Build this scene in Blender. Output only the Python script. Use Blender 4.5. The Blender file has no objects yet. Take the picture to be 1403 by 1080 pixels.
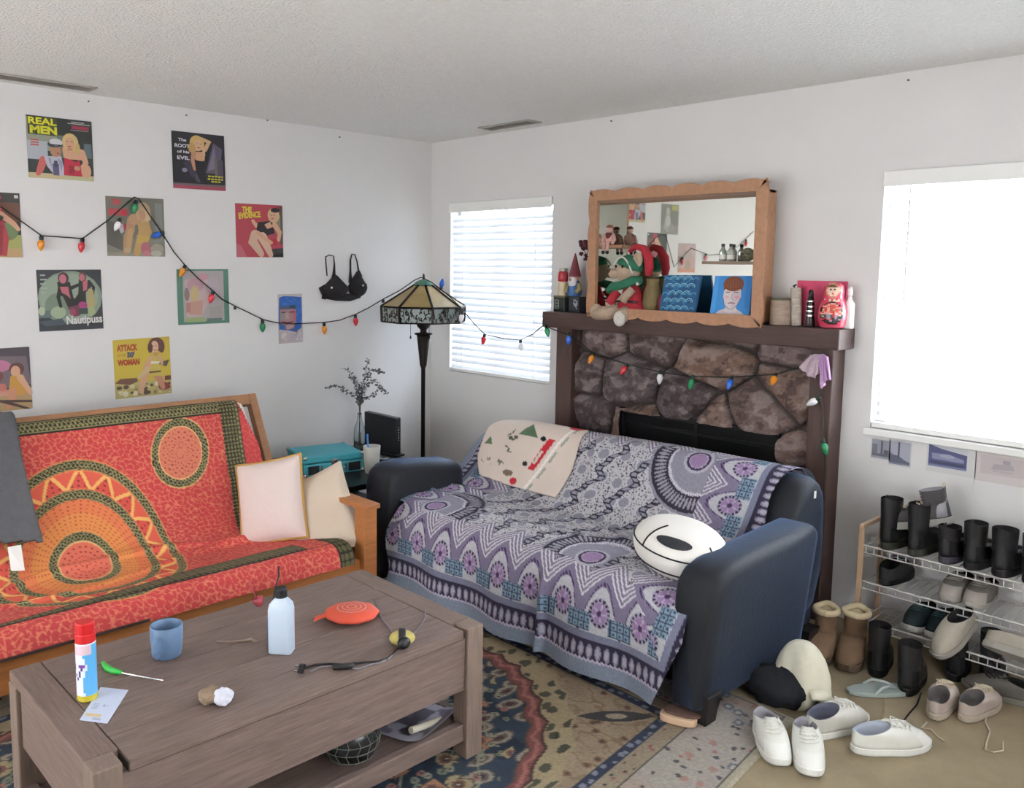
import bpy, math, random
import numpy as np
from mathutils import Vector, Matrix
random.seed(7); RNG = np.random.default_rng(11)
SC = bpy.context.scene; COL = SC.collection; PI = math.pi
# ---------------------------------------------------------------- camera (solved from the room's own lines)
F_PX, HD, PT, RO = 1159.31, .811356, .104075, .01228
PPX, PPY = 660.46, 486.43
CAM = np.array([4.5522, -3.8228, 1.6])
_F = np.array([-math.sin(HD)*math.cos(PT), math.cos(HD)*math.cos(PT), -math.sin(PT)])
_R0 = np.array([math.cos(HD), math.sin(HD), 0.]); _U0 = np.cross(_R0, _F)
_R = math.cos(RO)*_R0 + math.sin(RO)*_U0; _U = -math.sin(RO)*_R0 + math.cos(RO)*_U0
def on(u, v, ax, val):
    d = _F + (u-PPX)/F_PX*_R + (PPY-v)/F_PX*_U
    return Vector(CAM + (val-CAM[ax])/d[ax]*d)
def oX(u, v, x=0.): return on(u, v, 0, x)
def oY(u, v, y=0.): return on(u, v, 1, y)
def oZ(u, v, z=0.): return on(u, v, 2, z)
def ppm(P): return F_PX/float(np.dot(np.array(P)-CAM, _F))      # photo pixels per metre at P
cd = bpy.data.cameras.new('camera'); cam = bpy.data.objects.new('camera', cd); COL.objects.link(cam)
cam.matrix_world = Matrix(((_R[0],_U[0],-_F[0],CAM[0]),(_R[1],_U[1],-_F[1],CAM[1]),(_R[2],_U[2],-_F[2],CAM[2]),(0,0,0,1)))
cd.sensor_fit = 'HORIZONTAL'; cd.sensor_width = 36.; cd.lens = 36.*F_PX/1403.
cd.shift_x = (701.5-PPX)/1403.; cd.shift_y = (PPY-540.)/1403.; cd.clip_start = .05
SC.camera = cam
# ---------------------------------------------------------------- materials
def lin(c):
    if isinstance(c, str): c = [int(c[i:i+2], 16) for i in (0, 2, 4)]
    r = []
    for k in c[:3]:
        k = k/255.; r.append(k/12.92 if k <= .04045 else ((k+.055)/1.055)**2.4)
    return tuple(r)
MATS = {}
def mat(name, col, rough=.6, metal=0., noise=None, bump=None, sheen=0., trans=0., ior=1.45, coat=0., stretch=None, sub=0., emit=None, spec=None):
    """noise=(scale, amount), bump=(scale, strength)"""
    if name in MATS: return MATS[name]
    m = bpy.data.materials.new(name); m.use_nodes = True; MATS[name] = m
    nt = m.node_tree; b = nt.nodes['Principled BSDF']; L = nt.links.new
    c = lin(col) if col is not None else (.5,.5,.5)
    b.inputs['Base Color'].default_value = (*c, 1)
    b.inputs['Roughness'].default_value = rough; b.inputs['Metallic'].default_value = metal
    if spec is not None: b.inputs['Specular IOR Level'].default_value = spec
    if sheen: b.inputs['Sheen Weight'].default_value = sheen; b.inputs['Sheen Roughness'].default_value = .35
    if trans: b.inputs['Transmission Weight'].default_value = trans; b.inputs['IOR'].default_value = ior
    if coat: b.inputs['Coat Weight'].default_value = coat
    if sub: b.inputs['Subsurface Weight'].default_value = sub; b.inputs['Subsurface Radius'].default_value = (.02,.01,.008)
    tc = nt.nodes.new('ShaderNodeTexCoord'); src = tc.outputs['Object']
    if stretch:
        mp = nt.nodes.new('ShaderNodeMapping'); mp.inputs['Scale'].default_value = stretch; L(src, mp.inputs['Vector']); src = mp.outputs['Vector']
    base = None
    if col is None:
        at = nt.nodes.new('ShaderNodeAttribute'); at.attribute_name = 'Col'; base = at.outputs['Color']; L(base, b.inputs['Base Color'])
    if noise:
        n = nt.nodes.new('ShaderNodeTexNoise'); n.inputs['Scale'].default_value = noise[0]; n.inputs['Detail'].default_value = 5.; n.inputs['Roughness'].default_value = .65
        L(src, n.inputs['Vector'])
        mr = nt.nodes.new('ShaderNodeMapRange'); mr.inputs['From Min'].default_value = .3; mr.inputs['From Max'].default_value = .7
        mr.inputs['To Min'].default_value = 1-noise[1]; mr.inputs['To Max'].default_value = 1+noise[1]; L(n.outputs['Fac'], mr.inputs['Value'])
        mx = nt.nodes.new('ShaderNodeMix'); mx.data_type = 'RGBA'; mx.blend_type = 'MULTIPLY'; mx.inputs['Factor'].default_value = 1.
        if base is None: mx.inputs['A'].default_value = (*c, 1)
        else: L(base, mx.inputs['A'])
        L(mr.outputs['Result'], mx.inputs['B']); L(mx.outputs['Result'], b.inputs['Base Color'])
    if bump:
        n2 = nt.nodes.new('ShaderNodeTexNoise'); n2.inputs['Scale'].default_value = bump[0]; n2.inputs['Detail'].default_value = 4.; L(src, n2.inputs['Vector'])
        bp = nt.nodes.new('ShaderNodeBump'); bp.inputs['Strength'].default_value = bump[1]; bp.inputs['Distance'].default_value = .01
        L(n2.outputs['Fac'], bp.inputs['Height']); L(bp.outputs['Normal'], b.inputs['Normal'])
    if emit: b.inputs['Emission Color'].default_value = (*lin(emit[0]), 1); b.inputs['Emission Strength'].default_value = emit[1]
    return m
INK = mat('printed_ink', None, .55, bump=None)
# ---------------------------------------------------------------- mesh builder
def rotm(rx=0, ry=0, rz=0): return Matrix.Rotation(rz, 3, 'Z') @ Matrix.Rotation(ry, 3, 'Y') @ Matrix.Rotation(rx, 3, 'X')
class MB:
    def __init__(s): s.v = []; s.f = []; s.c = []; s.col = None; s.hascol = False
    def setc(s, c): s.col = lin(c) if c is not None else None; s.hascol = True; return s
    def add(s, vs, fs):
        o = len(s.v); s.v += [tuple(p) for p in vs]; s.f += [tuple(i+o for i in f) for f in fs]; s.c += [s.col]*len(fs); return s
    def box(s, c, sz, R=None):
        x, y, z = [k/2 for k in sz]
        P = [Vector((a*x, b*y, d*z)) for a in (-1,1) for b in (-1,1) for d in (-1,1)]
        if R is not None: P = [R @ p for p in P]
        c = Vector(c)
        return s.add([c+p for p in P], [(0,1,3,2),(4,6,7,5),(0,4,5,1),(2,3,7,6),(0,2,6,4),(1,5,7,3)])
    def bb(s, x0, x1, y0, y1, z0, z1): return s.box(((x0+x1)/2,(y0+y1)/2,(z0+z1)/2), (abs(x1-x0),abs(y1-y0),abs(z1-z0)))
    def hexa(s, P8): return s.add(P8, [(0,3,2,1),(4,5,6,7),(0,1,5,4),(1,2,6,5),(2,3,7,6),(3,0,4,7)])   # 4 bottom ccw, 4 top ccw
    def loft(s, rings, cap0=True, cap1=True, closed=True):
        n = len(rings[0]); vs = [p for r in rings for p in r]; fs = []
        for i in range(len(rings)-1):
            for j in range(n if closed else n-1):
                k = (j+1) % n; fs.append((i*n+j, i*n+k, (i+1)*n+k, (i+1)*n+j))
        if cap0: fs.append(tuple(range(n-1, -1, -1)))
        if cap1: fs.append(tuple((len(rings)-1)*n+j for j in range(n)))
        return s.add(vs, fs)
    def lathe(s, prof, c=(0,0,0), n=20, R=None, cap=True):
        c = Vector(c); rings = []
        for r, z in prof:
            ring = [Vector((r*math.cos(2*PI*j/n), r*math.sin(2*PI*j/n), z)) for j in range(n)]
            rings.append([c + (R @ p if R is not None else p) for p in ring])
        return s.loft(rings, cap, cap)
    def tube(s, pts, r, n=8, cap=True):
        pts = [Vector(p) for p in pts]; rings = []; N = len(pts); up = Vector((0,0,1)); prev = None
        for i, p in enumerate(pts):
            t = (pts[min(i+1, N-1)] - pts[max(i-1, 0)])
            if t.length < 1e-9: t = Vector((0,0,1))
            t.normalize()
            if prev is None:
                a = t.cross(up)
                if a.length < .1: a = t.cross(Vector((1,0,0)))
            else: a = prev - t*prev.dot(t)
            if a.length < 1e-6: a = t.cross(Vector((1,0,0)))
            a.normalize(); prev = a; b = t.cross(a); rr = r[i] if isinstance(r, (list, tuple)) else r
            rings.append([p + a*rr*math.cos(2*PI*j/n) + b*rr*math.sin(2*PI*j/n) for j in range(n)])
        return s.loft(rings, cap, cap)
    def ball(s, c, r, R=None, n=16, m=10):
        if not isinstance(r, (list, tuple)): r = (r,r,r)
        c = Vector(c); vs = [c + ((R @ Vector((0,0,-r[2]))) if R is not None else Vector((0,0,-r[2])))]
        for i in range(1, m):
            ph = -PI/2 + PI*i/m
            for j in range(n):
                p = Vector((r[0]*math.cos(ph)*math.cos(2*PI*j/n), r[1]*math.cos(ph)*math.sin(2*PI*j/n), r[2]*math.sin(ph)))
                vs.append(c + (R @ p if R is not None else p))
        vs.append(c + ((R @ Vector((0,0,r[2]))) if R is not None else Vector((0,0,r[2])))); fs = []
        for j in range(n): fs.append((0, 1+(j+1)%n, 1+j))
        for i in range(m-2):
            for j in range(n):
                k = (j+1) % n; a = 1+i*n; fs.append((a+j, a+k, a+n+k, a+n+j))
        e = len(vs)-1; a = 1+(m-2)*n
        for j in range(n): fs.append((a+j, a+(j+1)%n, e))
        return s.add(vs, fs)
    def prism(s, poly, z0, z1, M=None):
        """poly list of 2d (a,b) extruded along third axis; M maps (a,b,c)->Vector"""
        M = M or (lambda a, b, c: Vector((a, b, c))); n = len(poly)
        return s.add([M(a,b,z0) for a,b in poly]+[M(a,b,z1) for a,b in poly],
                     [tuple(range(n-1,-1,-1)), tuple(range(n,2*n))]+[(i,(i+1)%n,n+(i+1)%n,n+i) for i in range(n)])
def origin(o):
    p = Vector((0,0,0))
    while o is not None: p = p + o.location; o = o.parent
    return p
def finish(ob, name, m, parent, kind=None, label=None):
    COL.objects.link(ob)
    if parent is not None: ob.parent = parent
    if m is not None: ob.data.materials.append(m)
    if kind: ob['kind'] = kind
    if label: ob['label'] = label
    return ob
def build(mb, name, m, parent=None, smooth=False, bevel=0, world=True, kind=None, label=None, base=None, sub=0):
    me = bpy.data.meshes.new(name); off = Vector((0,0,0))
    if parent is not None and world: off = origin(parent)
    if base is not None: off = Vector(base)
    me.from_pydata([(p[0]-off.x, p[1]-off.y, p[2]-off.z) for p in mb.v], [], mb.f)
    if mb.hascol:
        a = me.color_attributes.new('Col', 'FLOAT_COLOR', 'CORNER'); buf = []
        for f, c in zip(mb.f, mb.c): buf += [*(c or (.5,.5,.5)), 1.]*len(f)
        a.data.foreach_set('color', buf)
    me.validate()
    if smooth: me.polygons.foreach_set('use_smooth', [True]*len(me.polygons))
    ob = bpy.data.objects.new(name, me); finish(ob, name, m, parent, kind, label)
    if base is not None: ob.location = base
    if bevel:
        b = ob.modifiers.new('bevel', 'BEVEL'); b.width = bevel; b.segments = 2; b.limit_method = 'ANGLE'; b.angle_limit = .6
    if sub:
        b = ob.modifiers.new('subdivide', 'SUBSURF'); b.levels = b.render_levels = sub
    return ob
def thing(name, label, cat, loc=(0,0,0), rot=(0,0,0), group=None):
    o = bpy.data.objects.new(name, None); COL.objects.link(o); o.location = loc; o.rotation_euler = rot; o.empty_display_size = .05
    o['label'] = label; o['category'] = cat
    if group: o['group'] = group
    return o
def tag(o, label, cat, group=None, kind=None):
    o['label'] = label; o['category'] = cat
    if group: o['group'] = group
    if kind: o['kind'] = kind
    return o
def grid_mesh(name, P, Cc, m, parent=None, smooth=True, base=None, keep=None, label=None):
    """P (nv,nu,3) array, Cc (nv,nu,3) srgb 0-255 or None"""
    nv, nu = P.shape[:2]; off = np.array(base) if base is not None else (np.array(origin(parent)) if parent is not None else np.zeros(3))
    V = (P-off).reshape(-1, 3).astype(np.float32); idx = np.arange(nv*nu).reshape(nv, nu)
    Q = np.stack([idx[:-1,:-1], idx[:-1,1:], idx[1:,1:], idx[1:,:-1]], -1)
    Q = Q[keep] if keep is not None else Q.reshape(-1, 4)
    me = bpy.data.meshes.new(name); me.vertices.add(len(V)); me.vertices.foreach_set('co', V.ravel())
    n = len(Q); me.loops.add(n*4); me.loops.foreach_set('vertex_index', Q.ravel().astype(np.int32))
    me.polygons.add(n); me.polygons.foreach_set('loop_start', np.arange(0, 4*n, 4, dtype=np.int32))
    me.update(calc_edges=True); me.validate()
    if smooth: me.polygons.foreach_set('use_smooth', [True]*len(me.polygons))
    if Cc is not None:
        k = np.clip(Cc, 0, 255)/255.; k = np.where(k <= .04045, k/12.92, ((k+.055)/1.055)**2.4)
        a = me.color_attributes.new('Col', 'FLOAT_COLOR', 'POINT')
        a.data.foreach_set('color', np.concatenate([k.reshape(-1,3), np.ones((nv*nu,1))], 1).astype(np.float32).ravel())
    ob = bpy.data.objects.new(name, me); finish(ob, name, m, parent, None, label)
    if base is not None: ob.location = base
    return ob
# numpy noise tools -----------------------------------------------------------
def hsh(i, j, k=0):
    x = np.sin(i*127.1+j*311.7+k*74.7)*43758.5453; return x-np.floor(x)
def vnoise(x, y, k=0):
    i = np.floor(x); j = np.floor(y); f = x-i; g = y-j; f = f*f*(3-2*f); g = g*g*(3-2*g)
    return (hsh(i,j,k)*(1-f)+hsh(i+1,j,k)*f)*(1-g)+(hsh(i,j+1,k)*(1-f)+hsh(i+1,j+1,k)*f)*g
def fbm(x, y, k=0, o=4):
    s = 0; a = .5
    for q in range(o): s = s+a*vnoise(x*2**q, y*2**q, k+q*7); a /= 2
    return s
def voro(x, y, k=0, jit=.9):
    i = np.floor(x); j = np.floor(y); d1 = np.full(x.shape, 9.); d2 = d1.copy(); cid = np.zeros(x.shape)
    for a in (-1,0,1):
        for b in (-1,0,1):
            px = i+a+.5+jit*(hsh(i+a,j+b,k)-.5); py = j+b+.5+jit*(hsh(i+a,j+b,k+5)-.5)
            d = np.hypot(x-px, y-py); c = hsh(i+a,j+b,k+9); n = d < d1
            d2 = np.where(n, d1, np.minimum(d2, d)); cid = np.where(n, c, cid); d1 = np.where(n, d, d1)
    return d1, d2, cid
def put(Cc, mask, col, a=1.):
    m = np.clip(mask*1., 0, 1)[..., None]*a; return Cc*(1-m)+np.array(col, float)*m
# text to polygons ---------------------------------------------------------------
def text_mesh(s, bold=0.):
    cu = bpy.data.curves.new('lettering', 'FONT'); cu.body = s; cu.size = 1.; cu.offset = bold; cu.resolution_u = 3
    ob = bpy.data.objects.new('lettering', cu); COL.objects.link(ob)
    dg = bpy.context.evaluated_depsgraph_get(); me = ob.evaluated_get(dg).to_mesh()
    V = [(v.co.x, v.co.y) for v in me.vertices]; Fs = [tuple(p.vertices) for p in me.polygons]
    ob.evaluated_get(dg).to_mesh_clear(); bpy.data.objects.remove(ob); bpy.data.curves.remove(cu)
    return V, Fs
class Art:
    """flat picture printed on a sheet, unit square coordinates; layers a fraction of a millimetre apart"""
    def __init__(s, M, lift=.00005): s.mb = MB(); s.M = M; s.k = 0; s.lift = lift
    def poly(s, pts, col):
        s.k += 1; s.mb.setc(col); P = [s.M(a, b, s.lift*s.k) for a, b in pts]; s.mb.add(P, [tuple(range(len(P)))]); return s
    def rect(s, x0, y0, x1, y1, col): return s.poly([(x0,y0),(x1,y0),(x1,y1),(x0,y1)], col)
    def ell(s, x, y, rx, ry, col, rot=0., n=18):
        c, q = math.cos(rot), math.sin(rot)
        return s.poly([(x+rx*math.cos(2*PI*i/n)*c-ry*math.sin(2*PI*i/n)*q, y+rx*math.cos(2*PI*i/n)*q+ry*math.sin(2*PI*i/n)*c) for i in range(n)], col)
    def limb(s, pts, ws, col):
        L = []; R = []
        for i, (x, y) in enumerate(pts):
            a = pts[max(i-1,0)]; b = pts[min(i+1,len(pts)-1)]; dx, dy = b[0]-a[0], b[1]-a[1]; l = math.hypot(dx,dy) or 1
            w = ws[i]/2; L.append((x-dy/l*w, y+dx/l*w)); R.append((x+dy/l*w, y-dx/l*w))
        s.k += 1; s.mb.setc(col); n = len(L)
        s.mb.add([s.M(a,b,s.lift*s.k) for a,b in L+R], [(i+1, i, n+i, n+i+1) for i in range(n-1)])
        s.ell(*pts[0], ws[0]/2, ws[0]/2, col, n=10); s.ell(*pts[-1], ws[-1]/2, ws[-1]/2, col, n=10); return s
    def text(s, t, x0, y0, x1, y1, col, bold=.02, rot=0.):
        V, Fs = text_mesh(t, bold); xs = [p[0] for p in V]; ys = [p[1] for p in V]
        sx = (x1-x0)/(max(xs)-min(xs)); sy = (y1-y0)/(max(ys)-min(ys)); s.k += 1; s.mb.setc(col)
        c, q = math.cos(rot), math.sin(rot); P = []
        for a, b in V:
            a = (a-min(xs))*sx; b = (b-min(ys))*sy; P.append(s.M(x0+a*c-b*q, y0+a*q+b*c, s.lift*s.k))
        s.mb.add(P, Fs); return s
    def blotch(s, x0, y0, x1, y1, cols, n, r, seed=1):
        g = random.Random(seed)
        for _ in range(n):
            rr = r*(.5+g.random()); s.ell(min(max(g.uniform(x0,x1), x0+rr), x1-rr), min(max(g.uniform(y0,y1), y0+rr), y1-rr), rr, rr*(.5+.5*g.random()), g.choice(cols), 0., 9)
        return s
# ================================================================ THE ROOM
H = 2.44; XE = 5.3; YB = -5.7
m_wall = mat('painted_wall', 'dad7d5', .85, noise=(2.5,.02), bump=(140,.12))
m_ceil = mat('popcorn_ceiling', 'e9e8e4', .95, noise=(60,.05), bump=(95,.9))
m_carpet = mat('beige_carpet', 'ab9a7c', .95, noise=(7,.10), bump=(420,.9))
m_white = mat('white_paint', 'e9e8e4', .5)
m_base = mat('baseboard_paint', 'd8d5cf', .5)
def struct(o): o['kind'] = 'structure'; return o
struct(build(MB().bb(-.12,XE+.12,YB-.12,.12,-.1,0), 'floor', m_carpet))
struct(build(MB().bb(-.12,XE+.12,YB-.12,.12,H,H+.1), 'ceiling', m_ceil))
struct(build(MB().bb(-.12,0,YB,.12,0,H), 'wall_left', m_wall))
W1 = (.20,1.125,.885,2.02); W2 = (3.045,4.40,.905,2.03)
def wall_with(name, holes, lo, hi, mk):
    mb = MB(); xs = [lo]
    for a,b,c,d in holes: mk(mb, xs[-1], a, 0, H); mk(mb, a, b, 0, c); mk(mb, a, b, d, H); xs.append(b)
    mk(mb, xs[-1], hi, 0, H); return struct(build(mb, name, m_wall))
wall_with('wall_right', [W1, W2], 0, XE, lambda mb,a,b,c,d: mb.bb(a,b,0,.12,c,d))
BACK_FILL = (.6,3.5,.06,2.1)                                       # unseen opening added behind the camera to let fill light in
wall_with('wall_back', [BACK_FILL], 0, XE, lambda mb,a,b,c,d: mb.bb(a,b,YB-.12,YB,c,d))
SIDE_FILL = (-3.3,-1.5,.8,2.1)  # unseen side opening, added and placed to brighten the left wall and corner
wall_with('wall_far_right', [SIDE_FILL], YB, .12, lambda mb,a,b,c,d: mb.bb(XE,XE+.12,a,b,c,d))
struct(build(MB().bb(0,.012,YB,0,0,.085), 'baseboard_left', m_base, bevel=.003))
mb = MB(); mb.bb(0,1.2,-.012,0,0,.085); mb.bb(3.0,XE,-.012,0,0,.085)
struct(build(mb, 'baseboard_right', m_base, bevel=.003))
# window glass and frames
m_glass = mat('window_glass', 'ffffff', .02, trans=1., ior=1.02)
m_alu = mat('window_aluminium', 'c9cac8', .4, .6)
def window(name, holes, mk, pane):
    x0,x1,z0,z1 = holes; f = MB(); w = .035
    mk(f,x0,x0+w,z0,z1); mk(f,x1-w,x1,z0,z1); mk(f,x0,x1,z0,z0+w); mk(f,x0,x1,z1-w,z1); mk(f,(x0+x1)/2-.02,(x0+x1)/2+.02,z0,z1)
    o = struct(build(f, name, m_alu)); p = MB(); pane(p,x0+.01,x1-.01,z0+.01,z1-.01); build(p, 'pane', m_glass, o); return o
window('window_1', W1, lambda m,a,b,c,d: m.bb(a,b,.07,.105,c,d), lambda m,a,b,c,d: m.bb(a,b,.085,.088,c,d))
window('window_2', W2, lambda m,a,b,c,d: m.bb(a,b,.07,.105,c,d), lambda m,a,b,c,d: m.bb(a,b,.085,.088,c,d))
window('back_fill_window', BACK_FILL, lambda m,a,b,c,d: m.bb(a,b,YB-.10,YB-.06,c,d), lambda m,a,b,c,d: m.bb(a,b,YB-.082,YB-.079,c,d))  # frame and pane for the added back opening
window('side_fill_window', SIDE_FILL, lambda m,a,b,c,d: m.bb(XE+.06,XE+.10,a,b,c,d), lambda m,a,b,c,d: m.bb(XE+.079,XE+.082,a,b,c,d))  # frame and pane for the added side opening
# sill under the wide window
mb = MB(); mb.bb(W2[0]-.02,W2[1]+.03,-.028,.10,W2[2]-.028,W2[2]+.002); struct(build(mb, 'trim_1', m_white, bevel=.004))
# blinds
m_slat = mat('blind_slat', 'f4f4f2', .5); m_slat2 = mat('closed_blind_slat', 'f0f1f2', .5)
for m_, f_ in ((m_slat,.42),(m_slat2,.17)):
  nt = m_.node_tree; b_ = nt.nodes['Principled BSDF']; tr = nt.nodes.new('ShaderNodeBsdfTranslucent'); tr.inputs['Color'].default_value = (.9,.92,.95,1)
  ms_ = nt.nodes.new('ShaderNodeMixShader'); ms_.inputs[0].default_value = f_
  nt.links.new(b_.outputs[0], ms_.inputs[1]); nt.links.new(tr.outputs[0], ms_.inputs[2]); nt.links.new(ms_.outputs[0], nt.nodes['Material Output'].inputs['Surface'])
def blind(lab, x0, x1, z0, z1, y, pitch, tilt, wandx, ms=None):
    t = thing('window_blind', lab, 'blind', ((x0+x1)/2, y, z0))
    build(MB().bb(x0,x1,y-.03,y+.03,z1-.045,z1), 'headrail', m_white, t, bevel=.004)
    build(MB().bb(x0-.004,x1+.004,y-.042,y-.03,z1-.06,z1+.005), 'valance', m_white, t, bevel=.004)
    s = MB(); z = z0+.04; R = rotm(rx=tilt)
    while z < z1-.06:
        n = 7; prof = []
        for i in range(n):
            a = (i/(n-1)-.5)*.05; prof.append((a, .004*math.cos(PI*a/.05)))
        for sx, xx in enumerate([x0+.004, x1-.004]): pass
        rings = []
        for xx in (x0+.004, x1-.004):
            ring = []
            for a,h in prof: p = R @ Vector((0,a,h)); ring.append((xx, y+p.y, z+p.z))
            for a,h in reversed(prof): p = R @ Vector((0,a,h-.0022)); ring.append((xx, y+p.y, z+p.z))
            rings.append(ring)
        s.loft(rings); z += pitch
    build(s, 'slats', ms or m_slat, t)
    build(MB().bb(x0,x1,y-.025,y+.025,z0,z0+.022), 'bottom_rail', m_white, t, bevel=.004)
    for f in (.14,.86):
        xx = x0+(x1-x0)*f; build(MB().bb(xx-.0015,xx+.0015,y-.029,y-.0275,z0+.01,z1-.05), 'ladder_cord', m_white, t)
    build(MB().tube([(wandx,y-.036,z1-.06),(wandx,y-.037,z1-.55)],.004,6), 'tilt_wand', m_white, t)
    return t
blind('white slatted blind on the small window left of the fireplace', .205, 1.122, .888, 2.018, .022, .043, math.radians(58), .245, m_slat2)
blind('white slatted blind on the bright wide window above the shoe rack', 3.05, 4.395, .91, 2.025, .022, .043, math.radians(14), 3.16)
# ceiling registers
m_vent = mat('vent_metal', 'a8a39c', .5, .3); m_dark = mat('duct_dark', '23211f', .9)
def vent(lab, x0, x1, y0, y1, along):
    t = thing('ceiling_vent', lab, 'vent', ((x0+x1)/2,(y0+y1)/2,H), group='ceiling vents'); b = .022; z0 = H-.008
    f = MB(); f.bb(x0,x1,y0,y0+b,z0,H); f.bb(x0,x1,y1-b,y1,z0,H); f.bb(x0,x0+b,y0+b,y1-b,z0,H); f.bb(x1-b,x1,y0+b,y1-b,z0,H); build(f,'frame',m_vent,t,bevel=.002)
    build(MB().bb(x0+b,x1-b,y0+b,y1-b,H-.002,H-.0005),'backing',m_dark,t)
    s = MB(); n = 4
    for i in range(n):
        if along == 'x':
            yy = y0+b+(i+.5)*(y1-y0-2*b)/n; s.box(((x0+x1)/2,yy,H-.006),(x1-x0-2*b,.016,.0015),rotm(rx=.6))
        else:
            xx = x0+b+(i+.5)*(x1-x0-2*b)/n; s.box((xx,(y0+y1)/2,H-.006),(.016,y1-y0-2*b,.0015),rotm(ry=.6))
    build(s,'louvers',m_vent,t)
vent('grey slotted ceiling vent near the small blind window', .72,1.14,-.245,-.125,'x')
vent('grey slotted ceiling vent above the posters at the left edge', .10,.22,-2.95,-2.29,'y')
# old picture nails left in the top of the walls
m_nail = mat('nail_head', '5b544d', .5, .6)
for i,(u,v,w,lab) in enumerate([(121,139,'L','small nail in the wall above the sailor poster'),(255,158,'L','small nail in the wall above the black dress poster'),(366,165,'L','small nail in the wall top right of the poster group'),(465,188,'L','small nail in the wall top near the room corner'),(838,166,'R','small nail in the wall above the mirror left corner'),(1245,110,'R','small nail in the wall above the wide bright window')]):
    p = oX(u,v,.0) if w == 'L' else oY(u,v,0.); d = Vector((.008,0,0)) if w == 'L' else Vector((0,-.008,0))
    tag(build(MB().tube([p-d*.5,p+d],.004,8),'nail',m_nail,base=p),lab,'nail','old nails in the walls')
# ---------------------------------------------------------------- daylight, with added fill from behind and beside the camera
wd = bpy.data.worlds.new('sky'); SC.world = wd; wd.use_nodes = True
wn = wd.node_tree; bg = wn.nodes['Background']; bg.inputs[0].default_value = (.86,.93,1.,1); bg.inputs[1].default_value = 3.0
def area(name, loc, rot, sx, sy, e, col):
    l = bpy.data.lights.new(name, 'AREA'); l.shape = 'RECTANGLE'; l.size = sx; l.size_y = sy; l.energy = e; l.color = col
    o = bpy.data.objects.new(name, l); COL.objects.link(o); o.location = loc; o.rotation_euler = rot; return o
area('back_fill_light', (2.05,YB-.14,1.15), (math.radians(90),0,0), 2.8,2.0, 64, (1.,.99,.98))  # added room fill, shining in through the made-up back opening
area('side_fill_light', (XE+.14,-2.4,1.45), (0,math.radians(90),0), 1.25,1.75, 40, (.97,.985,1.))  # added fill from the unseen side opening towards the left wall
area('wide_window_daylight', (3.72,.30,1.5), (math.radians(-90),0,0), 1.4,1.2, 125, (.84,.91,1.))
area('small_window_daylight', (.66,.42,1.5), (math.radians(-90),0,0), .95,1.2, 60, (.70,.83,1.))
sl = bpy.data.lights.new('bounce_sun', 'SUN'); sl.energy = 3.1; sl.angle = .01; sl.color = (1.,.98,.94); so = bpy.data.objects.new('bounce_sun', sl); COL.objects.link(so)  # sun added to hit the floor out of view and bounce onto the ceiling
so.rotation_euler = Vector((-.12,.62,-.78)).to_track_quat('-Z','Y').to_euler()
SC.view_settings.view_transform = 'Standard'; SC.view_settings.look = 'None'; SC.view_settings.gamma = 1.; SC.view_settings.use_curve_mapping = False
SC.view_settings.exposure = .02
# ================================================================ PATTERNED CLOTHS AND RUG
m_rug = mat('woven_rug', None, .95, bump=(500,.5), noise=(300,.10))
m_tap = mat('printed_cotton', None, .85, bump=(350,.12))
m_blk = mat('woven_throw', None, .9, bump=(420,.25))
def resample(prof, ds):
    prof = np.array(prof, float)
    for _ in range(3):                                      # round the corners
        q = [prof[0]]
        for a, b in zip(prof[:-1], prof[1:]): q += [a*.75+b*.25, a*.25+b*.75]
        prof = np.array(q+[prof[-1]])
    L = np.r_[0, np.linalg.norm(np.diff(prof, axis=0), axis=1).cumsum()]
    s = np.arange(0, L[-1], ds); return np.stack([np.interp(s, L, prof[:,0]), np.interp(s, L, prof[:,1])], 1), s
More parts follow.
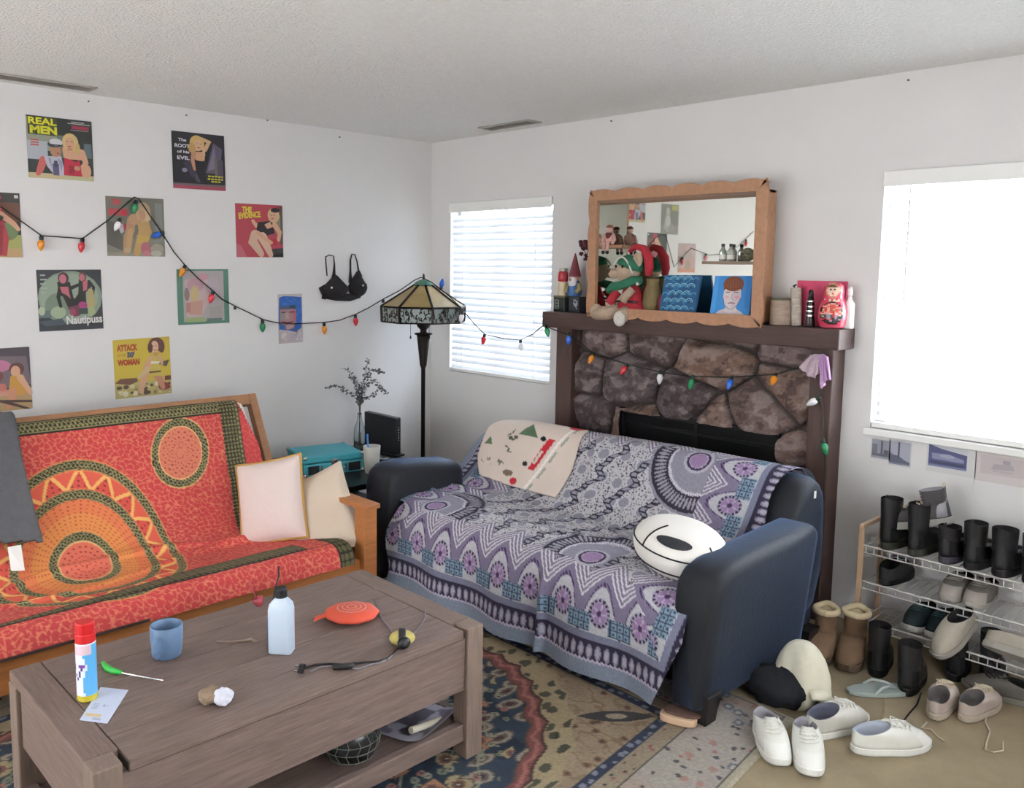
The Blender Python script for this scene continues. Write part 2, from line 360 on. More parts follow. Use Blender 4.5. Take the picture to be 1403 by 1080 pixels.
# ---- rug -------------------------------------------------------------------
def rug():
    R0 = np.array([2.918,-1.37]); ex = np.array([1,-.019]); ey = np.array([-.105,.995])
    a = np.arange(-1.93,.371,.0058); b = np.arange(-3.1,.36,.0062); A, B = np.meshgrid(a, b)
    X = R0[0]+A*ex[0]+B*ey[0]; Y = R0[1]+A*ex[1]+B*ey[1]; Zt = .0085+.0012*fbm(A*6,B*6,3)
    edge = np.zeros(A.shape, bool); edge[0]=edge[-1]=True; edge[:,0]=edge[:,-1]=True; Zt = np.where(edge, .0005, Zt)
    A2 = np.where(A < -.85, -1.70-A, A); B2 = np.where(B < -1.375, -2.75-B, B)   # mirror-symmetric design, distances from the far right field corner
    d = np.maximum(A2, B2)                                    # >0 in the border
    C = np.ones(A.shape+(3,))*np.array([148,130,108.])        # beige spandrel
    n1 = fbm(A*9,B*9,1); C = C*(0.9+.25*n1[...,None])
    # faint scrolls in the spandrel
    w1 = np.abs(np.sin((A+.35*fbm(A*5,B*5,12))*34)*np.cos((B+.35*fbm(A*5,B*5,14))*34)); C = put(C, w1 < .10, (112,92,66), .55)
    q1,q2,qc = voro(A*13,B*13,5); C = put(C, (q1 < .2)&(qc > .45), (120,84,62), .8); C = put(C, (q1 < .11)&(qc > .45), (66,64,62), .8)
    # dark corner palmette pointing out of the corner
    u = -(A2+B2)*.7071; v = (A2-B2)*.7071
    pal = (np.abs(v) < .035*(1-((u-.17)/.15)**2)) ; C = put(C, pal, (58,56,56)); C = put(C, (np.hypot((u-.17)/.04, v/.018) < 1), (150,140,120))
    # medallion
    ca, cb = -.85, -1.375; ax, bx = .80, 1.27; an = np.arctan2((B-cb)/bx, (A-ca)/ax)
    rr = (np.abs((A-ca)/ax)**2.7+np.abs((B-cb)/bx)**2.7)**(1/2.7)
    rr = rr+.022*np.abs(np.sin(an*22))+.012*np.sin(an*8)
    g1,g2,gc = voro(an*22/PI*2.0, rr*14, 8)
    C = put(C, (rr < 1.10)&(rr > 1.0), (158,142,112)); C = put(C, (rr < 1.09)&(rr > 1.01)&(g1 < .28), (74,74,60))
    C = put(C, (rr < 1.005)&(rr > .945), (122,72,68)); C = put(C, np.abs(rr-.975+.006*np.sin(an*90)) < .008, (156,100,92)); C = put(C, np.abs(rr-1.0) < .006, (70,46,44)); C = put(C, np.abs(rr-.945) < .006, (84,66,60))
    inn = rr < .943
    C = put(C, inn, (46,60,76)); C = put(C, inn&(fbm(A*7,B*7,2) > .56), (30,44,60))
    # ring of grey brown scroll flowers just inside the red band
    t1,t2,tc = voro(an*22/PI*1.5, rr*9, 21); zone = inn&(rr > .78)
    C = put(C, zone&(t1 < .42), (98,88,82)); C = put(C, zone&(np.abs(t1-.30) < .06), (150,140,124)); C = put(C, zone&(t1 < .13), (70,40,40))
    # vines, leaves, palmettes
    vx = A+.16*fbm(A*4,B*4,31); vy = B+.16*fbm(A*4,B*4,33)
    vine = np.abs(np.sin(vx*17)+np.cos(vy*17)); C = put(C, inn&(rr < .86)&(vine < .07), (150,148,128), .9)
    f1,f2,fc = voro(A*6.2+.3*fbm(A*6,B*6,41), B*6.2+.3*fbm(A*6,B*6,43), 44, .75)
    th = np.arctan2(np.sin(A*60), np.cos(B*60)); pet = .26+.07*np.sin(fc*40+np.arctan2(np.sin(vx*33),np.cos(vy*31))*4)
    big = inn&(rr < .90)
    C = put(C, big&(f1 < pet)&(fc > .25), (160,146,112)); C = put(C, big&(f1 < pet)&(fc > .62), (168,120,92)); C = put(C, big&(np.abs(f1-pet) < .022)&(fc > .25), (96,84,70))
    C = put(C, big&(f1 < .15)&(fc > .25), (126,86,74)); C = put(C, big&(f1 < .085)&(fc > .25), (70,58,58)); C = put(C, big&(f1 < .04)&(fc > .25), (170,160,140))
    l1,l2,lc = voro(A*19+.5*fbm(A*14,B*14,51), B*19, 52); free = big&(f1 > pet+.05)
    C = put(C, free&(l1 < .30)&(lc > .35), (118,122,104)); C = put(C, free&(l1 < .30)&(lc > .62), (142,138,118)); C = put(C, free&(l1 < .28)&(lc > .82), (150,100,96)); C = put(C, free&(l1 < .10)&(lc > .35), (60,66,70))
    # borders
    C = put(C, d > 0, (150,138,118))
    sA = np.where(A2 > B2, B, A)
    k1,k2,kc = voro(sA*24, d*26, 61)
    C = put(C, (d > 0)&(d < .042), (44,52,72)); C = put(C, (d > .006)&(d < .036)&(k1 < .30), (120,124,136))
    C = put(C, (d > .042)&(d < .105), (142,128,108)); C = put(C, (d > .05)&(d < .10)&(k1 < .20)&(kc > .3), (138,84,76)); C = put(C, (d > .05)&(d < .10)&(k1 < .16)&(kc > .65), (58,60,62))
    C = put(C, np.abs(d-.107) < .0035, (70,68,66))
    mb_ = (d > .11)&(d < .335); C = put(C, mb_, (160,148,132)); C = put(C, mb_&(fbm(A*5,B*5,71) > .52), (158,140,132), .6); C = put(C, mb_&(fbm(A*4+9,B*4,72) > .56), (152,148,144), .5)
    y1,y2,yc = voro(A*11+.4*fbm(A*12,B*12,73), B*11, 74); C = put(C, mb_&(y1 < .24)&(yc > .7), (92,98,114), .8); C = put(C, mb_&(y1 < .17)&(yc < .25), (156,112,104), .7); C = put(C, mb_&(y1 < .12)&(yc > .7), (170,160,150))
    z1,z2,zc = voro(A*24+.6*fbm(A*20,B*20,75), B*24+.6*fbm(A*20,B*20,79), 76); C = put(C, mb_&(z1 < .21)&(zc > .66), (66,64,72), .9); C = put(C, mb_&(z1 < .19)&(zc < .14), (150,84,80), .8)
    C = put(C, np.abs(d-.337) < .004, (72,70,66)); C = put(C, d > .341, (160,150,132))
    C = C*(.93+.14*hsh(np.floor(A*400), np.floor(B*400), 3)[...,None])
    o = grid_mesh('rug', np.stack([X, Y, Zt], -1), C, m_rug, base=(2.0,-2.7,.0))
    tag(o, 'oriental rug with blue centre, red scalloped edge and pale floral border on beige carpet', 'rug'); return o
rug()
# ---- the red tapestry over the futon ------------------------------------------
FUT = [(.30,.83),(.36,.868),(.41,.85),(.45,.78),(.58,.55),(.70,.40),(.82,.31),(.95,.28),(1.1,.29),(1.25,.315),(1.37,.332),(1.425,.312),(1.442,.262),(1.444,.240)]
def tapestry():
    P, s = resample(FUT, .0046); raw = np.array(FUT); Lr = np.r_[0, np.linalg.norm(np.diff(raw, axis=0), axis=1).cumsum()]; s = s*Lr[-1]/s[-1]
    i0 = np.argmin(np.hypot(P[:,0]-.405, P[:,1]-.852)); s = s-s[i0]
    y = np.arange(-3.50,-1.60,.0046); Yg, S = np.meshgrid(y, s)
    # right end of the cloth: runs down the back, then out to the end of the seat
    PX = np.repeat(P[:,0][:,None], len(y), 1); PZ = np.repeat(P[:,1][:,None], len(y), 1)
    nx = np.gradient(P[:,1]); nz = -np.gradient(P[:,0]); l = np.hypot(nx,nz); nx, nz = -nx/l*-1, -nz/l*-1
    nx = np.abs(nx); nz = np.abs(nz)
    seat = np.clip((S-.62)/.12,0,1)*np.clip((1.22-S)/.1,0,1)
    wr = .020*seat*(np.exp(-((S-.80-.10*np.sin(Yg*3.1)-.05*fbm(Yg*5,S*0+2,3))/.028)**2)+.7*np.exp(-((S-.93-.09*np.sin(Yg*4.3+1))/.022)**2))
    wr = wr+.006*seat*fbm(Yg*14,S*16,4)+.004*fbm(Yg*6,S*5,8)+.006*np.clip((S-1.2)/.1,0,1)*fbm(Yg*18,S*4,5)
    X = PX+nx[:,None]*(wr+.006); Zt = PZ+nz[:,None]*(wr+.006)
    C = np.ones(Yg.shape+(3,))*np.array([198,66,67.])
    C = C*(.93+.14*fbm(Yg*5,S*5,6)[...,None])
    wx = Yg*38+1.1*fbm(Yg*42,S*42,9); wy = S*38+1.1*fbm(Yg*42,S*42,10)
    d1,d2,cc = voro(wx, wy, 11); C = put(C, (d2-d1) < .13, (222,138,102), .75); C = put(C, (d1 < .10), (190,50,52), .7)
    def band(C, m, u, w, gold=(150,142,98)):               # olive black band with a twisted gold pattern; u along, w across in [-1,1]
        C = put(C, m, (52,50,34)); C = put(C, m&(np.abs(np.abs(w)-.86) < .10), gold)
        C = put(C, m&(np.abs(w-.5*np.sin(u)) < .17), gold); C = put(C, m&(np.abs(w+.5*np.sin(u)) < .17), gold)
        return put(C, m&(np.hypot(w/.25,np.sin(u/1.)/.6) < .5), gold)
    # little roundel on the back
    r = np.hypot((Yg+2.06-.16*(.227-S))/.145, (S-.227)/.183); a = np.arctan2((S-.227)/.183, (Yg+2.06)/.145)
    C = put(C, r < 1.03, (226,170,110)); C = band(C, r < 1.0, a*22, (r-.875)/.125); C = put(C, r < .77, (214,124,96)); C = put(C, (np.abs(r-.76) < .02), (226,176,120))
    pts = (np.abs(np.sin(a*9)) < .45)&(np.abs(np.sin(r*21)) < .5)&(r < .72)&(r > .12); C = put(C, pts, (160,48,52)); C = put(C, (np.abs(np.sin(a*9+1.57)) < .25)&(np.abs(np.sin(r*21+1.3)) < .4)&(r < .70)&(r > .2), (150,58,50), .8)
    # great sunburst
    yc = -2.64+.13*np.clip(.735-S,0,1); R = np.hypot(Yg-yc, (S-.735)/1.42); a = np.arctan2((S-.735)/1.42, Yg-yc)
    C = put(C, R < .372, (222,96,74)); zig = .318+.038*(2*np.abs((a*17/(2*PI)) % 1-.5)*2-1)
    C = put(C, (R < zig)&(R > .26), (214,84,70)); C = put(C, (np.abs(R-zig) < .011), (234,180,104)); 
    tri = (R < zig-.014)&(R > .272); C = put(C, tri&(np.abs(np.sin(a*8.5*4)) < .5)&(np.abs(np.sin(R*180)) < .45), (120,36,44))
    C = put(C, np.abs(R-.368) < .021, (222,130,80)); C = band(C, np.abs(R-.368) < .0165, a*62, (R-.368)/.0165)
    C = put(C, R < .288, (222,120,76)); C = band(C, np.abs(R-.268) < .0165, a*46, (R-.268)/.0165)
    oz = (R < .247)&(R > .13); mixv = np.clip((R-.14)/.11,0,1); C = put(C, oz, (226,142,78)); C = put(C, oz&(R > .205), (224,118,78), .7)
    dd = oz&(np.abs(np.sin(a*26)) < .5)&(np.abs(np.sin(R*230)) < .55); C = put(C, dd, (178,66,52), .75)
    C = put(C, (R < .141), (226,150,92)); C = band(C, np.abs(R-.122) < .0165, a*24, (R-.122)/.0165); C = put(C, R < .104, (220,112,88)); C = put(C, np.abs(R-.103) < .003, (226,176,120))
    pts = (np.abs(np.sin(a*10)) < .5)&(np.abs(np.sin(R*150)) < .5)&(R < .096)&(R > .015); C = put(C, pts, (156,44,50))
    # straight borders
    tp = (S < .036)&(S > -.2); C = band(C, tp, Yg*160, (S-.006)/.034); C = put(C, np.abs(S-.038) < .004, (40,36,28))
    ye = -1.745-.05*np.clip(S/.4,0,1)-.10*np.clip((S-.42)/.4,0,1); w = (Yg-ye)/.052
    rb = (np.abs(w) < 1)&(S < .88); C = put(C, rb, (96,92,62)); 
    C = put(C, rb&(np.abs(np.abs(w)-.96) < .06), (38,34,26)); C = put(C, rb&(np.abs(w-.62) < .05), (48,44,32))
    sc = np.sin(S*150)*np.cos((w-.1)*9); C = put(C, rb&(w < .55)&(np.abs(sc) < .25), (44,42,28)); C = put(C, rb&(w > .66)&(w < .9)&(np.sin(S*240) > 0), (150,140,100)); C = put(C, rb&(w < .5)&(np.abs(sc) > .85), (168,156,112))
    C = put(C, (Yg > ye+.052)&(S < .88), (214,74,78), .45)
    fw = np.clip((Yg+3.0)/.7,0,1); f0 = 1.115+.105*(1-fw); f1 = 1.255; m = (S > f0)&(S < f1)&((Yg < -1.86))
    w = (S-(f0+f1)/2)/((f1-f0)/2); C = put(C, m, (104,98,66)); C = put(C, m&(np.abs(np.abs(w)-.95) < .06), (38,34,26)); C = put(C, m&(np.abs(w-.60) < .05), (44,40,30))
    sc = np.sin(Yg*150)*np.cos((w+.1)*8); C = put(C, m&(w < .55)&(np.abs(sc) < .14), (44,42,28)); C = put(C, m&(w > .66)&(w < .9)&(np.sin(Yg*240) > 0), (40,36,26))
    C = put(C, (S > f1)&(S < f1+.006), (60,40,30)); 
    e = (Yg > -1.735)&(S > .95); C = put(C, e, (96,92,62)); C = put(C, e&(np.abs(np.sin(S*90)*np.cos(Yg*120)) < .3), (44,42,28)); C = put(C, np.abs(Yg+1.737)*(S > .95)+(S < .95) < .004, (40,36,26))
    C = put(C, (Yg > -1.86)&(np.abs(Yg+1.862) < .006)&(S > 1.1)&(S < 1.26), (40,36,26))
    C = put(C, (S > S.max()-.012)&(Yg < -2.6), (58,42,34))
    # ragged outline of the cloth: narrow on the back, wider on the seat
    yr = np.where(S < .25, -1.688+.05*np.clip(S/.24,0,1), -1.638-.03*np.clip((S-.25)/.4,0,1)); 
    keep = (Yg <= yr)[:-1,:-1]
    o = grid_mesh('tapestry', np.stack([X, Yg, Zt], -1), C, m_tap, base=(.9,-2.5,.3), keep=keep)
    tag(o, 'red printed tapestry with sunburst circles draped over the wooden futon', 'tapestry'); return o
tapestry()
# ---- grey and lilac throw on the sofa -------------------------------------------
def throw():
    prof = [(-.350,.50),(-.362,.70),(-.40,.762),(-.47,.778),(-.54,.765),(-.60,.70),(-.70,.56),(-.80,.462),(-.86,.438),(-.94,.446),(-1.12,.455),(-1.27,.452),(-1.345,.425),(-1.372,.34),(-1.380,.22),(-1.388,.115),(-1.395,.055)]
    P, s = resample(prof, .0046); Ls = s[-1]
    x = np.arange(.97,3.085,.0046); Xg, S = np.meshgrid(x, s)
    PY = np.repeat(P[:,0][:,None], len(x), 1); PZ = np.repeat(P[:,1][:,None], len(x), 1)
    iT = np.argmax(P[:,1]); sT = s[iT]; top = np.exp(-((S-sT)/.30)**2)
    # top of the back sinks a little to the left and rolls over its left shoulder
    KX = np.interp(Xg, [.97,1.0,1.04,1.10,1.18,1.28,1.42,1.8,2.3,3.1], [.52,.60,.72,.82,.885,.93,.95,.975,1.,1.])
    scr = s[np.argmin(np.where((s > .4)&(s < 1.1), P[:,1], 9))]; bl = np.clip((scr-S)/.25,0,1); PZ = PZ*(1-bl)+bl*(.14+(PZ-.14)*KX); PY = PY+bl*np.clip((1.2-Xg)/.2,0,1)*.03
    sc = s[np.argmin(np.where((s > .4)&(s < 1.1), P[:,1], 9))]
    fr = np.clip((S-(Ls-.36))/.12,0,1)                        # hanging front
    sag = np.clip((Xg-2.55)/.5,0,1)
    fold = .020*fr*np.sin(Xg*15+2.2*fbm(Xg*3,S*1.2,3))*np.clip((S-(Ls-.34))/.30,0,1)+.030*fr*np.exp(-((Xg-2.335+.05*(S-Ls))/.018)**2)
    PY = PY-fold-.012*fr*fbm(Xg*7,S*4,9)
    st = np.clip((S-sc)/.05,0,1)*np.clip((Ls-.42-S)/.08,0,1)
    wr = .016*st*np.exp(-((S-sc-.12-.10*np.sin(Xg*2.3+.6))/.02)**2)+.012*st*np.exp(-((S-sc-.22-.07*np.sin(Xg*3.1+2))/.016)**2)+.012*st*fbm(Xg*9,S*18,5)
    PZ = PZ+wr+.006*fbm(Xg*5,S*5,7)
    bk = np.clip((sc-S)/.1,0,1)*np.clip((S-sT)/.1,0,1); PY = PY-bk*(.012*fbm(Xg*4+S*3,S*4,11)+.014*np.exp(-((Xg-1.95-.25*(S-sT))/.03)**2))
    PZ = PZ+np.clip((S-(Ls-.1))/.1,0,1)*(.02*np.clip((Xg-2.33)/.02,0,1)*0)
    # distances to the cloth's own edges (cloth is 1.95 wide, its right and back hems visible)
    df = Ls-S; db = S+.06; dr = 3.00-Xg; dl = Xg-1.10
    dr = dr-.10*np.clip((S-(Ls-.42))/.42,0,1)+.15*np.clip((S-sc-.05)/.1,0,1)
    def border(C, d, u, m):
        per = .182; ph = (u/per) % 1-.5; e = np.abs(ph)
        C = put(C, m&(d < .058), (126,136,152)); 
        dk = m&(d > .058)&(d < .135); C = put(C, dk, (44,38,62)); ov = ((u/.036) % 1-.5); C = put(C, dk&(np.hypot(ov/.36,(d-.094)/.027) < 1), (136,132,150)); C = put(C, dk&(np.hypot(ov/.22,(d-.094)/.017) < 1), (170,165,180)); C = put(C, m&(np.abs(d-.060-.003*np.cos(u/.018*2*PI)) < .0035), (190,178,200))
        C = put(C, m&(d > .135)&(d < .165), (120,122,144))
        arch = .165+.20*(1-(e/.5)**2.0)                     # pointed arches
        body = m&(d > .165)&(d < .288+.115*(1-2*e)); C = put(C, body, (122,113,138)); C = put(C, body&(d < .23)&(e > .40), (134,98,142), .9)
        C = put(C, body&(d < arch-.022), (182,182,188)); bd = np.abs(d-(arch-.012)); C = put(C, body&(bd < .008)&(np.sin(u*330+d*300) > -.4), (70,44,92))
        fl = np.hypot(ph*per, (d-.245)*.85); C = put(C, body&(fl < .047), (160,146,172)); C = put(C, body&(np.abs(fl-.041) < .0055)&(np.sin(np.arctan2(d-.245,ph*per)*16) > -.2), (40,34,58)); C = put(C, body&(fl < .032), (150,122,162)); C = put(C, body&(fl < .030)&(np.abs(np.sin(np.arctan2(d-.245,ph*per)*2.5)) < .35), (180,170,192)); C = put(C, body&(fl < .010), (70,44,80))
        tz = body&(d < .238)&(e > .22)&(d > .17); C = put(C, tz, (122,146,166)); tl = np.maximum(np.abs((u/.028) % 1-.5), np.abs((d/.028) % 1-.5)); C = put(C, tz&(tl > .41), (50,60,82)); C = put(C, tz&(tl < .16), (44,60,84))
        cz = d-(.288+.115*(1-2*e)); k = (cz/.026) % 1; chev = m&(cz > 0)&(cz < .10); C = put(C, chev, (122,114,134)); C = put(C, chev&(k < .42), (204,200,208))
        return C, np.where(m, (cz > .10), True)
    dS = np.minimum(np.minimum(df, db), np.minimum(dr, dl)); C = np.ones(Xg.shape+(3,))*np.array([186,184,188.])
    # speckled centre with dark wavy ribbons
    p1,p2,pc = voro(Xg*75, S*75, 13); C = put(C, (p1 < .30)&(pc > .35), (72,66,84)); C = put(C, (p1 < .25)&(pc < .12), (150,130,160))
    o1,o2,oc = voro(Xg*9, S*9, 15, .5); C = put(C, (o1 < .24), (138,138,150)); C = put(C, np.abs(o1-.27) < .03, (190,188,194))
    wv = (Xg+.42*S+.022*np.sin(S*38)+.012*np.sin(S*80)) % .20-.10; C = put(C, np.abs(wv) < .021, (40,34,52)); C = put(C, (np.abs(wv) < .013)&(np.abs(np.sin(S*120)) > .55), (146,144,158))
    C, m1 = border(C, db, Xg, db < .60); C2, m2 = border(C, df, Xg, df < .60); C = C2
    side = (dr < df)&(dr < db)&(dr < .60); C, m3 = border(C, dr, S+.03, side); left = (dl < df)&(dl < db)&(dl < .5); C, m4 = border(C, dl, S, left)
    # quarter rings of dark comb ornament in the corners
    for cx, cs, gx, gs in ((2.52, Ls-.47, -1, -1), (2.56, .43, -1, 1), (1.50, Ls-.47, 1, -1), (1.56,.43, 1, 1)):
        r = np.hypot(Xg-cx, S-cs); a = np.arctan2(S-cs, Xg-cx); q = (r < .27)&(gx*(Xg-cx) > -.05)&(gs*(S-cs) > -.05)
        C = put(C, q, (140,138,152)); C = put(C, q&(np.abs(r-.215) < .042), (44,38,56)); C = put(C, q&(np.hypot(((a*11) % 1-.5)/.33,(r-.212)/.030) < 1), (152,148,160)); C = put(C, q&(np.abs(r-.165-.004*np.sin(a*90)) < .005), (206,200,210))
        fl = np.hypot(Xg-cx+.03*gx*-1, S-cs); C = put(C, fl < .07, (176,172,184)); C = put(C, np.abs(fl-.05) < .006, (60,40,80)); C = put(C, fl < .04, (150,122,160))
    C = C*(.94+.12*hsh(np.floor(Xg*330), np.floor(S*330), 4)[...,None])
    hem = np.clip((Ls-S)/.4,0,1)
    xr = 2.90+.16*np.clip(hem,0,1); xr = np.where(S < sc+.05, 2.945+.035*np.sin(S*9), np.minimum(xr, 3.0)); xl = np.where(S > Ls-.42, 1.335+.02*np.sin(S*20), np.where(S < sc-.03, .985, 1.31))
    keep = ((Xg < xr)&(Xg > xl))[:-1,:-1]
    # the turned-over right end curls down round the back cushion
    o = grid_mesh('throw_blanket', np.stack([Xg, PY, PZ], -1), C, m_blk, base=(2.1,-.9,.4), keep=keep)
    tag(o, 'grey and lilac patterned throw blanket covering the navy sofa', 'blanket'); return o
throw()
# ================================================================ FURNITURE
m_wood = mat('honey_wood', 'b1713f', .42, noise=(9,.18), stretch=(9,.8,9))
m_wood_d = mat('honey_wood_back', 'a17350', .5, noise=(9,.15), stretch=(6,1,6))
m_grey = mat('weathered_oak', '75635b', .62, noise=(16,.26), stretch=(9,.55,9), bump=(60,.12))
m_grey_x = mat('weathered_oak_end', '766359', .62, noise=(16,.24), stretch=(.6,9,9), bump=(60,.12))
m_grey_z = mat('weathered_oak_leg', '7f6d61', .62, noise=(14,.2), stretch=(9,9,.6), bump=(60,.12))
for m_ in (m_grey,m_grey_x):
    nt = m_.node_tree; b_ = nt.nodes['Principled BSDF']; mp = [n for n in nt.nodes if n.type == 'MAPPING'][0]; n3 = nt.nodes.new('ShaderNodeTexNoise'); n3.inputs['Scale'].default_value = 7.; n3.inputs['Detail'].default_value = 8.; n3.inputs['Roughness'].default_value = .75
    nt.links.new(mp.outputs['Vector'], n3.inputs['Vector']); r3 = nt.nodes.new('ShaderNodeMapRange'); r3.inputs['From Min'].default_value = .60; r3.inputs['From Max'].default_value = .74; r3.inputs['To Max'].default_value = .55; nt.links.new(n3.outputs['Fac'], r3.inputs['Value'])
    mx3 = nt.nodes.new('ShaderNodeMix'); mx3.data_type = 'RGBA'; src = b_.inputs['Base Color'].links[0].from_socket; nt.links.new(r3.outputs['Result'], mx3.inputs['Factor']); nt.links.new(src, mx3.inputs['A']); mx3.inputs['B'].default_value = (*lin('a89d97'),1); nt.links.new(mx3.outputs['Result'], b_.inputs['Base Color'])
m_gap = mat('plank_gap', '54473f', .9)
m_navy = mat('navy_velvet', '0f131b', .7, sheen=.42, noise=(14,.18), bump=(60,.12))
m_navy.node_tree.nodes['Principled BSDF'].inputs['Sheen Tint'].default_value = (.26,.42,.78,1)
m_foot = mat('black_foot', '141212', .5)
m_matt = mat('mattress_ticking', 'ddd6ca', .9)
# ---- coffee table -----------------------------------------------------------
def coffee_table():
    x0,x1,y0,y1,zt = 1.985,2.655,-3.215,-2.0,.45
    t = thing('coffee_table','low weathered grey oak coffee table with shelf, on the rug in front of the futon','table',((x0+x1)/2,(y0+y1)/2,0))
    e = .085; lw = .068
    top = MB(); n = 5; w = (x1-x0-.006)/n
    for i in range(n): top.bb(x0+.003+i*w+.0006,x0+.003+(i+1)*w-.0006,y0+e,y1-e,zt-.028,zt)
    build(top,'tabletop',m_grey,t,bevel=.0015)
    build(MB().bb(x0+.004,x1-.004,y0+e-.002,y1-e+.002,zt-.03,zt-.006),'under_board',m_gap,t)
    for ya,yb in ((y0+.002,y0+e-.0025),(y1-e+.0025,y1-.002)): build(MB().bb(x0+.002,x1-lw-.001,ya,yb,zt-.028,zt+.001),'end_board',m_grey_x,t,bevel=.003)
    for xa,ya in ((x0,y0),(x1-lw,y0),(x0,y1-lw),(x1-lw,y1-lw)):
        zz = zt+.002 if xa > x0 else zt-.03
        build(MB().bb(xa,xa+lw,ya,ya+lw,.0115,zz),'leg',m_grey_z,t,bevel=.004)
    for xx,nm in ((x1-.03,'side_panel'),(x0+.012,'side_panel')): build(MB().bb(xx,xx+.018,y0+lw,y1-lw,.245,zt-.03),nm,m_grey,t,bevel=.003)
    for yy in (y0+.012,y1-.03): build(MB().bb(x0+lw,x1-lw,yy,yy+.018,.245,zt-.03),'end_panel',m_grey_x,t,bevel=.003)
    build(MB().bb(x0+.03,x1-.03,y0+.03,y1-.03,.095,.115),'shelf',m_grey,t,bevel=.003)
    for xx in (x0+.014,x1-.046): build(MB().bb(xx,xx+.032,y0+lw,y1-lw,.07,.128),'rail',m_grey,t,bevel=.004)
    for yy in (y0+.014,y1-.046): build(MB().bb(x0+lw,x1-lw,yy,yy+.032,.07,.128),'rail',m_grey_x,t,bevel=.004)
    mb = MB(); mb.box((x0+.035,y0+.008,.25),(.03,.008,.30),None)
coffee_table()
TT = .4515                                                    # height of the table top
# ---- futon -------------------------------------------------------------------
def futon():
    ya, yb = -3.62,-1.545
    t = thing('futon','wooden frame futon with reclined back under the red tapestry, against the wall','futon',(.8,(ya+yb)/2,0))
    # reclined back frame
    def back(p, s, nrm, w): pass
    top = Vector((.325,0,.882)); bot = Vector((.66,0,.24)); dr = (bot-top).normalized(); nr = Vector((-dr.z,0,dr.x))*-1
    def bar(y0,y1,a,b,n0,n1,nm,m):
        P = []
        for s in (a,b):
            for (yy,nn) in ((y0,n0),(y1,n0),(y1,n1),(y0,n1)): q = top+dr*s+nr*nn; P.append((q.x,yy,q.z))
        build(MB().hexa(P),nm,m,t,bevel=.004)
    L = (bot-top).length
    for yy in (yb-.045,ya+.04): bar(yy,yy+.045,0,L,-.02,.03,'back_post',m_wood_d)
    bar(ya+.085,yb-.045,0,.06,-.018,.026,'back_rail',m_wood_d); bar(ya+.085,yb-.045,L-.07,L,-.018,.026,'back_rail',m_wood_d)
    sl = MB()
    for i in range(9):
        y = ya+.2+i*(yb-ya-.4)/8; P = []
        for s in (.06,L-.07):
            for (yy,nn) in ((y-.03,-.005),(y+.03,-.005),(y+.03,.008),(y-.03,.008)): q = top+dr*s+nr*nn; P.append((q.x,yy,q.z))
        sl.hexa(P)
    build(sl,'back_slats',m_wood_d,t)
    # front rail and arms
    build(MB().bb(1.372,1.402,ya+.08,yb-.04,.10,.236),'front_rail',m_wood,t,bevel=.004)
    build(MB().bb(.62,.65,ya+.08,yb-.04,.12,.21),'rear_rail',m_wood,t,bevel=.004)
    for yy in (yb-.06,ya):
        a = MB(); a.bb(.42,1.455,yy-.005,yy+.085,.478,.503); build(a,'arm_top',m_wood,t,bevel=.006)
        build(MB().bb(1.36,1.44,yy+.004,yy+.076,.0105,.478),'front_leg',m_wood,t,bevel=.004)
        build(MB().bb(.45,.53,yy+.004,yy+.076,0,.478),'rear_leg',m_wood,t,bevel=.004)
        build(MB().bb(.53,1.36,yy+.022,yy+.058,.14,.22),'stretcher',m_wood,t,bevel=.004)
    # mattress follows the frame
    P, s = resample([(.36,.855),(.41,.84),(.46,.745),(.58,.54),(.70,.392),(.82,.302),(.95,.272),(1.1,.282),(1.25,.305),(1.36,.318),(1.41,.295),(1.425,.255),(1.415,.240)], .03)
    B = [(.375,.80),(.45,.66),(.55,.47),(.64,.33),(.74,.235),(.95,.215),(1.2,.217),(1.40,.217)]; Q, _ = resample(B, .02); Q = Q[np.linspace(0,len(Q)-1,len(P)).astype(int)]
    ring = [tuple(p) for p in P]+[tuple(q) for q in Q[::-1]]; m = MB()
    m.loft([[(x,y,z) for x,z in ring] for y in (ya+.10,yb-.105)]); build(m,'mattress',m_matt,t,bevel=.012)
futon()
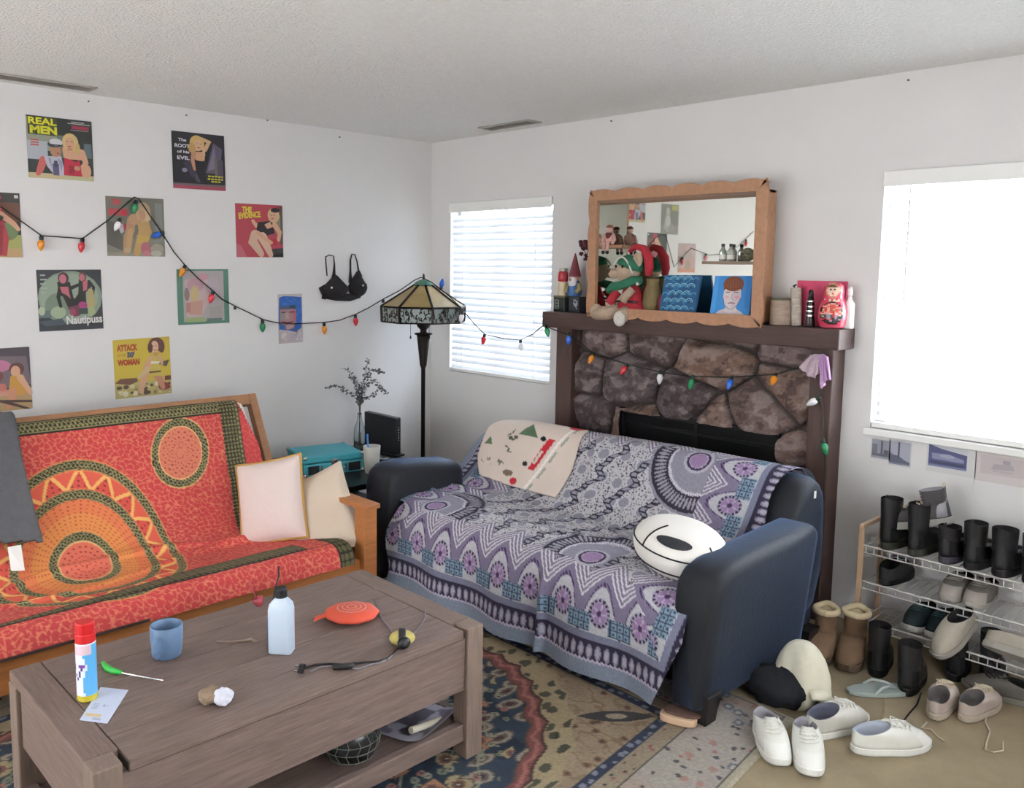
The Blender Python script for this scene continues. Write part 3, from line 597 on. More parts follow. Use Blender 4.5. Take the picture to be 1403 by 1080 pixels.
# ---- sofa --------------------------------------------------------------------
def rrect(x0,x1,z0,z1,r,n=5):
    P = []
    for cx,cz,a0 in ((x1-r,z1-r,0),(x0+r,z1-r,90),(x0+r,z0+r*.3,180),(x1-r,z0+r*.3,270)):
        rr = r if cz > (z0+z1)/2 else r*.3
        for i in range(n): a = math.radians(a0+90*i/(n-1)); P.append(((x1-rr if cx > (x0+x1)/2 else x0+rr)+rr*math.cos(a), cz+rr*math.sin(a)))
    return P
def sofa():
    t = thing('sofa','navy velvet sofa with rounded arms in front of the fireplace','sofa',(2.09,-.85,0))
    def arm(sgn, xin, xout_b, xout_t, zf, zb, nm):
        m = MB(); rings = []
        for y,dz,ins in (((-.585,-.05,.02),(-.60,-.015,.006),(-.64,0,0)) if sgn > 0 else ((-.855,-.05,.02),(-.87,-.015,.006),(-.90,0,0)))+(((-.85,0,0),) if sgn > 0 else ())+((-1.1,0,0),(-1.22,-.004,0),(-1.29,-.018,0),(-1.325,-.045,.002),(-1.345,-.085,.010),(-1.352,-.14,.022)):
            f = (y+.6)/(-1.33+.6); zt = zb+(zf-zb)*min(max(f,0),1)+dz
            ring = []
            for px,pz in rrect(0,.175,.072,zt,.046):
                k = (pz-.072)/(.6-.072); w = px/.175; xo = xout_b+(xout_t-xout_b)*k; x = xin+(xo-xin)*w
                ring.append((x+(.5-w)*2*ins*(1 if sgn > 0 else -1),y,pz))
            rings.append(ring if sgn > 0 else ring[::-1])
        m.loft(rings); build(m,nm,m_navy,t,smooth=True)
    arm(1,2.935,3.062,3.118,.583,.607,'arm'); arm(-1,1.31,1.105,1.085,.625,.545,'arm')
    # base, seat, back
    build(MB().bb(1.16,3.02,-1.30,-.42,.11,.27),'base',m_navy,t,bevel=.02)
    m = MB(); P = [(-.70,.25),(-1.28,.25),(-1.325,.28),(-1.335,.36),(-1.315,.41),(-1.26,.432),(-.95,.428),(-.70,.42)]
    m.loft([[(x,y,z) for y,z in P] for x in (1.30,2.94)]); build(m,'seat_cushion',m_navy,t,smooth=False,bevel=.02)
    m = MB(); prof = [(-.36,.14),(-.355,.55),(-.365,.68),(-.395,.735),(-.455,.757),(-.52,.745),(-.575,.69),(-.68,.55),(-.79,.42),(-.80,.26),(-.7,.14)]
    rings = []
    for x,k in ((1.015,.50),(1.03,.62),(1.06,.72),(1.11,.80),(1.19,.87),(1.29,.915),(1.42,.94),(1.8,.98),(2.3,1.),(2.85,1.),(2.96,1.),(3.0,.985),(3.02,.94),(3.025,.88)):
        rings.append([(x,-.52+(y+.52)*(.96 if k < .93 else 1),.14+(z-.14)*k) for y,z in prof])
    m.loft(rings); build(m,'back',m_navy,t,smooth=True,sub=1)
    for xx,yy in ((3.035,-1.285),(1.15,-1.285),(3.02,-.50),(1.15,-.50)):
        m = MB(); rings = []
        for z,s in ((.0105,.034),(.05,.038),(.125,.050)): rings.append([(xx+a*s,yy+b*s,z) for a,b in ((-1,-1),(1,-1),(1,1),(-1,1))])
        m.loft(rings); build(m,'leg',m_foot,t,bevel=.004)
    b = MB(); p = oY(1112,680,-.42); b.box((3.027,-.47,.68),(.002,.018,.03)); build(b,'care_tag',m_white,t)
sofa()
# ---- fireplace -----------------------------------------------------------------
m_man = mat('dark_stained_beam', '4a3631', .6, noise=(10,.25), stretch=(.7,8,8), bump=(40,.2))
m_post = mat('dark_stained_post', '4d3832', .6, noise=(10,.25), stretch=(8,8,.7), bump=(40,.2))
m_stone = mat('rough_stone', None, .85, bump=(55,.8), noise=(30,.22))
m_fire = mat('black_steel', '17161a', .6, .3); m_glassd = mat('fire_glass', '0c0c0e', .3)
MZ = 1.345                                                    # mantel top
def fireplace():
    t = thing('fireplace','dark stone fireplace with a heavy brown wooden mantel','fireplace',(2.1,-.08,0))
    build(MB().bb(1.205,2.957,-.165,0,1.253,MZ),'mantel_shelf',m_man,t,bevel=.006)
    for a,b in ((1.285,1.40),(2.815,2.918)): build(MB().bb(a,b,-.125,0,0,1.253),'post',m_post,t,bevel=.005)
    x = np.arange(1.39,2.826,.0065); z = np.arange(.0,1.256,.0065); X, Zg = np.meshgrid(x, z)
    wx = X+.05*fbm(X*5,Zg*5,2); wz = Zg+.05*fbm(X*5,Zg*5,6)
    d1,d2,cid = voro(wx*3.3+.3,wz*4.4,77,.95); e = d2-d1
    ridg = 1-np.abs(2*fbm(X*9+cid*30,Zg*13+X*4,9,5)-1)
    dep = np.clip(e/.22,0,1)**.6*(.045+.03*cid)+.030*np.clip(e/.3,0,1)*(ridg-.5)+.012*fbm(X*28,Zg*34,12)
    C = np.ones(X.shape+(3,))*np.array([104,88,82.]); tone = np.stack([hsh(cid*91,3.),hsh(cid*57,5.),hsh(cid*33,8.)],-1)
    C = C*(.80+.42*tone[...,:1]); C = C+np.stack([16*(tone[...,1]-.45), 2*tone[...,1]-2, -14*(tone[...,1]-.45)],-1)
    vein = fbm(X*13+Zg*9+cid*9,Zg*26-X*7,15,5); C = put(C, vein > .56, (150,136,134), .55); C = put(C, vein < .36, (62,48,48), .6); C = put(C, fbm(X*40,Zg*40,17) > .62, (134,120,118), .4)
    C = put(C, e < .055, (66,58,54), .9)
    keep = ~((X > 1.725)&(X < 2.640)&(Zg < .815)); P = np.stack([X,-.022-np.clip(dep,0,.1),Zg],-1)
    grid_mesh('stone_facing', P, C, m_stone, t, keep=keep[:-1,:-1])
    mb = MB(); mb.bb(1.705,1.73,-.06,-.005,0,.835); mb.bb(2.635,2.66,-.06,-.005,0,.835); mb.bb(1.705,2.66,-.06,-.005,.805,.835); build(mb,'firebox_frame',m_fire,t,bevel=.003)
    s = MB(); s.bb(1.73,2.18,-.034,-.024,.02,.805); s.bb(2.19,2.635,-.034,-.024,.02,.805); build(s,'fire_door',m_glassd,t,bevel=.003)
    s = MB(); s.bb(1.73,2.635,-.042,-.034,.74,.757); s.bb(2.176,2.194,-.044,-.034,.02,.80); build(s,'door_trim',m_fire,t,bevel=.002)
    build(MB().bb(1.73,2.635,-.02,-.008,.0,.81),'firebox_backing',m_dark,t)
fireplace()
# ---- black side table --------------------------------------------------------------
m_blackw = mat('black_lacquer', '121113', .28)
def side_table():
    t = thing('side_table','black side table between the futon and the sofa, holding the turquoise record player','table',(.55,-1.05,0))
    build(MB().bb(.08,.93,-1.46,-.70,.41,.44),'tabletop',m_blackw,t,bevel=.003)
    for xx,yy in ((.10,-1.44),(.86,-1.44),(.10,-.77),(.86,-.77)): build(MB().bb(xx,xx+.05,yy,yy+.05,0,.41),'leg',m_blackw,t,bevel=.003)
    build(MB().bb(.12,.89,-1.42,-.74,.14,.16),'shelf',m_blackw,t,bevel=.003)
    build(MB().bb(.11,.125,-1.42,-.74,.16,.41),'back_panel',m_blackw,t)
side_table()
# ================================================================ POSTERS ON THE LEFT WALL
SK='c99a7c'; SK2='b98468'; PK='c9788a'
GP = 'old magazine covers on the left wall'
def sheet(name, lab, cat, yc, zc, w, h, rot, fn, bg, curl=.0, group=GP, x0=.002):
    c, q = math.cos(rot), math.sin(rot)
    def M(a, b, k):
        u = (a-.5)*w; v = (b-.5)*h; e = curl*(abs(a-.5)*2)**3*(1-b)
        return Vector((x0+.0006+k+e, yc+u*c-v*q, zc+u*q+v*c))
    A = Art(M); A.mb.setc(bg)
    A.mb.prism([(0,0),(1,0),(1,1),(0,1)], -.0012, 0., M); fn(A)
    return tag(build(A.mb, name, INK, base=(x0,yc,zc)), lab, cat, group)
def p_sailor(A):
    A.rect(.0,.0,1,1,'2b302c').rect(0,.45,.45,.98,'8e9180').rect(0,.30,.30,.6,'a9adb4').rect(0,0,1,.085,'bfae86').rect(.55,.0,1,.06,'b4b488').rect(.45,.35,.60,.72,'6b7064').rect(.86,.38,.98,.62,'5d6b70')
    A.rect(.02,.70,.46,.985,'41432a').text('REAL',.03,.865,.455,.975,'d8d42c',.035).text('MEN',.05,.715,.455,.845,'cfcc2e',.05)
    A.rect(.68,.95,.88,.965,'b9b6b0').rect(.62,.925,.97,.937,'c6c2bc').rect(.68,.845,.95,.90,'9c2f48').rect(.66,.822,.94,.83,'b9a8a4')
    for i,y in enumerate((.60,.56,.52)): A.rect(.05,y,.17,y+.025,'b4584a')
    A.limb([(.23,.30),(.17,.13),(.14,.07)],[.12,.10,.07],'c0605a'); A.poly([(.24,.36),(.50,.38),(.56,.06),(.38,.07),(.28,.20)],'b5b2bd').poly([(.30,.33),(.36,.15),(.34,.34)],'8f93a8').poly([(.44,.34),(.50,.12),(.52,.30)],'8f93a8')
    A.ell(.42,.46,.085,.10,'b08062').ell(.40,.56,.10,.045,'3a3a46').ell(.43,.60,.10,.06,'c9c8cc').rect(.33,.545,.52,.565,'23232c').ell(.455,.42,.02,.012,'8e3a3a')
    A.poly([(.36,.25),(.46,.25),(.46,.06),(.37,.06)],'56506e').rect(.385,.20,.44,.30,'403c58')
    A.limb([(.58,.50),(.60,.38)],[.12,.12],SK); A.poly([(.52,.50),(.86,.50),(.82,.34),(.56,.34)],SK).limb([(.82,.47),(.88,.30),(.80,.20)],[.11,.09,.06],SK)
    A.poly([(.54,.36),(.66,.33),(.72,.30),(.78,.34),(.82,.07),(.53,.07)],'b3283c').poly([(.62,.25),(.72,.22),(.68,.10),(.60,.10)],'8d1e30').ell(.88,.16,.08,.12,SK).ell(.74,.20,.05,.04,SK2)
    A.ell(.65,.62,.125,.15,'c9ae72').ell(.64,.60,.075,.105,SK).ell(.76,.52,.04,.10,'bfa266').rect(.61,.545,.66,.56,'a03038').rect(.585,.625,.62,.635,'4a3428').rect(.655,.625,.69,.635,'4a3428').rect(.60,.48,.68,.53,SK2)
def p_root(A):
    A.rect(0,0,1,1,'1f1e24').poly([(.36,.2),(.2,.45),(.34,.62),(.5,.3)],'3b3344').poly([(.62,.3),(.78,.85),(.95,.75),(.9,.3)],'5d5468').poly([(.66,.34),(.80,.80),(.84,.40)],'7b7086').rect(.86,.2,.96,.55,'4f4a58').rect(.80,.25,.85,.6,'6c6458')
    A.ell(.22,.33,.05,.04,'8c8596').rect(0,.0,1,.06,'9c4050').rect(0,.06,1,.10,'6f5a60')
    for t,x0,x1,y,h in (('The',.12,.27,.83,.055),('ROOT',.05,.33,.72,.065),('of his',.09,.32,.625,.05),('EVIL',.09,.32,.51,.065)): A.text(t,x0,y,x1,y+h,'d6d4da',.03)
    A.limb([(.62,.72),(.70,.86),(.56,.90)],[.08,.10,.07],'c7a27c'); A.poly([(.40,.66),(.62,.68),(.60,.50),(.44,.52)],'c89a76').limb([(.40,.66),(.38,.50),(.41,.36)],[.09,.08,.06],SK2)
    A.poly([(.41,.53),(.50,.50),(.60,.52),(.58,.34),(.62,.12),(.46,.12),(.43,.36)],'15141a').poly([(.44,.30),(.52,.12),(.46,.12),(.40,.20)],'4a4450').ell(.47,.82,.14,.14,'c9a766').ell(.37,.73,.07,.09,'b8935a').ell(.50,.79,.075,.10,'cfa484').rect(.47,.735,.53,.75,'8c2f34').rect(.45,.805,.48,.815,'40302a').rect(.52,.805,.55,.815,'40302a').limb([(.58,.74),(.60,.62)],[.05,.04],'cfa484')
    for y,x in ((.235,.66),(.185,.65),(.14,.70)): A.rect(x,y,.95,y+.008,'26262a'); 
    for y,x,x1 in ((.235,.66,.95),(.185,.65,.95),(.14,.72,.90)):
        k = x
        while k < x1: A.rect(k,y,min(k+.05,x1),y+.026,'c8c23a'); k += .065
def p_pinkdress(A):
    A.rect(0,0,1,1,'3a3833').rect(.55,.0,1,.35,'9a9a58').rect(.0,0,1,.14,'b39468').ell(.80,.40,.16,.14,'6a7c54').rect(.92,.92,.98,.97,'c9c6bc').rect(.72,.55,.99,.85,'6a4434')
    A.poly([(.25,.55),(.75,.60),(.82,.30),(.78,.02),(.45,.02),(.35,.30)],'a2343c').poly([(.55,.50),(.75,.50),(.72,.05),(.60,.05)],'86262f').ell(.58,.74,.16,.17,'b03a48').ell(.54,.76,.09,.11,SK).limb([(.72,.66),(.90,.52),(.96,.44)],[.10,.08,.06],SK).limb([(.35,.62),(.50,.80)],[.09,.08],SK).ell(.62,.92,.12,.06,'b83a50').rect(.51,.71,.57,.725,'8c2430')
def p_olive(A):
    A.rect(0,0,1,1,'6e6b60').rect(0,.0,1,.30,'7b7668').poly([(.0,.2),(.35,.05),(.2,.55),(0,.6)],'55524a').rect(.84,.25,.97,.92,'7c7e76').rect(.0,0,1,.06,'8a8474')
    A.text('THE',.10,.86,.25,.955,'c23a44',.05)
    for x in (.05,.12,.185,.25,.31): A.rect(x,.68,x+.045,.80,'c43542')
    A.rect(.05,.73,.35,.755,'c43542').ell(.31,.74,.05,.06,'b53040')
    A.poly([(.30,.55),(.40,.53),(.36,.42),(.27,.46)],'a83448').poly([(.17,.53),(.28,.55),(.29,.42),(.24,.38)],'b8b2b4')
    A.limb([(.42,.62),(.40,.44),(.33,.30),(.30,.06)],[.14,.15,.11,.08],'a88660').limb([(.62,.60),(.66,.42),(.58,.26),(.50,.06)],[.20,.24,.18,.12],'b08e58').limb([(.55,.62),(.40,.52)],[.09,.07],'a97f5e').limb([(.40,.42),(.36,.12)],[.10,.08],'b79064')
    A.ell(.47,.63,.09,.10,'b38b68').ell(.63,.76,.13,.17,'b79c78').ell(.70,.70,.07,.10,'c0a684').ell(.61,.70,.06,.09,'b58a68').poly([(.50,.36),(.74,.34),(.70,.24),(.52,.22)],'b8964c').ell(.66,.14,.09,.11,'a5606a').ell(.67,.05,.07,.05,'b4707a').ell(.86,.12,.12,.10,'96907f').ell(.84,.05,.10,.05,'a9a394').ell(.34,.10,.06,.05,'b29a78')
def p_evidence(A):
    A.rect(0,0,1,1,'a83c48').poly([(.0,0),(.22,0),(.10,.22),(0,.25)],'b5606c').rect(.93,.25,1,.98,'59493f').poly([(.70,.0),(1,.0),(1,.18),(.74,.16)],'2b2a26').rect(.84,.45,.95,.80,'7c7c68')
    A.text('THE',.14,.845,.34,.945,'d6c93a',.05).text('EVIDENCE',.07,.71,.53,.825,'d4c63a',.04,.10)
    A.limb([(.62,.62),(.42,.60),(.36,.68)],[.12,.09,.07],SK).poly([(.46,.66),(.76,.70),(.82,.46),(.60,.40),(.42,.48)],'241c20').poly([(.60,.62),(.72,.68),(.78,.58),(.66,.54)],SK).poly([(.36,.50),(.58,.46),(.54,.36),(.34,.40)],'241c20').limb([(.82,.62),(.93,.48),(.90,.34)],[.11,.09,.08],SK)
    A.limb([(.40,.42),(.34,.30),(.52,.06)],[.20,.20,.12],'c7a58e').limb([(.55,.38),(.64,.22),(.72,.05)],[.20,.16,.11],'caa890').poly([(.72,.34),(.86,.36),(.88,.24),(.74,.22)],'a82434').limb([(.46,.46),(.62,.34),(.74,.28)],[.08,.07,.07],SK)
    A.ell(.80,.80,.13,.14,'c0a878').ell(.78,.78,.085,.10,SK).ell(.84,.90,.10,.045,'2c2a2c').rect(.755,.735,.80,.75,'942a34').rect(.74,.79,.77,.80,'35292a').rect(.80,.80,.83,.81,'35292a')
def p_naut(A):
    A.rect(0,0,1,1,'34363a').ell(.50,.54,.50,.44,'7f8f7e').ell(.48,.56,.46,.38,'8d9a86').ell(.30,.40,.20,.22,'72806f').rect(.0,.22,.40,.34,'5b6a6c').poly([(.0,.16),(.35,.20),(.42,.10),(.1,.08)],'455056').ell(.30,.30,.12,.10,'97a486').ell(.05,.33,.05,.07,'a9b294').rect(.55,.0,1,.13,'33353a')
    for i in range(5): A.rect(.05,.90-.07*i,.13+.02*(i%2),.925-.07*i,'9ba39a')
    A.limb([(.36,.72),(.31,.55),(.34,.40)],[.09,.06,.05],'22231f').poly([(.30,.80),(.50,.80),(.54,.55),(.60,.42),(.46,.36),(.38,.56),(.33,.58)],'272722').poly([(.34,.72),(.47,.72),(.48,.62),(.50,.52),(.44,.58),(.37,.62)],'b5626c').limb([(.52,.70),(.66,.76),(.72,.80)],[.06,.05,.05],'22231f').poly([(.64,.84),(.80,.82),(.86,.74),(.74,.62),(.74,.44),(.58,.40),(.52,.46),(.62,.60)],'272722').poly([(.70,.84),(.78,.82),(.76,.66),(.70,.64)],'b5606c').limb([(.80,.80),(.87,.70),(.84,.56)],[.05,.05,.05],'22231f')
    A.poly([(.78,.68),(.86,.66),(.88,.40),(.84,.26),(.74,.28),(.76,.50)],'a99a68').ell(.80,.30,.08,.08,'9ba57c').ell(.40,.86,.085,.10,'4b3036').ell(.39,.85,.055,.075,'b86a76').ell(.70,.88,.06,.08,'5e4038').ell(.69,.87,.045,.06,'b4646e').ell(.68,.40,.075,.07,'9c3a72').poly([(.44,.38),(.62,.42),(.64,.24),(.54,.22)],'6a3444').ell(.52,.30,.05,.06,'8e4258').rect(.62,.26,.76,.36,'35443f')
    A.text('Nautipuss',.42,.055,.985,.235,'cfcdc8',.03,.02)
def p_folder(A):
    A.rect(0,0,1,1,'4f7a68').rect(.11,.05,.90,.97,'a39a98').poly([(.14,.80),(.35,.86),(.62,.80),(.60,.40),(.45,.14),(.17,.14)],'b7a2a0').ell(.35,.72,.16,.13,'b48f96').ell(.50,.86,.10,.07,'b88a90').ell(.33,.55,.08,.16,'b9a377').poly([(.22,.40),(.48,.44),(.46,.16),(.20,.18)],'b58c7c').ell(.68,.66,.13,.20,'aa9ca2').rect(.14,.04,.52,.12,'93a06c').rect(.55,.05,.85,.10,'5f7068').rect(.16,.22,.24,.40,'a8776c').ell(.18,.55,.05,.12,'82706c').poly([(.60,.30),(.86,.34),(.86,.12),(.60,.12)],'9c948f')
def p_attack(A):
    A.rect(0,0,1,1,'c2a93c').rect(0,.0,1,.26,'b2a266').blotch(.02,.02,.98,.24,['8c7a4e','c8bd92','5c4b3c','a89a66','d2c9a8'],42,.035,5).poly([(.0,.27),(.25,.22),(.40,.27),(.38,.33),(.1,.34)],'6a4a38').poly([(.74,.55),(.98,.60),(.92,.48)],'5d5a4a').ell(.86,.14,.10,.07,'8a3c38').rect(.88,.24,.99,.32,'6f4434')
    A.text('ATTACK',.06,.80,.42,.915,'a8502c',.06).text('OF THE',.07,.715,.20,.755,'b06a2c',.02).text("50'",.23,.685,.36,.785,'5c6068',.07).text('WOMAN',.06,.555,.44,.665,'ad4c2a',.06)
    A.limb([(.66,.62),(.56,.48),(.50,.28),(.44,.08)],[.14,.13,.10,.07],SK).limb([(.72,.40),(.80,.24),(.84,.12)],[.16,.12,.08],SK2).limb([(.58,.46),(.42,.34)],[.09,.06],'c4aa80')
    A.poly([(.62,.66),(.80,.66),(.78,.54),(.82,.40),(.92,.36),(.90,.32),(.60,.34),(.64,.54)],'c0a94c').poly([(.62,.60),(.80,.58),(.79,.54),(.62,.55)],'d4cbb0').poly([(.60,.42),(.82,.42),(.81,.39),(.60,.39)],'6a5634').limb([(.64,.66),(.60,.54)],[.06,.05],SK).limb([(.80,.66),(.84,.54)],[.06,.05],SK)
    A.ell(.75,.88,.14,.12,'5f3a34').ell(.84,.84,.06,.11,'5f3a34').ell(.72,.84,.07,.105,'c9a082').ell(.64,.83,.045,.09,'56342e').rect(.70,.775,.75,.788,'9c3230').rect(.685,.85,.71,.86,'3b2a26').rect(.735,.85,.76,.86,'3b2a26').rect(.70,.69,.76,.74,SK2)
def p_pinks(A):
    A.rect(0,0,1,1,'4a4046').rect(0,.0,1,.34,'a98a62').poly([(.2,.9),(.95,.85),(1,.4),(.5,.35)],'6e5f64').ell(.52,.72,.20,.10,'b4708c').ell(.40,.85,.08,.05,'a8607c').ell(.48,.56,.12,.11,'6f3e38').ell(.47,.52,.075,.10,SK).ell(.80,.66,.11,.10,'5c3a34').ell(.78,.62,.07,.09,SK).poly([(.40,.45),(.62,.44),(.66,.26),(.38,.28)],'b8685c').limb([(.44,.40),(.30,.26),(.62,.30)],[.10,.08,.07],'c07c6c').poly([(.70,.55),(.90,.55),(.94,.30),(.86,.22),(.66,.26)],'bd8a3c').limb([(.84,.52),(.94,.34),(.98,.26)],[.10,.08,.07],SK).limb([(.72,.30),(.70,.14),(.66,.06)],[.12,.10,.08],'c08468').poly([(.2,.22),(1,.14),(1,.10),(.2,.18)],'4a3830').poly([(.5,.16),(.9,.0),(.98,.0),(.6,.18)],'4a3830').rect(.3,.24,.66,.30,'c08a78')
def p_greypost(A):
    A.rect(0,0,1,1,'77756c').rect(0,0,1,.3,'84827a').rect(.03,.80,.40,.97,'a3a05c').ell(.62,.74,.12,.16,'a5a39a').poly([(.50,.62),(.76,.62),(.86,.20),(.60,.05),(.44,.25)],'9d9b94').ell(.60,.42,.14,.2,'b3b0a8').ell(.40,.2,.2,.14,'8e8c84').ell(.63,.78,.06,.09,'b8a89a')
def p_salmon(A):
    A.rect(0,0,1,1,'a88f8c').rect(0,.0,1,.14,'b8785a').rect(.05,.62,.5,.95,'b49a9a').poly([(.25,.70),(.62,.74),(.66,.14),(.30,.10)],'8a7c74').ell(.40,.60,.18,.2,'9a8a84').limb([(.30,.45),(.24,.12)],[.10,.08],'c07c62').limb([(.60,.45),(.66,.12)],[.10,.08],'bf7e66').ell(.45,.82,.10,.11,'c0a094')
PS = dict(poster=1)
sheet('poster','black and yellow magazine cover lettered REAL MEN with sailor and red dress woman','poster',-2.402,2.155,.305,.298,.008,p_sailor,'2b302c')
sheet('poster','dark book cover lettered The ROOT of his EVIL with blonde woman in black','poster',-1.683,2.160,.305,.306,.014,p_root,'1f1e24')
sheet('poster','cover with a red dress woman at the left photo edge below the sailor cover','poster',-2.750,1.770,.305,.307,.004,p_pinkdress,'3a3833')
sheet('poster','olive grey cover with red lettering behind the peak of the light string','poster',-2.042,1.786,.305,.308,.004,p_olive,'6e6b60')
sheet('poster','red cover with yellow lettering THE EVIDENCE and reclining woman in black','poster',-1.318,1.793,.305,.308,.012,p_evidence,'a83c48')
sheet('poster','green grey cover lettered Nautipuss with two figures in black','poster',-2.382,1.406,.308,.306,.012,p_naut,'34363a')
sheet('poster','faded pale cover in a green plastic folder under the sagging light string','poster',-1.674,1.412,.305,.308,.010,p_folder,'4f7a68')
sheet('poster',"yellow cover lettered ATTACK OF THE 50' WOMAN above the futon",'poster',-2.027,1.036,.305,.315,.020,p_attack,'c2a93c')
sheet('poster','dusky cover with women in pink and orange at the lower left photo edge','poster',-2.735,1.024,.305,.308,.012,p_pinks,'4a4046')
sheet('poster','pale grey cover with a yellow corner that shows reflected in the mirror top','poster',-2.94,2.055,.275,.275,0,p_greypost,'77756c')
sheet('poster','faded salmon cover that shows reflected low in the middle of the mirror','poster',-3.24,1.705,.29,.275,0,p_salmon,'a88f8c')
def p_blue(A):
    A.rect(0,0,1,1,'b9aeb0'); g = random.Random(4)
    A.poly([(.03,.29),(.02,.55),(.05,.93),(.22,.96),(.60,.95),(.97,.93),(.98,.55),(.95,.30),(.70,.22),(.4,.26)],'2a5ea8')
    for i in range(26): x = g.uniform(.1,.9); y = g.uniform(.3,.9); A.limb([(x,y),(min(x+g.uniform(-.1,.1),.95),min(y+g.uniform(.03,.09),.94))],[.035,.02],g.choice(['3a72ba','2456a0','3f6fc0']))
    A.poly([(.06,.70),(.70,.72),(.72,.45),(.62,.30),(.36,.27),(.06,.36)],'9a7474').poly([(.06,.76),(.70,.77),(.70,.69),(.06,.69)],'4a5a78').poly([(.46,.77),(.70,.77),(.70,.71),(.46,.71)],'2c4a58')
    A.poly([(.55,.70),(.72,.68),(.72,.46),(.62,.42)],'a86068').poly([(.08,.62),(.30,.62),(.26,.46),(.08,.46)],'84807a').rect(.12,.62,.28,.645,'4e3844').rect(.46,.62,.66,.645,'5c2c3c').poly([(.28,.62),(.40,.62),(.44,.50),(.30,.49)],'a88c84').limb([(.14,.44),(.34,.41),(.58,.43)],[.03,.045,.03],'6a2c40').poly([(.06,.40),(.30,.36),(.22,.30),(.04,.33)],'2a5aa6').poly([(.28,.36),(.62,.42),(.60,.33),(.36,.28)],'b08e8c').limb([(.56,.30),(.76,.22),(.66,.12)],[.02,.03,.02],'6a5c68')
    A.poly([(.06,.26),(.40,.26),(.44,.04),(.04,.04)],'b8a8a8').blotch(.08,.04,.95,.24,['c2bcc0','b3a4ae','c8c2bc'],14,.06,8)
sheet('painting_sheet','small blue painted portrait sheet hanging below the black bra','painting',-1.120,1.270,.168,.300,.012,p_blue,'b9aeb0',group=None)
# ---------------------------------------------------------------- bra pinned to the wall
m_lace = mat('black_cotton', '141014', .8, noise=(60,.3), bump=(80,.3))
def bra():
    t = thing('bra','black bra pinned to the left wall above the blue painting','bra',(.0,-.73,1.53))
    def L(u, v, x=.006): p = oX(u, v, 0); return Vector((x, p.y, p.z))
    def cup(cu, cv, ru, rv, dep, nm):
        c = L(cu,cv); r = L(cu+ru,cv).y-c.y; h = c.z-L(cu,cv+rv).z; m = MB(); rings = []
        for k in range(7):
            f = k/6; s = math.cos(f*PI/2); ring = []
            for j in range(20):
                a = 2*PI*j/20; yy = math.cos(a); zz = math.sin(a); zz = zz*(1.45 if zz > 0 else .95); ring.append((.004+dep*math.sin(f*PI/2), c.y+r*s*yy*(1-.52*max(zz,0)), c.z+h*s*zz))
            rings.append(ring)
        m.loft(rings); build(m, nm, m_lace, t, smooth=True)
    cup(459,395,18,13,.045,'cup'); cup(489,393,13,15,.045,'cup')
    def strip(px, w, nm, x=.008): 
        m = MB(); P = [L(u,v,x) for u,v in px]; rings = []
        for i, p in enumerate(P):
            d = P[min(i+1,len(P)-1)]-P[max(i-1,0)]; n = Vector((0,-d.z,d.y)).normalized(); ww = w[i] if isinstance(w,list) else w
            rings.append([p+n*ww/2, p+n*ww/2+Vector((.003,0,0)), p-n*ww/2+Vector((.003,0,0)), p-n*ww/2])
        m.loft(rings); build(m, nm, m_lace, t)
    strip([(447,378),(445.5,362),(445,352),(450,349.5),(456,351),(457,362),(456.5,376),(456,386)],[.008,.008,.008,.006,.006,.01,.022,.05],'strap')
    strip([(479,388),(479,372),(479,356),(481,348.5),(485,349),(488,358),(490,370),(493,380)],[.03,.013,.011,.008,.007,.008,.012,.03],'strap')
    strip([(440,392),(445,404),(460,408),(478,407.5),(490,404),(500,388)],[.05,.055,.04,.05,.05,.03],'band',.007)
    strip([(446,398),(443,405),(442,410)],[.03,.034,.03],'hook_tab',.010)
    for u,v in ((449,394),(491.5,391)): p = L(u,v,.045); build(MB().ball(p,.007,n=10,m=6),'bead',mat('pearl','e8e2dc',.3),t)
bra()
# ---------------------------------------------------------------- picture cards under the wide window
GC = 'picture cards on the wall under the bright window'
def card(lab, u0,v0,u1,v1, fn, bg, rot=0.):
    a = oY(u0,v0,0); b = oY(u1,v1,0); xc,zc = (a.x+b.x)/2,(a.z+b.z)/2; w,h = b.x-a.x,a.z-b.z; c,q = math.cos(rot),math.sin(rot)
    def M(s, t, k): x = (s-.5)*w; z = (t-.5)*h; return Vector((xc+x*c-z*q, -.0015-k, zc+x*q+z*c))
    A = Art(M); A.mb.setc(bg); A.mb.prism([(0,0),(1,0),(1,1),(0,1)],-.0012,0.,M); fn(A)
    tag(build(A.mb,'picture_card',INK,base=(xc,0,zc)),lab,'picture card',GC)
def c_tower(A): A.rect(.06,.06,.94,.94,'8e8f9a').rect(.06,.06,.94,.28,'61626c').rect(.52,.25,.62,.90,'5a5b66').rect(.08,.28,.35,.72,'6f707a').rect(.68,.26,.92,.48,'565862').rect(.08,.06,.94,.16,'94959e')
def c_obelisk(A): A.rect(.06,.06,.94,.94,'a2a4b0').poly([(.06,.06),(.94,.06),(.94,.20),(.70,.26),(.44,.40),(.20,.42),(.06,.5)],'5c5f70').rect(.40,.30,.48,.92,'50535f').rect(.06,.06,.94,.12,'7d8090')
def c_car(A): A.rect(.03,.18,.83,.97,'c4c4ca').poly([(.04,.20),(.82,.20),(.82,.72),(.30,.84),(.04,.96)],'50537a').poly([(.10,.66),(.45,.68),(.76,.56),(.76,.44),(.12,.46)],'8688a4').poly([(.06,.40),(.80,.38),(.76,.30),(.10,.30)],'3d4060').ell(.42,.60,.16,.07,'9c9eb4').rect(.05,.20,.82,.27,'777a98')
def c_pale(A): A.rect(.10,.25,.95,.80,'c0b4b4').poly([(.30,.40),(.75,.45),(.70,.60),(.36,.58)],'aaa0a4').rect(.52,.60,.66,.72,'a2989e').rect(.34,.34,.72,.40,'b3a8ac')
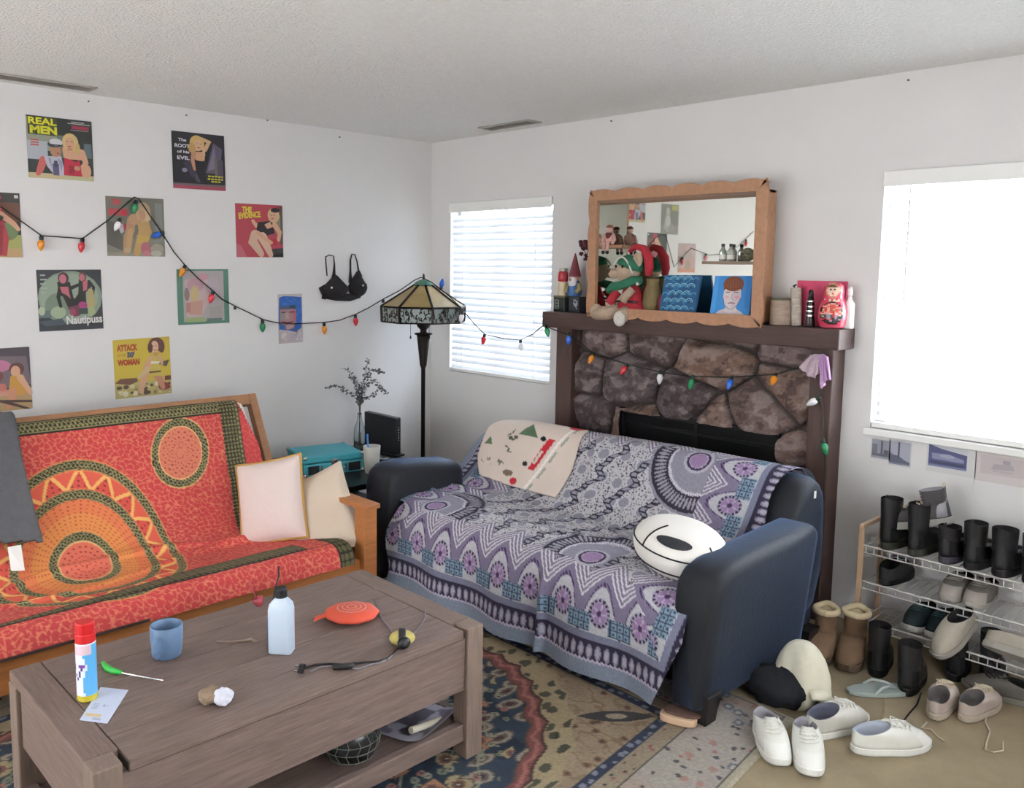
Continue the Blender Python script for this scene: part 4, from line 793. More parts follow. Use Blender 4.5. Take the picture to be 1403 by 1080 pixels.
card('grey photo card of a tower, leftmost under the bright window',1194,599,1219,632,c_tower,'cbc9c8')
card('grey photo card of an obelisk, beside the tower card',1219,601,1248,642,c_obelisk,'cbc9c8')
card('white card with a dark blue car photo under the bright window',1271,606,1336,656,c_car,'cdcbc9')
card('very pale pinkish card at the right photo edge under the window sill',1338,613,1408,670,c_pale,'cbc2c0')
# ================================================================ STRING OF COLOURED BULBS
m_cord = mat('green_cord', '1c241f', .6); m_sock = mat('bulb_socket', '1d2a22', .5)
def bulbmat(n, c): return mat('bulb_'+n, c, .25, noise=(40,.12), coat=.4, sub=.15)
BM = dict(r=bulbmat('red','d0303c'), o=bulbmat('orange','dd8a1e'), g=bulbmat('green','1c8a54'), b=bulbmat('blue','2463c8'), w=bulbmat('white','e6e4e6'), p=bulbmat('pink','e0848c'))
SL = thing('string_lights','string of coloured christmas bulbs looped along the wall, the lamp, the window and the mantel','string lights',(0.,-1.5,1.6))
def bulb(p, c, d=(0,0,-1), s=1., lab=None):
    d = Vector(d).normalized(); q = d.to_track_quat('Z','Y').to_matrix(); p = Vector(p)
    b = build(MB().lathe([(.0001,.016*s),(.009*s,.018*s),(.0145*s,.026*s),(.0165*s,.037*s),(.014*s,.050*s),(.008*s,.064*s),(.0015*s,.072*s)],p,14,q),'bulb',BM[c],SL,smooth=True)
    build(MB().lathe([(.004*s,-.004*s),(.0095*s,-.002*s),(.0105*s,.010*s),(.009*s,.021*s)],p,10,q),'socket',m_sock,b,smooth=True)
def wl(u, v, x=.010): return oX(u, v, x)
cord = []
for u,v in ((-60,262),(-12,274),(12,291),(57,323),(85,325),(113,327),(148,302),(170,282),(184,270),(190,272),(206,296),(224,322),(238,345),(254,364),(272,382),(290,397),(304,410),(323,420),(340,428),(360,438),(378,442),(400,444),(443,442),(465,439),(487,431),(505,422)): cord.append(wl(u,v))
LX, LY = .385, -.385                                          # lamp axis
def lp(u, v, y=LY): return oY(u, v, y)
for u,v,y in ((525,410,-.52),(548,398,-.50),(568,384,-.45),(577,380,-.40),(590,386,-.40),(605,397,-.42),(622,412,-.42),(636,427,-.36)): cord.append(lp(u,v,y))
for u,v,y in ((650,444,-.20),(664,458,-.10),(690,464,-.07),(713,466,-.06),(730,458,-.10),(744,446,-.185)): cord.append(lp(u,v,y))
for u,v,y in ((752,449,-.172),(770,456,-.172),(784,461,-.150),(814,484,-.135),(858,499,-.135),(905,510,-.135),(948,516,-.135),(1003,517,-.135),(1063,513,-.135),(1100,502,-.14),(1122,489,-.15),(1127,520,-.15),(1122,545,-.15),(1127,560,-.145),(1128,600,-.14),(1130,640,-.14),(1128,700,-.14),(1124,745,-.14),(1122,772,-.14),(1121,815,-.14)): cord.append(lp(u,v,y))
build(MB().tube(cord,.0032,6),'cord',m_cord,SL)
for u,v,c,d in ((2,297,'b',(0,-.6,-.6)),(57,324,'o',(0,-.1,-1)),(113,327,'r',(0,-.15,-1)),(165,300,'w',(0,-.5,-1)),(187,275,'g',(0,-.25,-1)),(224,319,'b',(0,-1,-.35)),(254,364,'o',(0,-.5,-.9)),(292,399,'r',(0,-.3,-1)),(360,439,'g',(0,0,-1)),(444,443,'o',(0,.05,-1)),(487,432,'r',(0,.05,-1))): bulb(wl(u,v,.016),c,d)
b_ = wl(322,421,.012); build(MB().lathe([(.003,-.006),(.0075,-.004),(.008,.014)],b_,8,rotm(rx=PI)),'empty_socket',m_sock,SL)
for u,v,y,c,d in ((525,411,-.53,'w',(0,0,-1)),(604,397,-.43,'b',(.2,0,.75)),(634,427,-.38,'w',(-.3,0,-1)),(664,458,-.105,'r',(-.25,0,-1)),(713,466,-.065,'w',(.25,-.1,-1)),(748,446,-.18,'g',(.4,-.1,-.9)),(780,456,-.16,'b',(0,-.1,-1)),(814,484,-.14,'o',(0,-.4,-.5)),(860,499,-.14,'r',(-.2,-.4,-.6)),(905,508,-.14,'w',(0,-.1,-1)),(950,515,-.14,'g',(-.15,-.2,-1)),(1003,516,-.14,'b',(0,-.4,-.7)),(1063,513,-.14,'o',(.1,-.5,-.4)),(1124,545,-.155,'w',(-.7,-.1,-.5)),(1127,602,-.145,'g',(.35,-.1,-.9)),(1121,768,-.145,'r',(0,-.3,-.8))): bulb(lp(u,v,y),c,d)
# the end of the string that shows only in the mirror
pts = [(.010,-3.02,1.62),(.010,-3.15,1.71),(.010,-3.30,1.80),(.010,-3.6,1.74),(.010,-3.95,1.76),(.010,-4.2,1.86),(.010,-4.45,2.0)]
build(MB().tube([cord[0]]+[Vector(p) for p in pts],.0032,6),'cord',m_cord,SL)
for p,c in (((.016,-3.15,1.71),'p'),((.016,-3.55,1.75),'p'),((.016,-3.95,1.76),'o'),((.016,-4.3,1.91),'r')): bulb(p,c,(0,0,-1))
# ================================================================ FLOOR LAMP
m_brz = mat('dark_bronze', '2c2622', .45, .7, noise=(30,.2)); m_verd = mat('verdigris_cap', '4d7a68', .6, .2, noise=(25,.2))
m_amber = mat('amber_glass', 'a08a58', .35, noise=(6,.22)); m_fil = mat('filigree', '3a3226', .5, .5); m_filg = mat('filigree_glass', '8f9a98', .5)
def lamp():
    zt = lambda v: oY(577,v,LY).z
    t = thing('floor_lamp','bronze floor lamp with panelled amber glass shade in the room corner','floor lamp',(LX,LY,0))
    c = (LX,LY,0); z1,z2,z3 = zt(452),zt(458),zt(500)
    build(MB().lathe([(.13,0),(.135,.012),(.12,.03),(.07,.05),(.035,.075),(.022,.10)],c,24),'base',m_brz,t,smooth=True)
    build(MB().lathe([(.0135,.09),(.0135,z3-.02),(.022,z3),(.024,z3+.02),(.042,z2-.015),(.044,z2-.004),(.058,z2),(.058,z2+.008),(.022,z2+.012),(.020,z2+.03),(.040,z2+.05),(.046,z2+.07),(.036,z2+.09),(.012,z2+.10),(.010,zt(385))],c,20),'pole',m_brz,t,smooth=True)
    zs,zk,zc = zt(440),zt(419.5),zt(391); n = 8; rot0 = .30
    def oct(r, z, a0=0): return [Vector((LX+r*math.cos(rot0+2*PI*i/n+a0), LY+r*math.sin(rot0+2*PI*i/n+a0), z)) for i in range(n)]
    A, B, T_ = oct(.268,zs), oct(.272,zk), oct(.062,zc)
    sh = build(MB().add(B+T_+oct(.268,zk)+oct(.058,zc-.004),[(i,(i+1)%n,n+(i+1)%n,n+i) for i in range(n)]+[(2*n+i,3*n+i,3*n+(i+1)%n,2*n+(i+1)%n) for i in range(n)]),'shade',m_amber,t)
    rb = MB()
    for i in range(n): rb.tube([B[i],T_[i]],.0085,6); rb.tube([A[i],B[i]],.008,6)
    rb.tube(B+[B[0]],.007,6); rb.tube(A+[A[0]],.005,6); rb.tube(T_+[T_[0]],.006,6); build(rb,'leading',m_brz,sh)
    f = MB(); g = random.Random(3)
    build(MB().add(oct(.264,zs)+oct(.266,zk),[(i,(i+1)%n,n+(i+1)%n,n+i) for i in range(n)]),'skirt_glass',m_filg,sh)
    for i in range(n):
        a,b,cc,d = A[i],A[(i+1)%n],B[(i+1)%n],B[i]
        for k in range(46):
            u0,v0 = g.random(),g.random(); an = g.random()*6.28; L = .05
            P = []
            for q in range(5):
                uu = min(max(u0+math.cos(an)*L*q*.35,0.01),.99); vv = min(max(v0+math.sin(an)*L*q*1.6,0.02),.98); an += .6
                P.append((a*(1-uu)+b*uu)*(1-vv)+(d*(1-uu)+cc*uu)*vv)
            f.tube(P,.0026,4)
    build(f,'filigree_skirt',m_fil,sh)
    build(MB().lathe([(.066,zc-.002),(.064,zc+.008),(.050,zc+.022),(.026,zc+.034),(.008,zc+.038)],c,24),'cap',m_verd,t,smooth=True)
    build(MB().lathe([(.008,zc+.036),(.010,zc+.045),(.006,zc+.055),(.008,zc+.062),(.002,zc+.076)],c,10),'finial',m_brz,t,smooth=True)
    for u in (562.5,588):
        p = oY(u,441,LY-.02); q = oY(u,460,LY-.02); build(MB().tube([p,q],.0018,5).lathe([(.003,0),(.007,-.014),(.003,-.022)],q,8),'pull_chain',m_brz,t)
lamp()
# ================================================================ ON THE COFFEE TABLE
def tz(u, v): return oZ(u, v, TT)
def spray_can():
    p = tz(120,957); t = thing('spray_can','tall blue and white spray can with a red cap on the coffee table','spray can',p)
    k = 1/ppm(p); h = 110*k*1.0; r = 13.2*k; A = MB(); n = 28; g = random.Random(2)
    A.setc('c9b93a'); A.lathe([(r*.9,0),(r,.004),(r,.018)],p,n)
    # printed body: white with a wide sky-blue field and a pink fade above
    rings = 16; z0, z1 = .018, h*.73; vs = []; fs = []
    for i in range(rings+1):
        for j in range(n): a = 2*PI*j/n; vs.append((p.x+r*math.cos(a), p.y+r*math.sin(a), p.z+z0+(z1-z0)*i/rings))
    o = len(A.v); A.v += vs
    ac = math.atan2(CAM[1]-p.y, CAM[0]-p.x)+.35
    for i in range(rings):
        for j in range(n):
            A.f.append((o+i*n+j, o+i*n+(j+1)%n, o+(i+1)*n+(j+1)%n, o+(i+1)*n+j)); a = 2*PI*(j+.5)/n; d = math.atan2(math.sin(a-ac), math.cos(a-ac)); f = i/rings
            c = (222,228,240)
            if d > -.55-.2*math.sin(f*9): c = (96,178,232)
            if f > .78 and d < .2: c = (226,196,208)
            if d < -.7 and abs(f-.42-.12*math.sin(d*6)) < .05: c = (70,52,110)
            if d < -.5 and .5 < f < .62 and d > -1.2: c = (120,70,150)
            A.c.append(lin(c))
    A.setc('dfe6ee'); A.lathe([(r,h*.73),(r*.93,h*.745),(r*.93,h*.75)],p,n,cap=True)
    build(A,'can',mat('printed_tin',None,.3,coat=.3),t,smooth=False)
    build(MB().lathe([(r*.98,h*.745),(r*.99,h*.75),(r*.97,h*.85),(r*.93,h*.855),(r*.92,h*.985),(r*.85,h)],p,n),'cap',mat('red_plastic','cf1f24',.35),t,smooth=False,bevel=.001)
spray_can()
def mug():
    p = tz(229,898); k = 1/ppm(p); r = 21.5*k; h = 44*k; t = thing('mug','blue stoneware mug standing near the back edge of the coffee table','mug',p); m = mat('blue_glaze','6b86a6',.4,noise=(30,.08))
    build(MB().lathe([(r*.78,0),(r*.86,.003),(r*.97,h*.5),(r,h-.002),(r*.97,h+.001),(r*.93,h-.002),(r*.90,h*.5),(r*.80,.01),(.0005,.008)],p,32),'cup',m,t,smooth=True)
    a = math.atan2(CAM[1]-p.y, CAM[0]-p.x)-.55; d = Vector((math.cos(a),math.sin(a),0)); P = []
    for i in range(11): s = -PI/2+PI*i/10; P.append(p+d*(r*.93+.026*math.cos(s))+Vector((0,0,h*.46+.028*math.sin(s))))
    build(MB().tube(P,.006,8),'handle',m,t,smooth=True)
    build(MB().lathe([(.0005,h*.30),(r*.87,h*.30)],p,24,cap=False),'liquid',mat('cold_tea','3c4a50',.1),t)
mug()
def bottle():
    p = tz(386,893); k = 1/ppm(p); t = thing('bottle','flat white plastic bottle with a black cap on the coffee table','bottle',p); h = 80*k; w = 16.5*k; d = 11*k
    dirc = Vector((CAM[0]-p.x, CAM[1]-p.y, 0)).normalized(); e = Matrix.Rotation(-.35,3,'Z') @ dirc; f = Vector((-e.y,e.x,0))
    def sec(z, ww, dd, n=24):
        R = []
        for j in range(n):
            a = 2*PI*j/n; c,s = math.cos(a),math.sin(a); R.append(p+f*ww*math.copysign(abs(c)**.35,c)+e*dd*math.copysign(abs(s)**.35,s)+Vector((0,0,z)))
        return R
    m = MB().loft([sec(0,w*.93,d*.9),sec(.004,w,d),sec(h*.76,w,d),sec(h*.86,w*.9,d*.9),sec(h*.93,w*.62,d*.66),sec(h*.955,w*.42,w*.40),sec(h*1.0,w*.38,w*.38)])
    build(m,'body',mat('milky_plastic','c2d0e0',.35,sub=.1),t,smooth=True)
    build(MB().lathe([(w*.50,h*.975),(w*.52,h*.98),(w*.50,h*1.12),(w*.46,h*1.135)],p,20),'cap',mat('black_plastic','1a1c20',.4),t,bevel=.001)
    lb = MB(); s = -1
    lb.add([p+f*(s*w*1.012)+e*(q*d*.75)+Vector((0,0,z)) for q,z in ((-1,h*.12),(1,h*.12),(1,h*.62),(-1,h*.62))],[(0,1,2,3)]); build(lb,'side_label',mat('blue_label','3f7ec4',.5),t)
bottle()
def cushion_toy():
    p = tz(482,848); k = 1/ppm(p); t = thing('whoopee_cushion','flat orange rubber whoopee cushion with printed top on the coffee table','novelty cushion',p)
    rx = 37*k; ez = Vector((_R[0],_R[1],0)).normalized(); ey = Vector((-ez.y,ez.x,0)); m = MB(); rings = []; n = 32; c = p+Vector((0,0,.021))
    for i in range(9):
        ph = -PI/2+PI*i/8; ring = []
        for j in range(n):
            a = 2*PI*j/n; q = math.cos(ph); lob = 1+.03*math.sin(a*9)*q
            ring.append(c+ez*rx*q*lob*math.cos(a)+ey*rx*.92*q*lob*math.sin(a)+Vector((0,0,.0205*math.sin(ph)*(1 if i > 4 else 1))))
        rings.append(ring)
    m.loft(rings); mo = mat('orange_rubber','d9553c',.5,bump=(60,.2)); build(m,'bladder',mo,t,smooth=True)
    nk = MB(); P = [c-ez*rx*.86-ey*.012, c-ez*rx*1.1-ey*.02+Vector((0,0,-.006)), c-ez*rx*1.32-ey*.026+Vector((0,0,-.012))]; rings = []
    for q,w in zip(P,(.020,.011,.016)): rings.append([q+ey*w+Vector((0,0,.003)),q-ey*w+Vector((0,0,.003)),q-ey*w-Vector((0,0,.003)),q+ey*w-Vector((0,0,.003))])
    nk.loft(rings); build(nk,'spout',mo,t)
    def M(a, b, kk): x = (a-.5)*2; y = (b-.5)*2; r2 = min(x*x*.45+y*y*.45,.98); return c+ez*rx*.67*x+ey*rx*.62*y+Vector((0,0,.0207*math.sqrt(1-r2)+.0006+kk))
    A = Art(M,.000004); mp = 'd8a79c'
    for ring in range(1,4):
        rr = ring*.13
        for i in range(6+ring*6):
            a = 2*PI*i/(6+ring*6); b = a+2*PI*.6/(6+ring*6); A.limb([(.5+rr*math.cos(a),.5+rr*math.sin(a)),(.5+rr*math.cos((a+b)/2),.5+rr*math.sin((a+b)/2)),(.5+rr*math.cos(b),.5+rr*math.sin(b))],[.035]*3,mp)
    build(A.mb,'print',INK,t)
cushion_toy()
def flat_card(name, lab, cat, px, z, fn, bg, thick=.0008):
    P = [oZ(u,v,z) for u,v in px]                             # corners: bottom-left, bottom-right, top-right, top-left
    def M(a, b, k): q = (P[0]*(1-a)+P[1]*a)*(1-b)+(P[3]*(1-a)+P[2]*a)*b; return q+Vector((0,0,k+thick))
    A = Art(M,.0001); A.mb.setc(bg); A.mb.prism([(0,0),(1,0),(1,1),(0,1)],-thick,0,M); fn(A)
    return tag(build(A.mb,name,INK,base=P[0]),lab,cat)
def f_env(A):
    A.rect(.08,.13,.62,.22,'d9c49a'); 
    for i in range(3): A.rect(.40,.05+.022*i,.70,.062+.022*i,'8e96ac')
    for i in range(5): A.rect(.14,.34+.035*i,.34,.352+.035*i,'9098ac')
    A.text('6',.50,.42,.58,.50,'7f88a6',.0).rect(.62,.46,.70,.47,'7f88a6')
flat_card('envelope','white printed envelope lying beside the spray can on the coffee table','envelope',((109,987),(147,992),(176,946),(138,942)),TT,f_env,'cfd6ea')
def swatter():
    t = thing('utensil','thin steel skewer with a bent green plastic handle on the coffee table','utensil',tz(165,925))
    P = [tz(141,912),tz(147,919),tz(155,923),tz(166,925.5)]; P = [q+Vector((0,0,.008)) for q in P]
    build(MB().tube(P,[.006,.009,.008,.006],8),'handle',mat('green_plastic','35b84a',.4),t,smooth=True)
    build(MB().tube([tz(165,925)+Vector((0,0,.007)),tz(195,929.5)+Vector((0,0,.004)),tz(224,934)+Vector((0,0,.003))],.0022,6),'skewer',mat('bright_steel','c9c4bd',.25,.9),t)
swatter()
def twig(lab, px, m, r): 
    P = [tz(u,v)+Vector((0,0,r)) for u,v in px]; tag(build(MB().tube(P,[r*(1.1-.4*i/len(P)) for i in range(len(P))],6),'fork',m,base=P[0],smooth=True),lab,'fork')
t_ = thing('fork','small pale fork lying behind the tissue on the coffee table','fork',tz(325,880))
P = [tz(u,v)+Vector((0,0,.004)) for u,v in ((297,881),(315,881.5),(335,879.5),(345,878),(351,882))]
build(MB().tube(P[:4],[.003,.0026,.003,.005],6),'handle',mat('dull_steel','a1907e',.4,.5),t_,smooth=True)
q = MB()
for s in (-1.5,-.5,.5,1.5): q.tube([P[3]+Vector((.0,s*.0018,0)),P[4]+Vector((.004*s*.3,s*.004,.002))],.0011,5)
build(q,'tines',mat('dull_steel','a1907e',.4,.5),t_)
def tissue():
    p = tz(297,966); t = thing('tissue','crumpled white and brown tissue on the coffee table front','tissue',p)
    for (du,dv,sx,sz,cn,col,nm) in ((-8,-4,.033,.040,3,'8f7a66','brown_side'),(9,-1,.026,.042,8,'d6d6e2','white_side')):
        c = tz(297+du,966+dv); n = 26; rings = []
        for i in range(1,12):
            ph = -PI/2+PI*i/12; ring = []
            for j in range(n):
                a = 2*PI*j/n; w = .75+.55*float(fbm(np.array(math.cos(a)*2+cn),np.array(math.sin(a)*2+ph*1.6),cn,4))
                ring.append(c+Vector((sx*math.cos(ph)*math.cos(a)*w,sx*math.cos(ph)*math.sin(a)*w,max(0,sz*.5*(1+math.sin(ph)*w)))))
            rings.append(ring)
        build(MB().loft(rings),nm,mat('paper_'+nm,col,.9,bump=(50,.5)),t,smooth=False)
tissue()
def cable_ball():
    p = tz(551,884); t = thing('cable_bundle','yellow and black bundle with thin grey cables on the coffee table','cable',p)
    c = p+Vector((0,0,.023)); R = rotm(rz=.9)
    build(MB().ball(c,(.040,.026,.023),R,18,10),'bundle',mat('pale_yellow_cloth','b9aa62',.8,bump=(80,.4)),t,smooth=True)
    build(MB().lathe([(.0275,-.011),(.029,-.009),(.029,.009),(.0275,.011)],c,20,R @ rotm(ry=PI/2)),'strap',mat('black_plastic','1a1c20',.4),t,smooth=True)
    build(MB().ball(c+Vector((.024,-.012,-.004)),(.018,.022,.018),None,12,8),'plug',mat('black_plastic','1a1c20',.4),t,smooth=True)
    cg = mat('grey_cable','77727a',.5); cb = mat('black_cable','1d1b1d',.5); z = .0035
    def run(px, r, m, nm='cable', zz=z): build(MB().tube([tz(u,v)+Vector((0,0,zz+r-.0035)) for u,v in px],r,6),nm,m,t,smooth=True)
    run(((545,890),(538,898),(530,905),(520,908),(500,909),(470,912),(450,911),(430,913),(415,918)),.0032,cb)
    run(((543,892),(534,903),(522,909),(508,912),(490,918),(462,914),(440,915),(425,922)),.0026,cg)
    run(((559,876),(568,868),(577,858),(582,848),(583,836)),.0022,cg)
    run(((541,874),(534,862),(524,850),(518,838),(513,822)),.0020,cg)
    q = tz(470,917)+Vector((0,0,.008)); d = (tz(485,916)-tz(458,918)).normalized(); build(MB().tube([q-d*.030,q-d*.026,q+d*.026,q+d*.032],[.006,.0085,.0085,.005],8),'inline_switch',cb,t,smooth=True)
    for u,v in ((412,923),(414,916)):
        q = tz(u,v)+Vector((0,0,.007)); build(MB().box(q,(.018,.011,.011),rotm(rz=.7)),'plug',cb,t,bevel=.002); build(MB().box(q+Vector((-.009,-.010,0)),(.012,.008,.004),rotm(rz=.7)),'plug_tip',mat('bright_steel','c9c4bd',.25,.9),t)
cable_ball()
def lead():
    P = [tz(377,833),tz(381,812),tz(385,797),tz(391,786)]; b = tz(376,835)
    pts = [oX(376,818,2.0),oX(378,806,1.96),oX(384,793,1.93),oX(391,783,1.92)]
    pts = [tz(374,826)+Vector((0,0,.004)),tz(377,812)+Vector((0,0,.01)),tz(382,797)+Vector((0,0,.02)),tz(386,791)+Vector((-.02,0,.035))]
    t = tag(build(MB().tube(pts,.0032,6),'thin_cord',mat('black_cable','1d1b1d',.5),base=pts[0],smooth=True),'thin dark cord curving up behind the white bottle','cord')
lead()
def charm():
    p = tz(357,833)+Vector((0,0,.003)); m = mat('pink_glass','d8606e',.15,trans=.5); t = thing('wine_glass','small pink plastic glass lying at the back edge of the coffee table','glass',p)
    R = rotm(ry=-.25,rx=.25); build(MB().lathe([(.0006,.0),(.010,.006),(.017,.020),(.019,.034),(.0175,.034),(.0155,.020),(.008,.010),(.0006,.008)],p,18,R),'bowl',m,t,smooth=True)
    build(MB().tube([p+Vector((.0,-.012,.03)),p+Vector((-.02,-.02,.06)),p+Vector((-.03,-.02,.085))],.0022,6),'stem',m,t,smooth=True)
charm()
# ================================================================ UNDER THE COFFEE TABLE
def under_table():
    zs = .1155
    p = oZ(497,1047,zs); p = Vector((2.53,-2.43,zs)); t = thing('mosaic_bowl','dark mosaic glass bowl on the shelf under the coffee table','bowl',p)
    R = .085; m = MB(); gr = MB(); prof = [(.045,.0),(.072,.02),(.085,.05),(.088,.075),(.080,.105),(.068,.118)]
    build(MB().lathe(prof+[(.062,.116),(.078,.07),(.04,.012),(.0005,.01)],p,28),'shell',mat('mosaic_black','26282a',.2,noise=(40,.5)),t,smooth=True)
    for r,z in prof[1:-1]: gr.tube([p+Vector(((r+.001)*math.cos(2*PI*i/24),(r+.001)*math.sin(2*PI*i/24),z)) for i in range(25)],.0012,4)
    for i in range(16): gr.tube([p+Vector(((r+.001)*math.cos(2*PI*i/16+.12*(k%2)),(r+.001)*math.sin(2*PI*i/16+.12*(k%2)),z)) for k,(r,z) in enumerate(prof)],.0011,4)
    build(gr,'grout',mat('pale_grout','6f7068',.8),t)
    # papers and a rolled sheet
    def paper(lab, cx, cy, w, d, rz, z, cols, lift, nm='magazine', seed=1):
        n, k = 9, 7; x = np.linspace(-.5,.5,n*4); y = np.linspace(-.5,.5,k*4); Xg,Yg = np.meshgrid(x,y)
        Zz = z+lift*(2*np.abs(Xg))**3*(Xg > 0)+lift*.4*(2*np.abs(Yg))**3+.001; c,s = math.cos(rz),math.sin(rz)
        P = np.stack([cx+(Xg*w)*c-(Yg*d)*s, cy+(Xg*w)*s+(Yg*d)*c, Zz],-1); C = np.ones(Xg.shape+(3,))*np.array(cols[0],float)
        d1,d2,cc = voro(Xg*5,Yg*6,seed); C = put(C, (cc > .55)&(np.abs(Xg) < .44)&(np.abs(Yg) < .44), cols[1]); C = put(C, (cc < .22)&(np.abs(Xg) < .44)&(np.abs(Yg) < .44), cols[2])
        tag(grid_mesh(nm,P,C,INK,base=(cx,cy,z)),lab,'magazine')
    paper('open magazine lying under the coffee table by the right leg',2.50,-2.17,.22,.24,.3,zs,((176,172,186),(118,112,130),(90,86,96)),.022,seed=3)
    paper('grey green printed sheet on top of the open magazine under the table',2.43,-2.13,.18,.16,-.3,zs+.032,((132,136,124),(84,92,82),(176,176,160)),.015,seed=8)
    qa, qb = oX(563,1001,2.575), oX(616,983,2.545); c = qa.lerp(qb,.5); tag(build(MB().tube([qa,qb],.011,14),'paper_roll',mat('cream_paper','d4cdb8',.8),base=c,smooth=False),'rolled cream paper lying on the magazines under the coffee table','paper roll')
    tag(build(MB().bb(2.10,2.34,-2.9,-2.55,zs,zs+.09),'storage_box',mat('dark_box','2f2524',.7),base=(2.2,-2.7,zs),bevel=.004),'dark box on the shelf under the middle of the coffee table','box')
under_table()
# ================================================================ ON THE SIDE TABLE
SZ = .4405
def player():
    A,B = oZ(417,655,SZ), oZ(498,645,SZ); f = (B-A); w = f.length; f.normalize(); b = Vector((-f.y,f.x,0)) 
    if b.x > 0: b = -b
    w = max(w,.30); dep = .29; h = .112; t = thing('record_player','turquoise suitcase record player with silver corners on the black side table','record player',A)
    tq = mat('turquoise_vinyl','3c9aa6',.5,bump=(90,.15)); R = Matrix((f,b,Vector((0,0,1)))).transposed()
    def bx(m, x0,x1,y0,y1,z0,z1): m.box(A+f*((x0+x1)/2)+b*((y0+y1)/2)+Vector((0,0,(z0+z1)/2)),(x1-x0,y1-y0,z1-z0),R); return m
    build(bx(MB(),0,w,0,dep,.0,h*.62),'case',tq,t,bevel=.008); build(bx(MB(),0,w,0,dep,h*.64,h),'lid',tq,t,bevel=.010)
    sv = mat('nickel','c4c4c0',.25,.9); 
    for x in (.006,w-.006):
        for z in (.008,h-.008):
            for y in (.004,dep-.004): build(MB().ball(A+f*x+b*y+Vector((0,0,z)),.012,None,10,6),'corner_cap',sv,t,smooth=True)
    for x0,x1 in ((.022,.085),(w-.090,w-.020)): build(bx(MB(),x0,x1,-.003,.004,.012,h*.52),'speaker_grille',mat('grille_black','191a1e',.7,bump=(300,.6)),t)
    build(bx(MB(),w/2-.018,w/2+.018,-.008,.004,h*.46,h*.80),'latch',sv,t,bevel=.003)
    hd = MB(); P = [A+f*(w/2-.055)+b*-.004, A+f*(w/2-.05)+b*-.022, A+f*(w/2+.05)+b*-.022, A+f*(w/2+.055)+b*-.004]; hd.tube([q+Vector((0,0,h*.34)) for q in P],.006,8); build(hd,'handle',tq,t,smooth=True)
    for x in (w/2-.075,w/2+.068): build(bx(MB(),x-.006,x+.006,-.004,.003,h*.1,h*.5),'clasp',sv,t,bevel=.001)
player()
def vase():
    p = Vector((.235,-.775,SZ)); zz = lambda v: oX(493,v,p.x).z
    t = thing('bottle_vase','clear glass bottle vase behind the record player','vase',p); h = zz(566)-SZ
    gl = mat('clear_glass','e6ecee',.03,trans=1.,ior=1.35)
    build(MB().lathe([(.030,0),(.037,.006),(.038,h*.45),(.033,h*.62),(.017,h*.80),(.0125,h*.97),(.0145,h),(.0115,h),(.0095,h*.95),(.014,h*.80),(.030,h*.61),(.034,h*.44),(.033,.012),(.0005,.008)],p,28),'glass',gl,t,smooth=True)
    return p, h
VP, VH = vase()
def sprigs():
    t = thing('eucalyptus_sprigs','dried grey green eucalyptus sprigs in the glass bottle vase','dried sprigs',VP+Vector((0,0,.02)))
    st = MB(); lf = MB(); g = random.Random(9); top = VP+Vector((0,0,VH))
    def branch(px, r=.0022, leaf=True, dens=1.35, ls=.0175):
        P = [oX(u,v,VP.x+dx) for u,v,dx in px]; P = [VP+Vector((g.uniform(-.008,.008),g.uniform(-.008,.008),.03)), top+Vector((g.uniform(-.004,.004),g.uniform(-.004,.004),0))]+P if r > .002 else P
        st.tube(P,[r*(1-.6*i/len(P)) for i in range(len(P))],5)
        Q = []
        for a,b in zip(P[:-1],P[1:]):
            n = max(1,int((b-a).length/.013*dens))
            for i in range(n): Q.append(a.lerp(b,(i+g.random())/n))
        for q in Q:
            if q.z < top.z+.05: continue
            for s in (-1,1):
                d = Vector((g.uniform(-1,1),g.uniform(-1,1)+s*.9,g.uniform(-.4,.9))).normalized(); nrm = d.cross(Vector((g.uniform(-1,1),g.uniform(-1,1),g.uniform(-1,1)))).normalized(); sd = d.cross(nrm); L = ls*g.uniform(.7,1.25); W = L*.42; c = q+d*.004
                lf.add([c,c+d*L*.35+sd*W+nrm*.001,c+d*L*.75+sd*W*.8+nrm*.002,c+d*L,c+d*L*.75-sd*W*.8+nrm*.002,c+d*L*.35-sd*W+nrm*.001],[(0,1,2,3,4,5)])
    branch(((492,548,0),(496,530,.01),(501,512,.02),(504,496,.02),(503,490,.02)))
    branch(((491,545,.01),(487,525,.02),(481,512,.03),(473,505,.03),(470,506,.03)))
    branch(((492,552,0),(484,542,-.01),(476,538,-.02),(468,532,-.02),(458,529,-.02),(447,533,-.02)))
    branch(((494,546,.02),(502,530,.03),(512,520,.04),(520,530,.05),(531,541,.06)))
    branch(((493,540,-.02),(490,528,-.02),(485,520,-.03),(479,515,-.03)))
    branch(((495,535,.0),(503,522,0),(507,507,.0),(516,508,0),(526,512,0)))
    branch(((494,550,.02),(506,545,.03),(515,538,.04),(522,532,.05)))
    build(st,'stems',mat('dry_stem','5f5a50',.8),t); build(lf,'leaves',mat('dry_leaf','5c6260',.8),t)
sprigs()
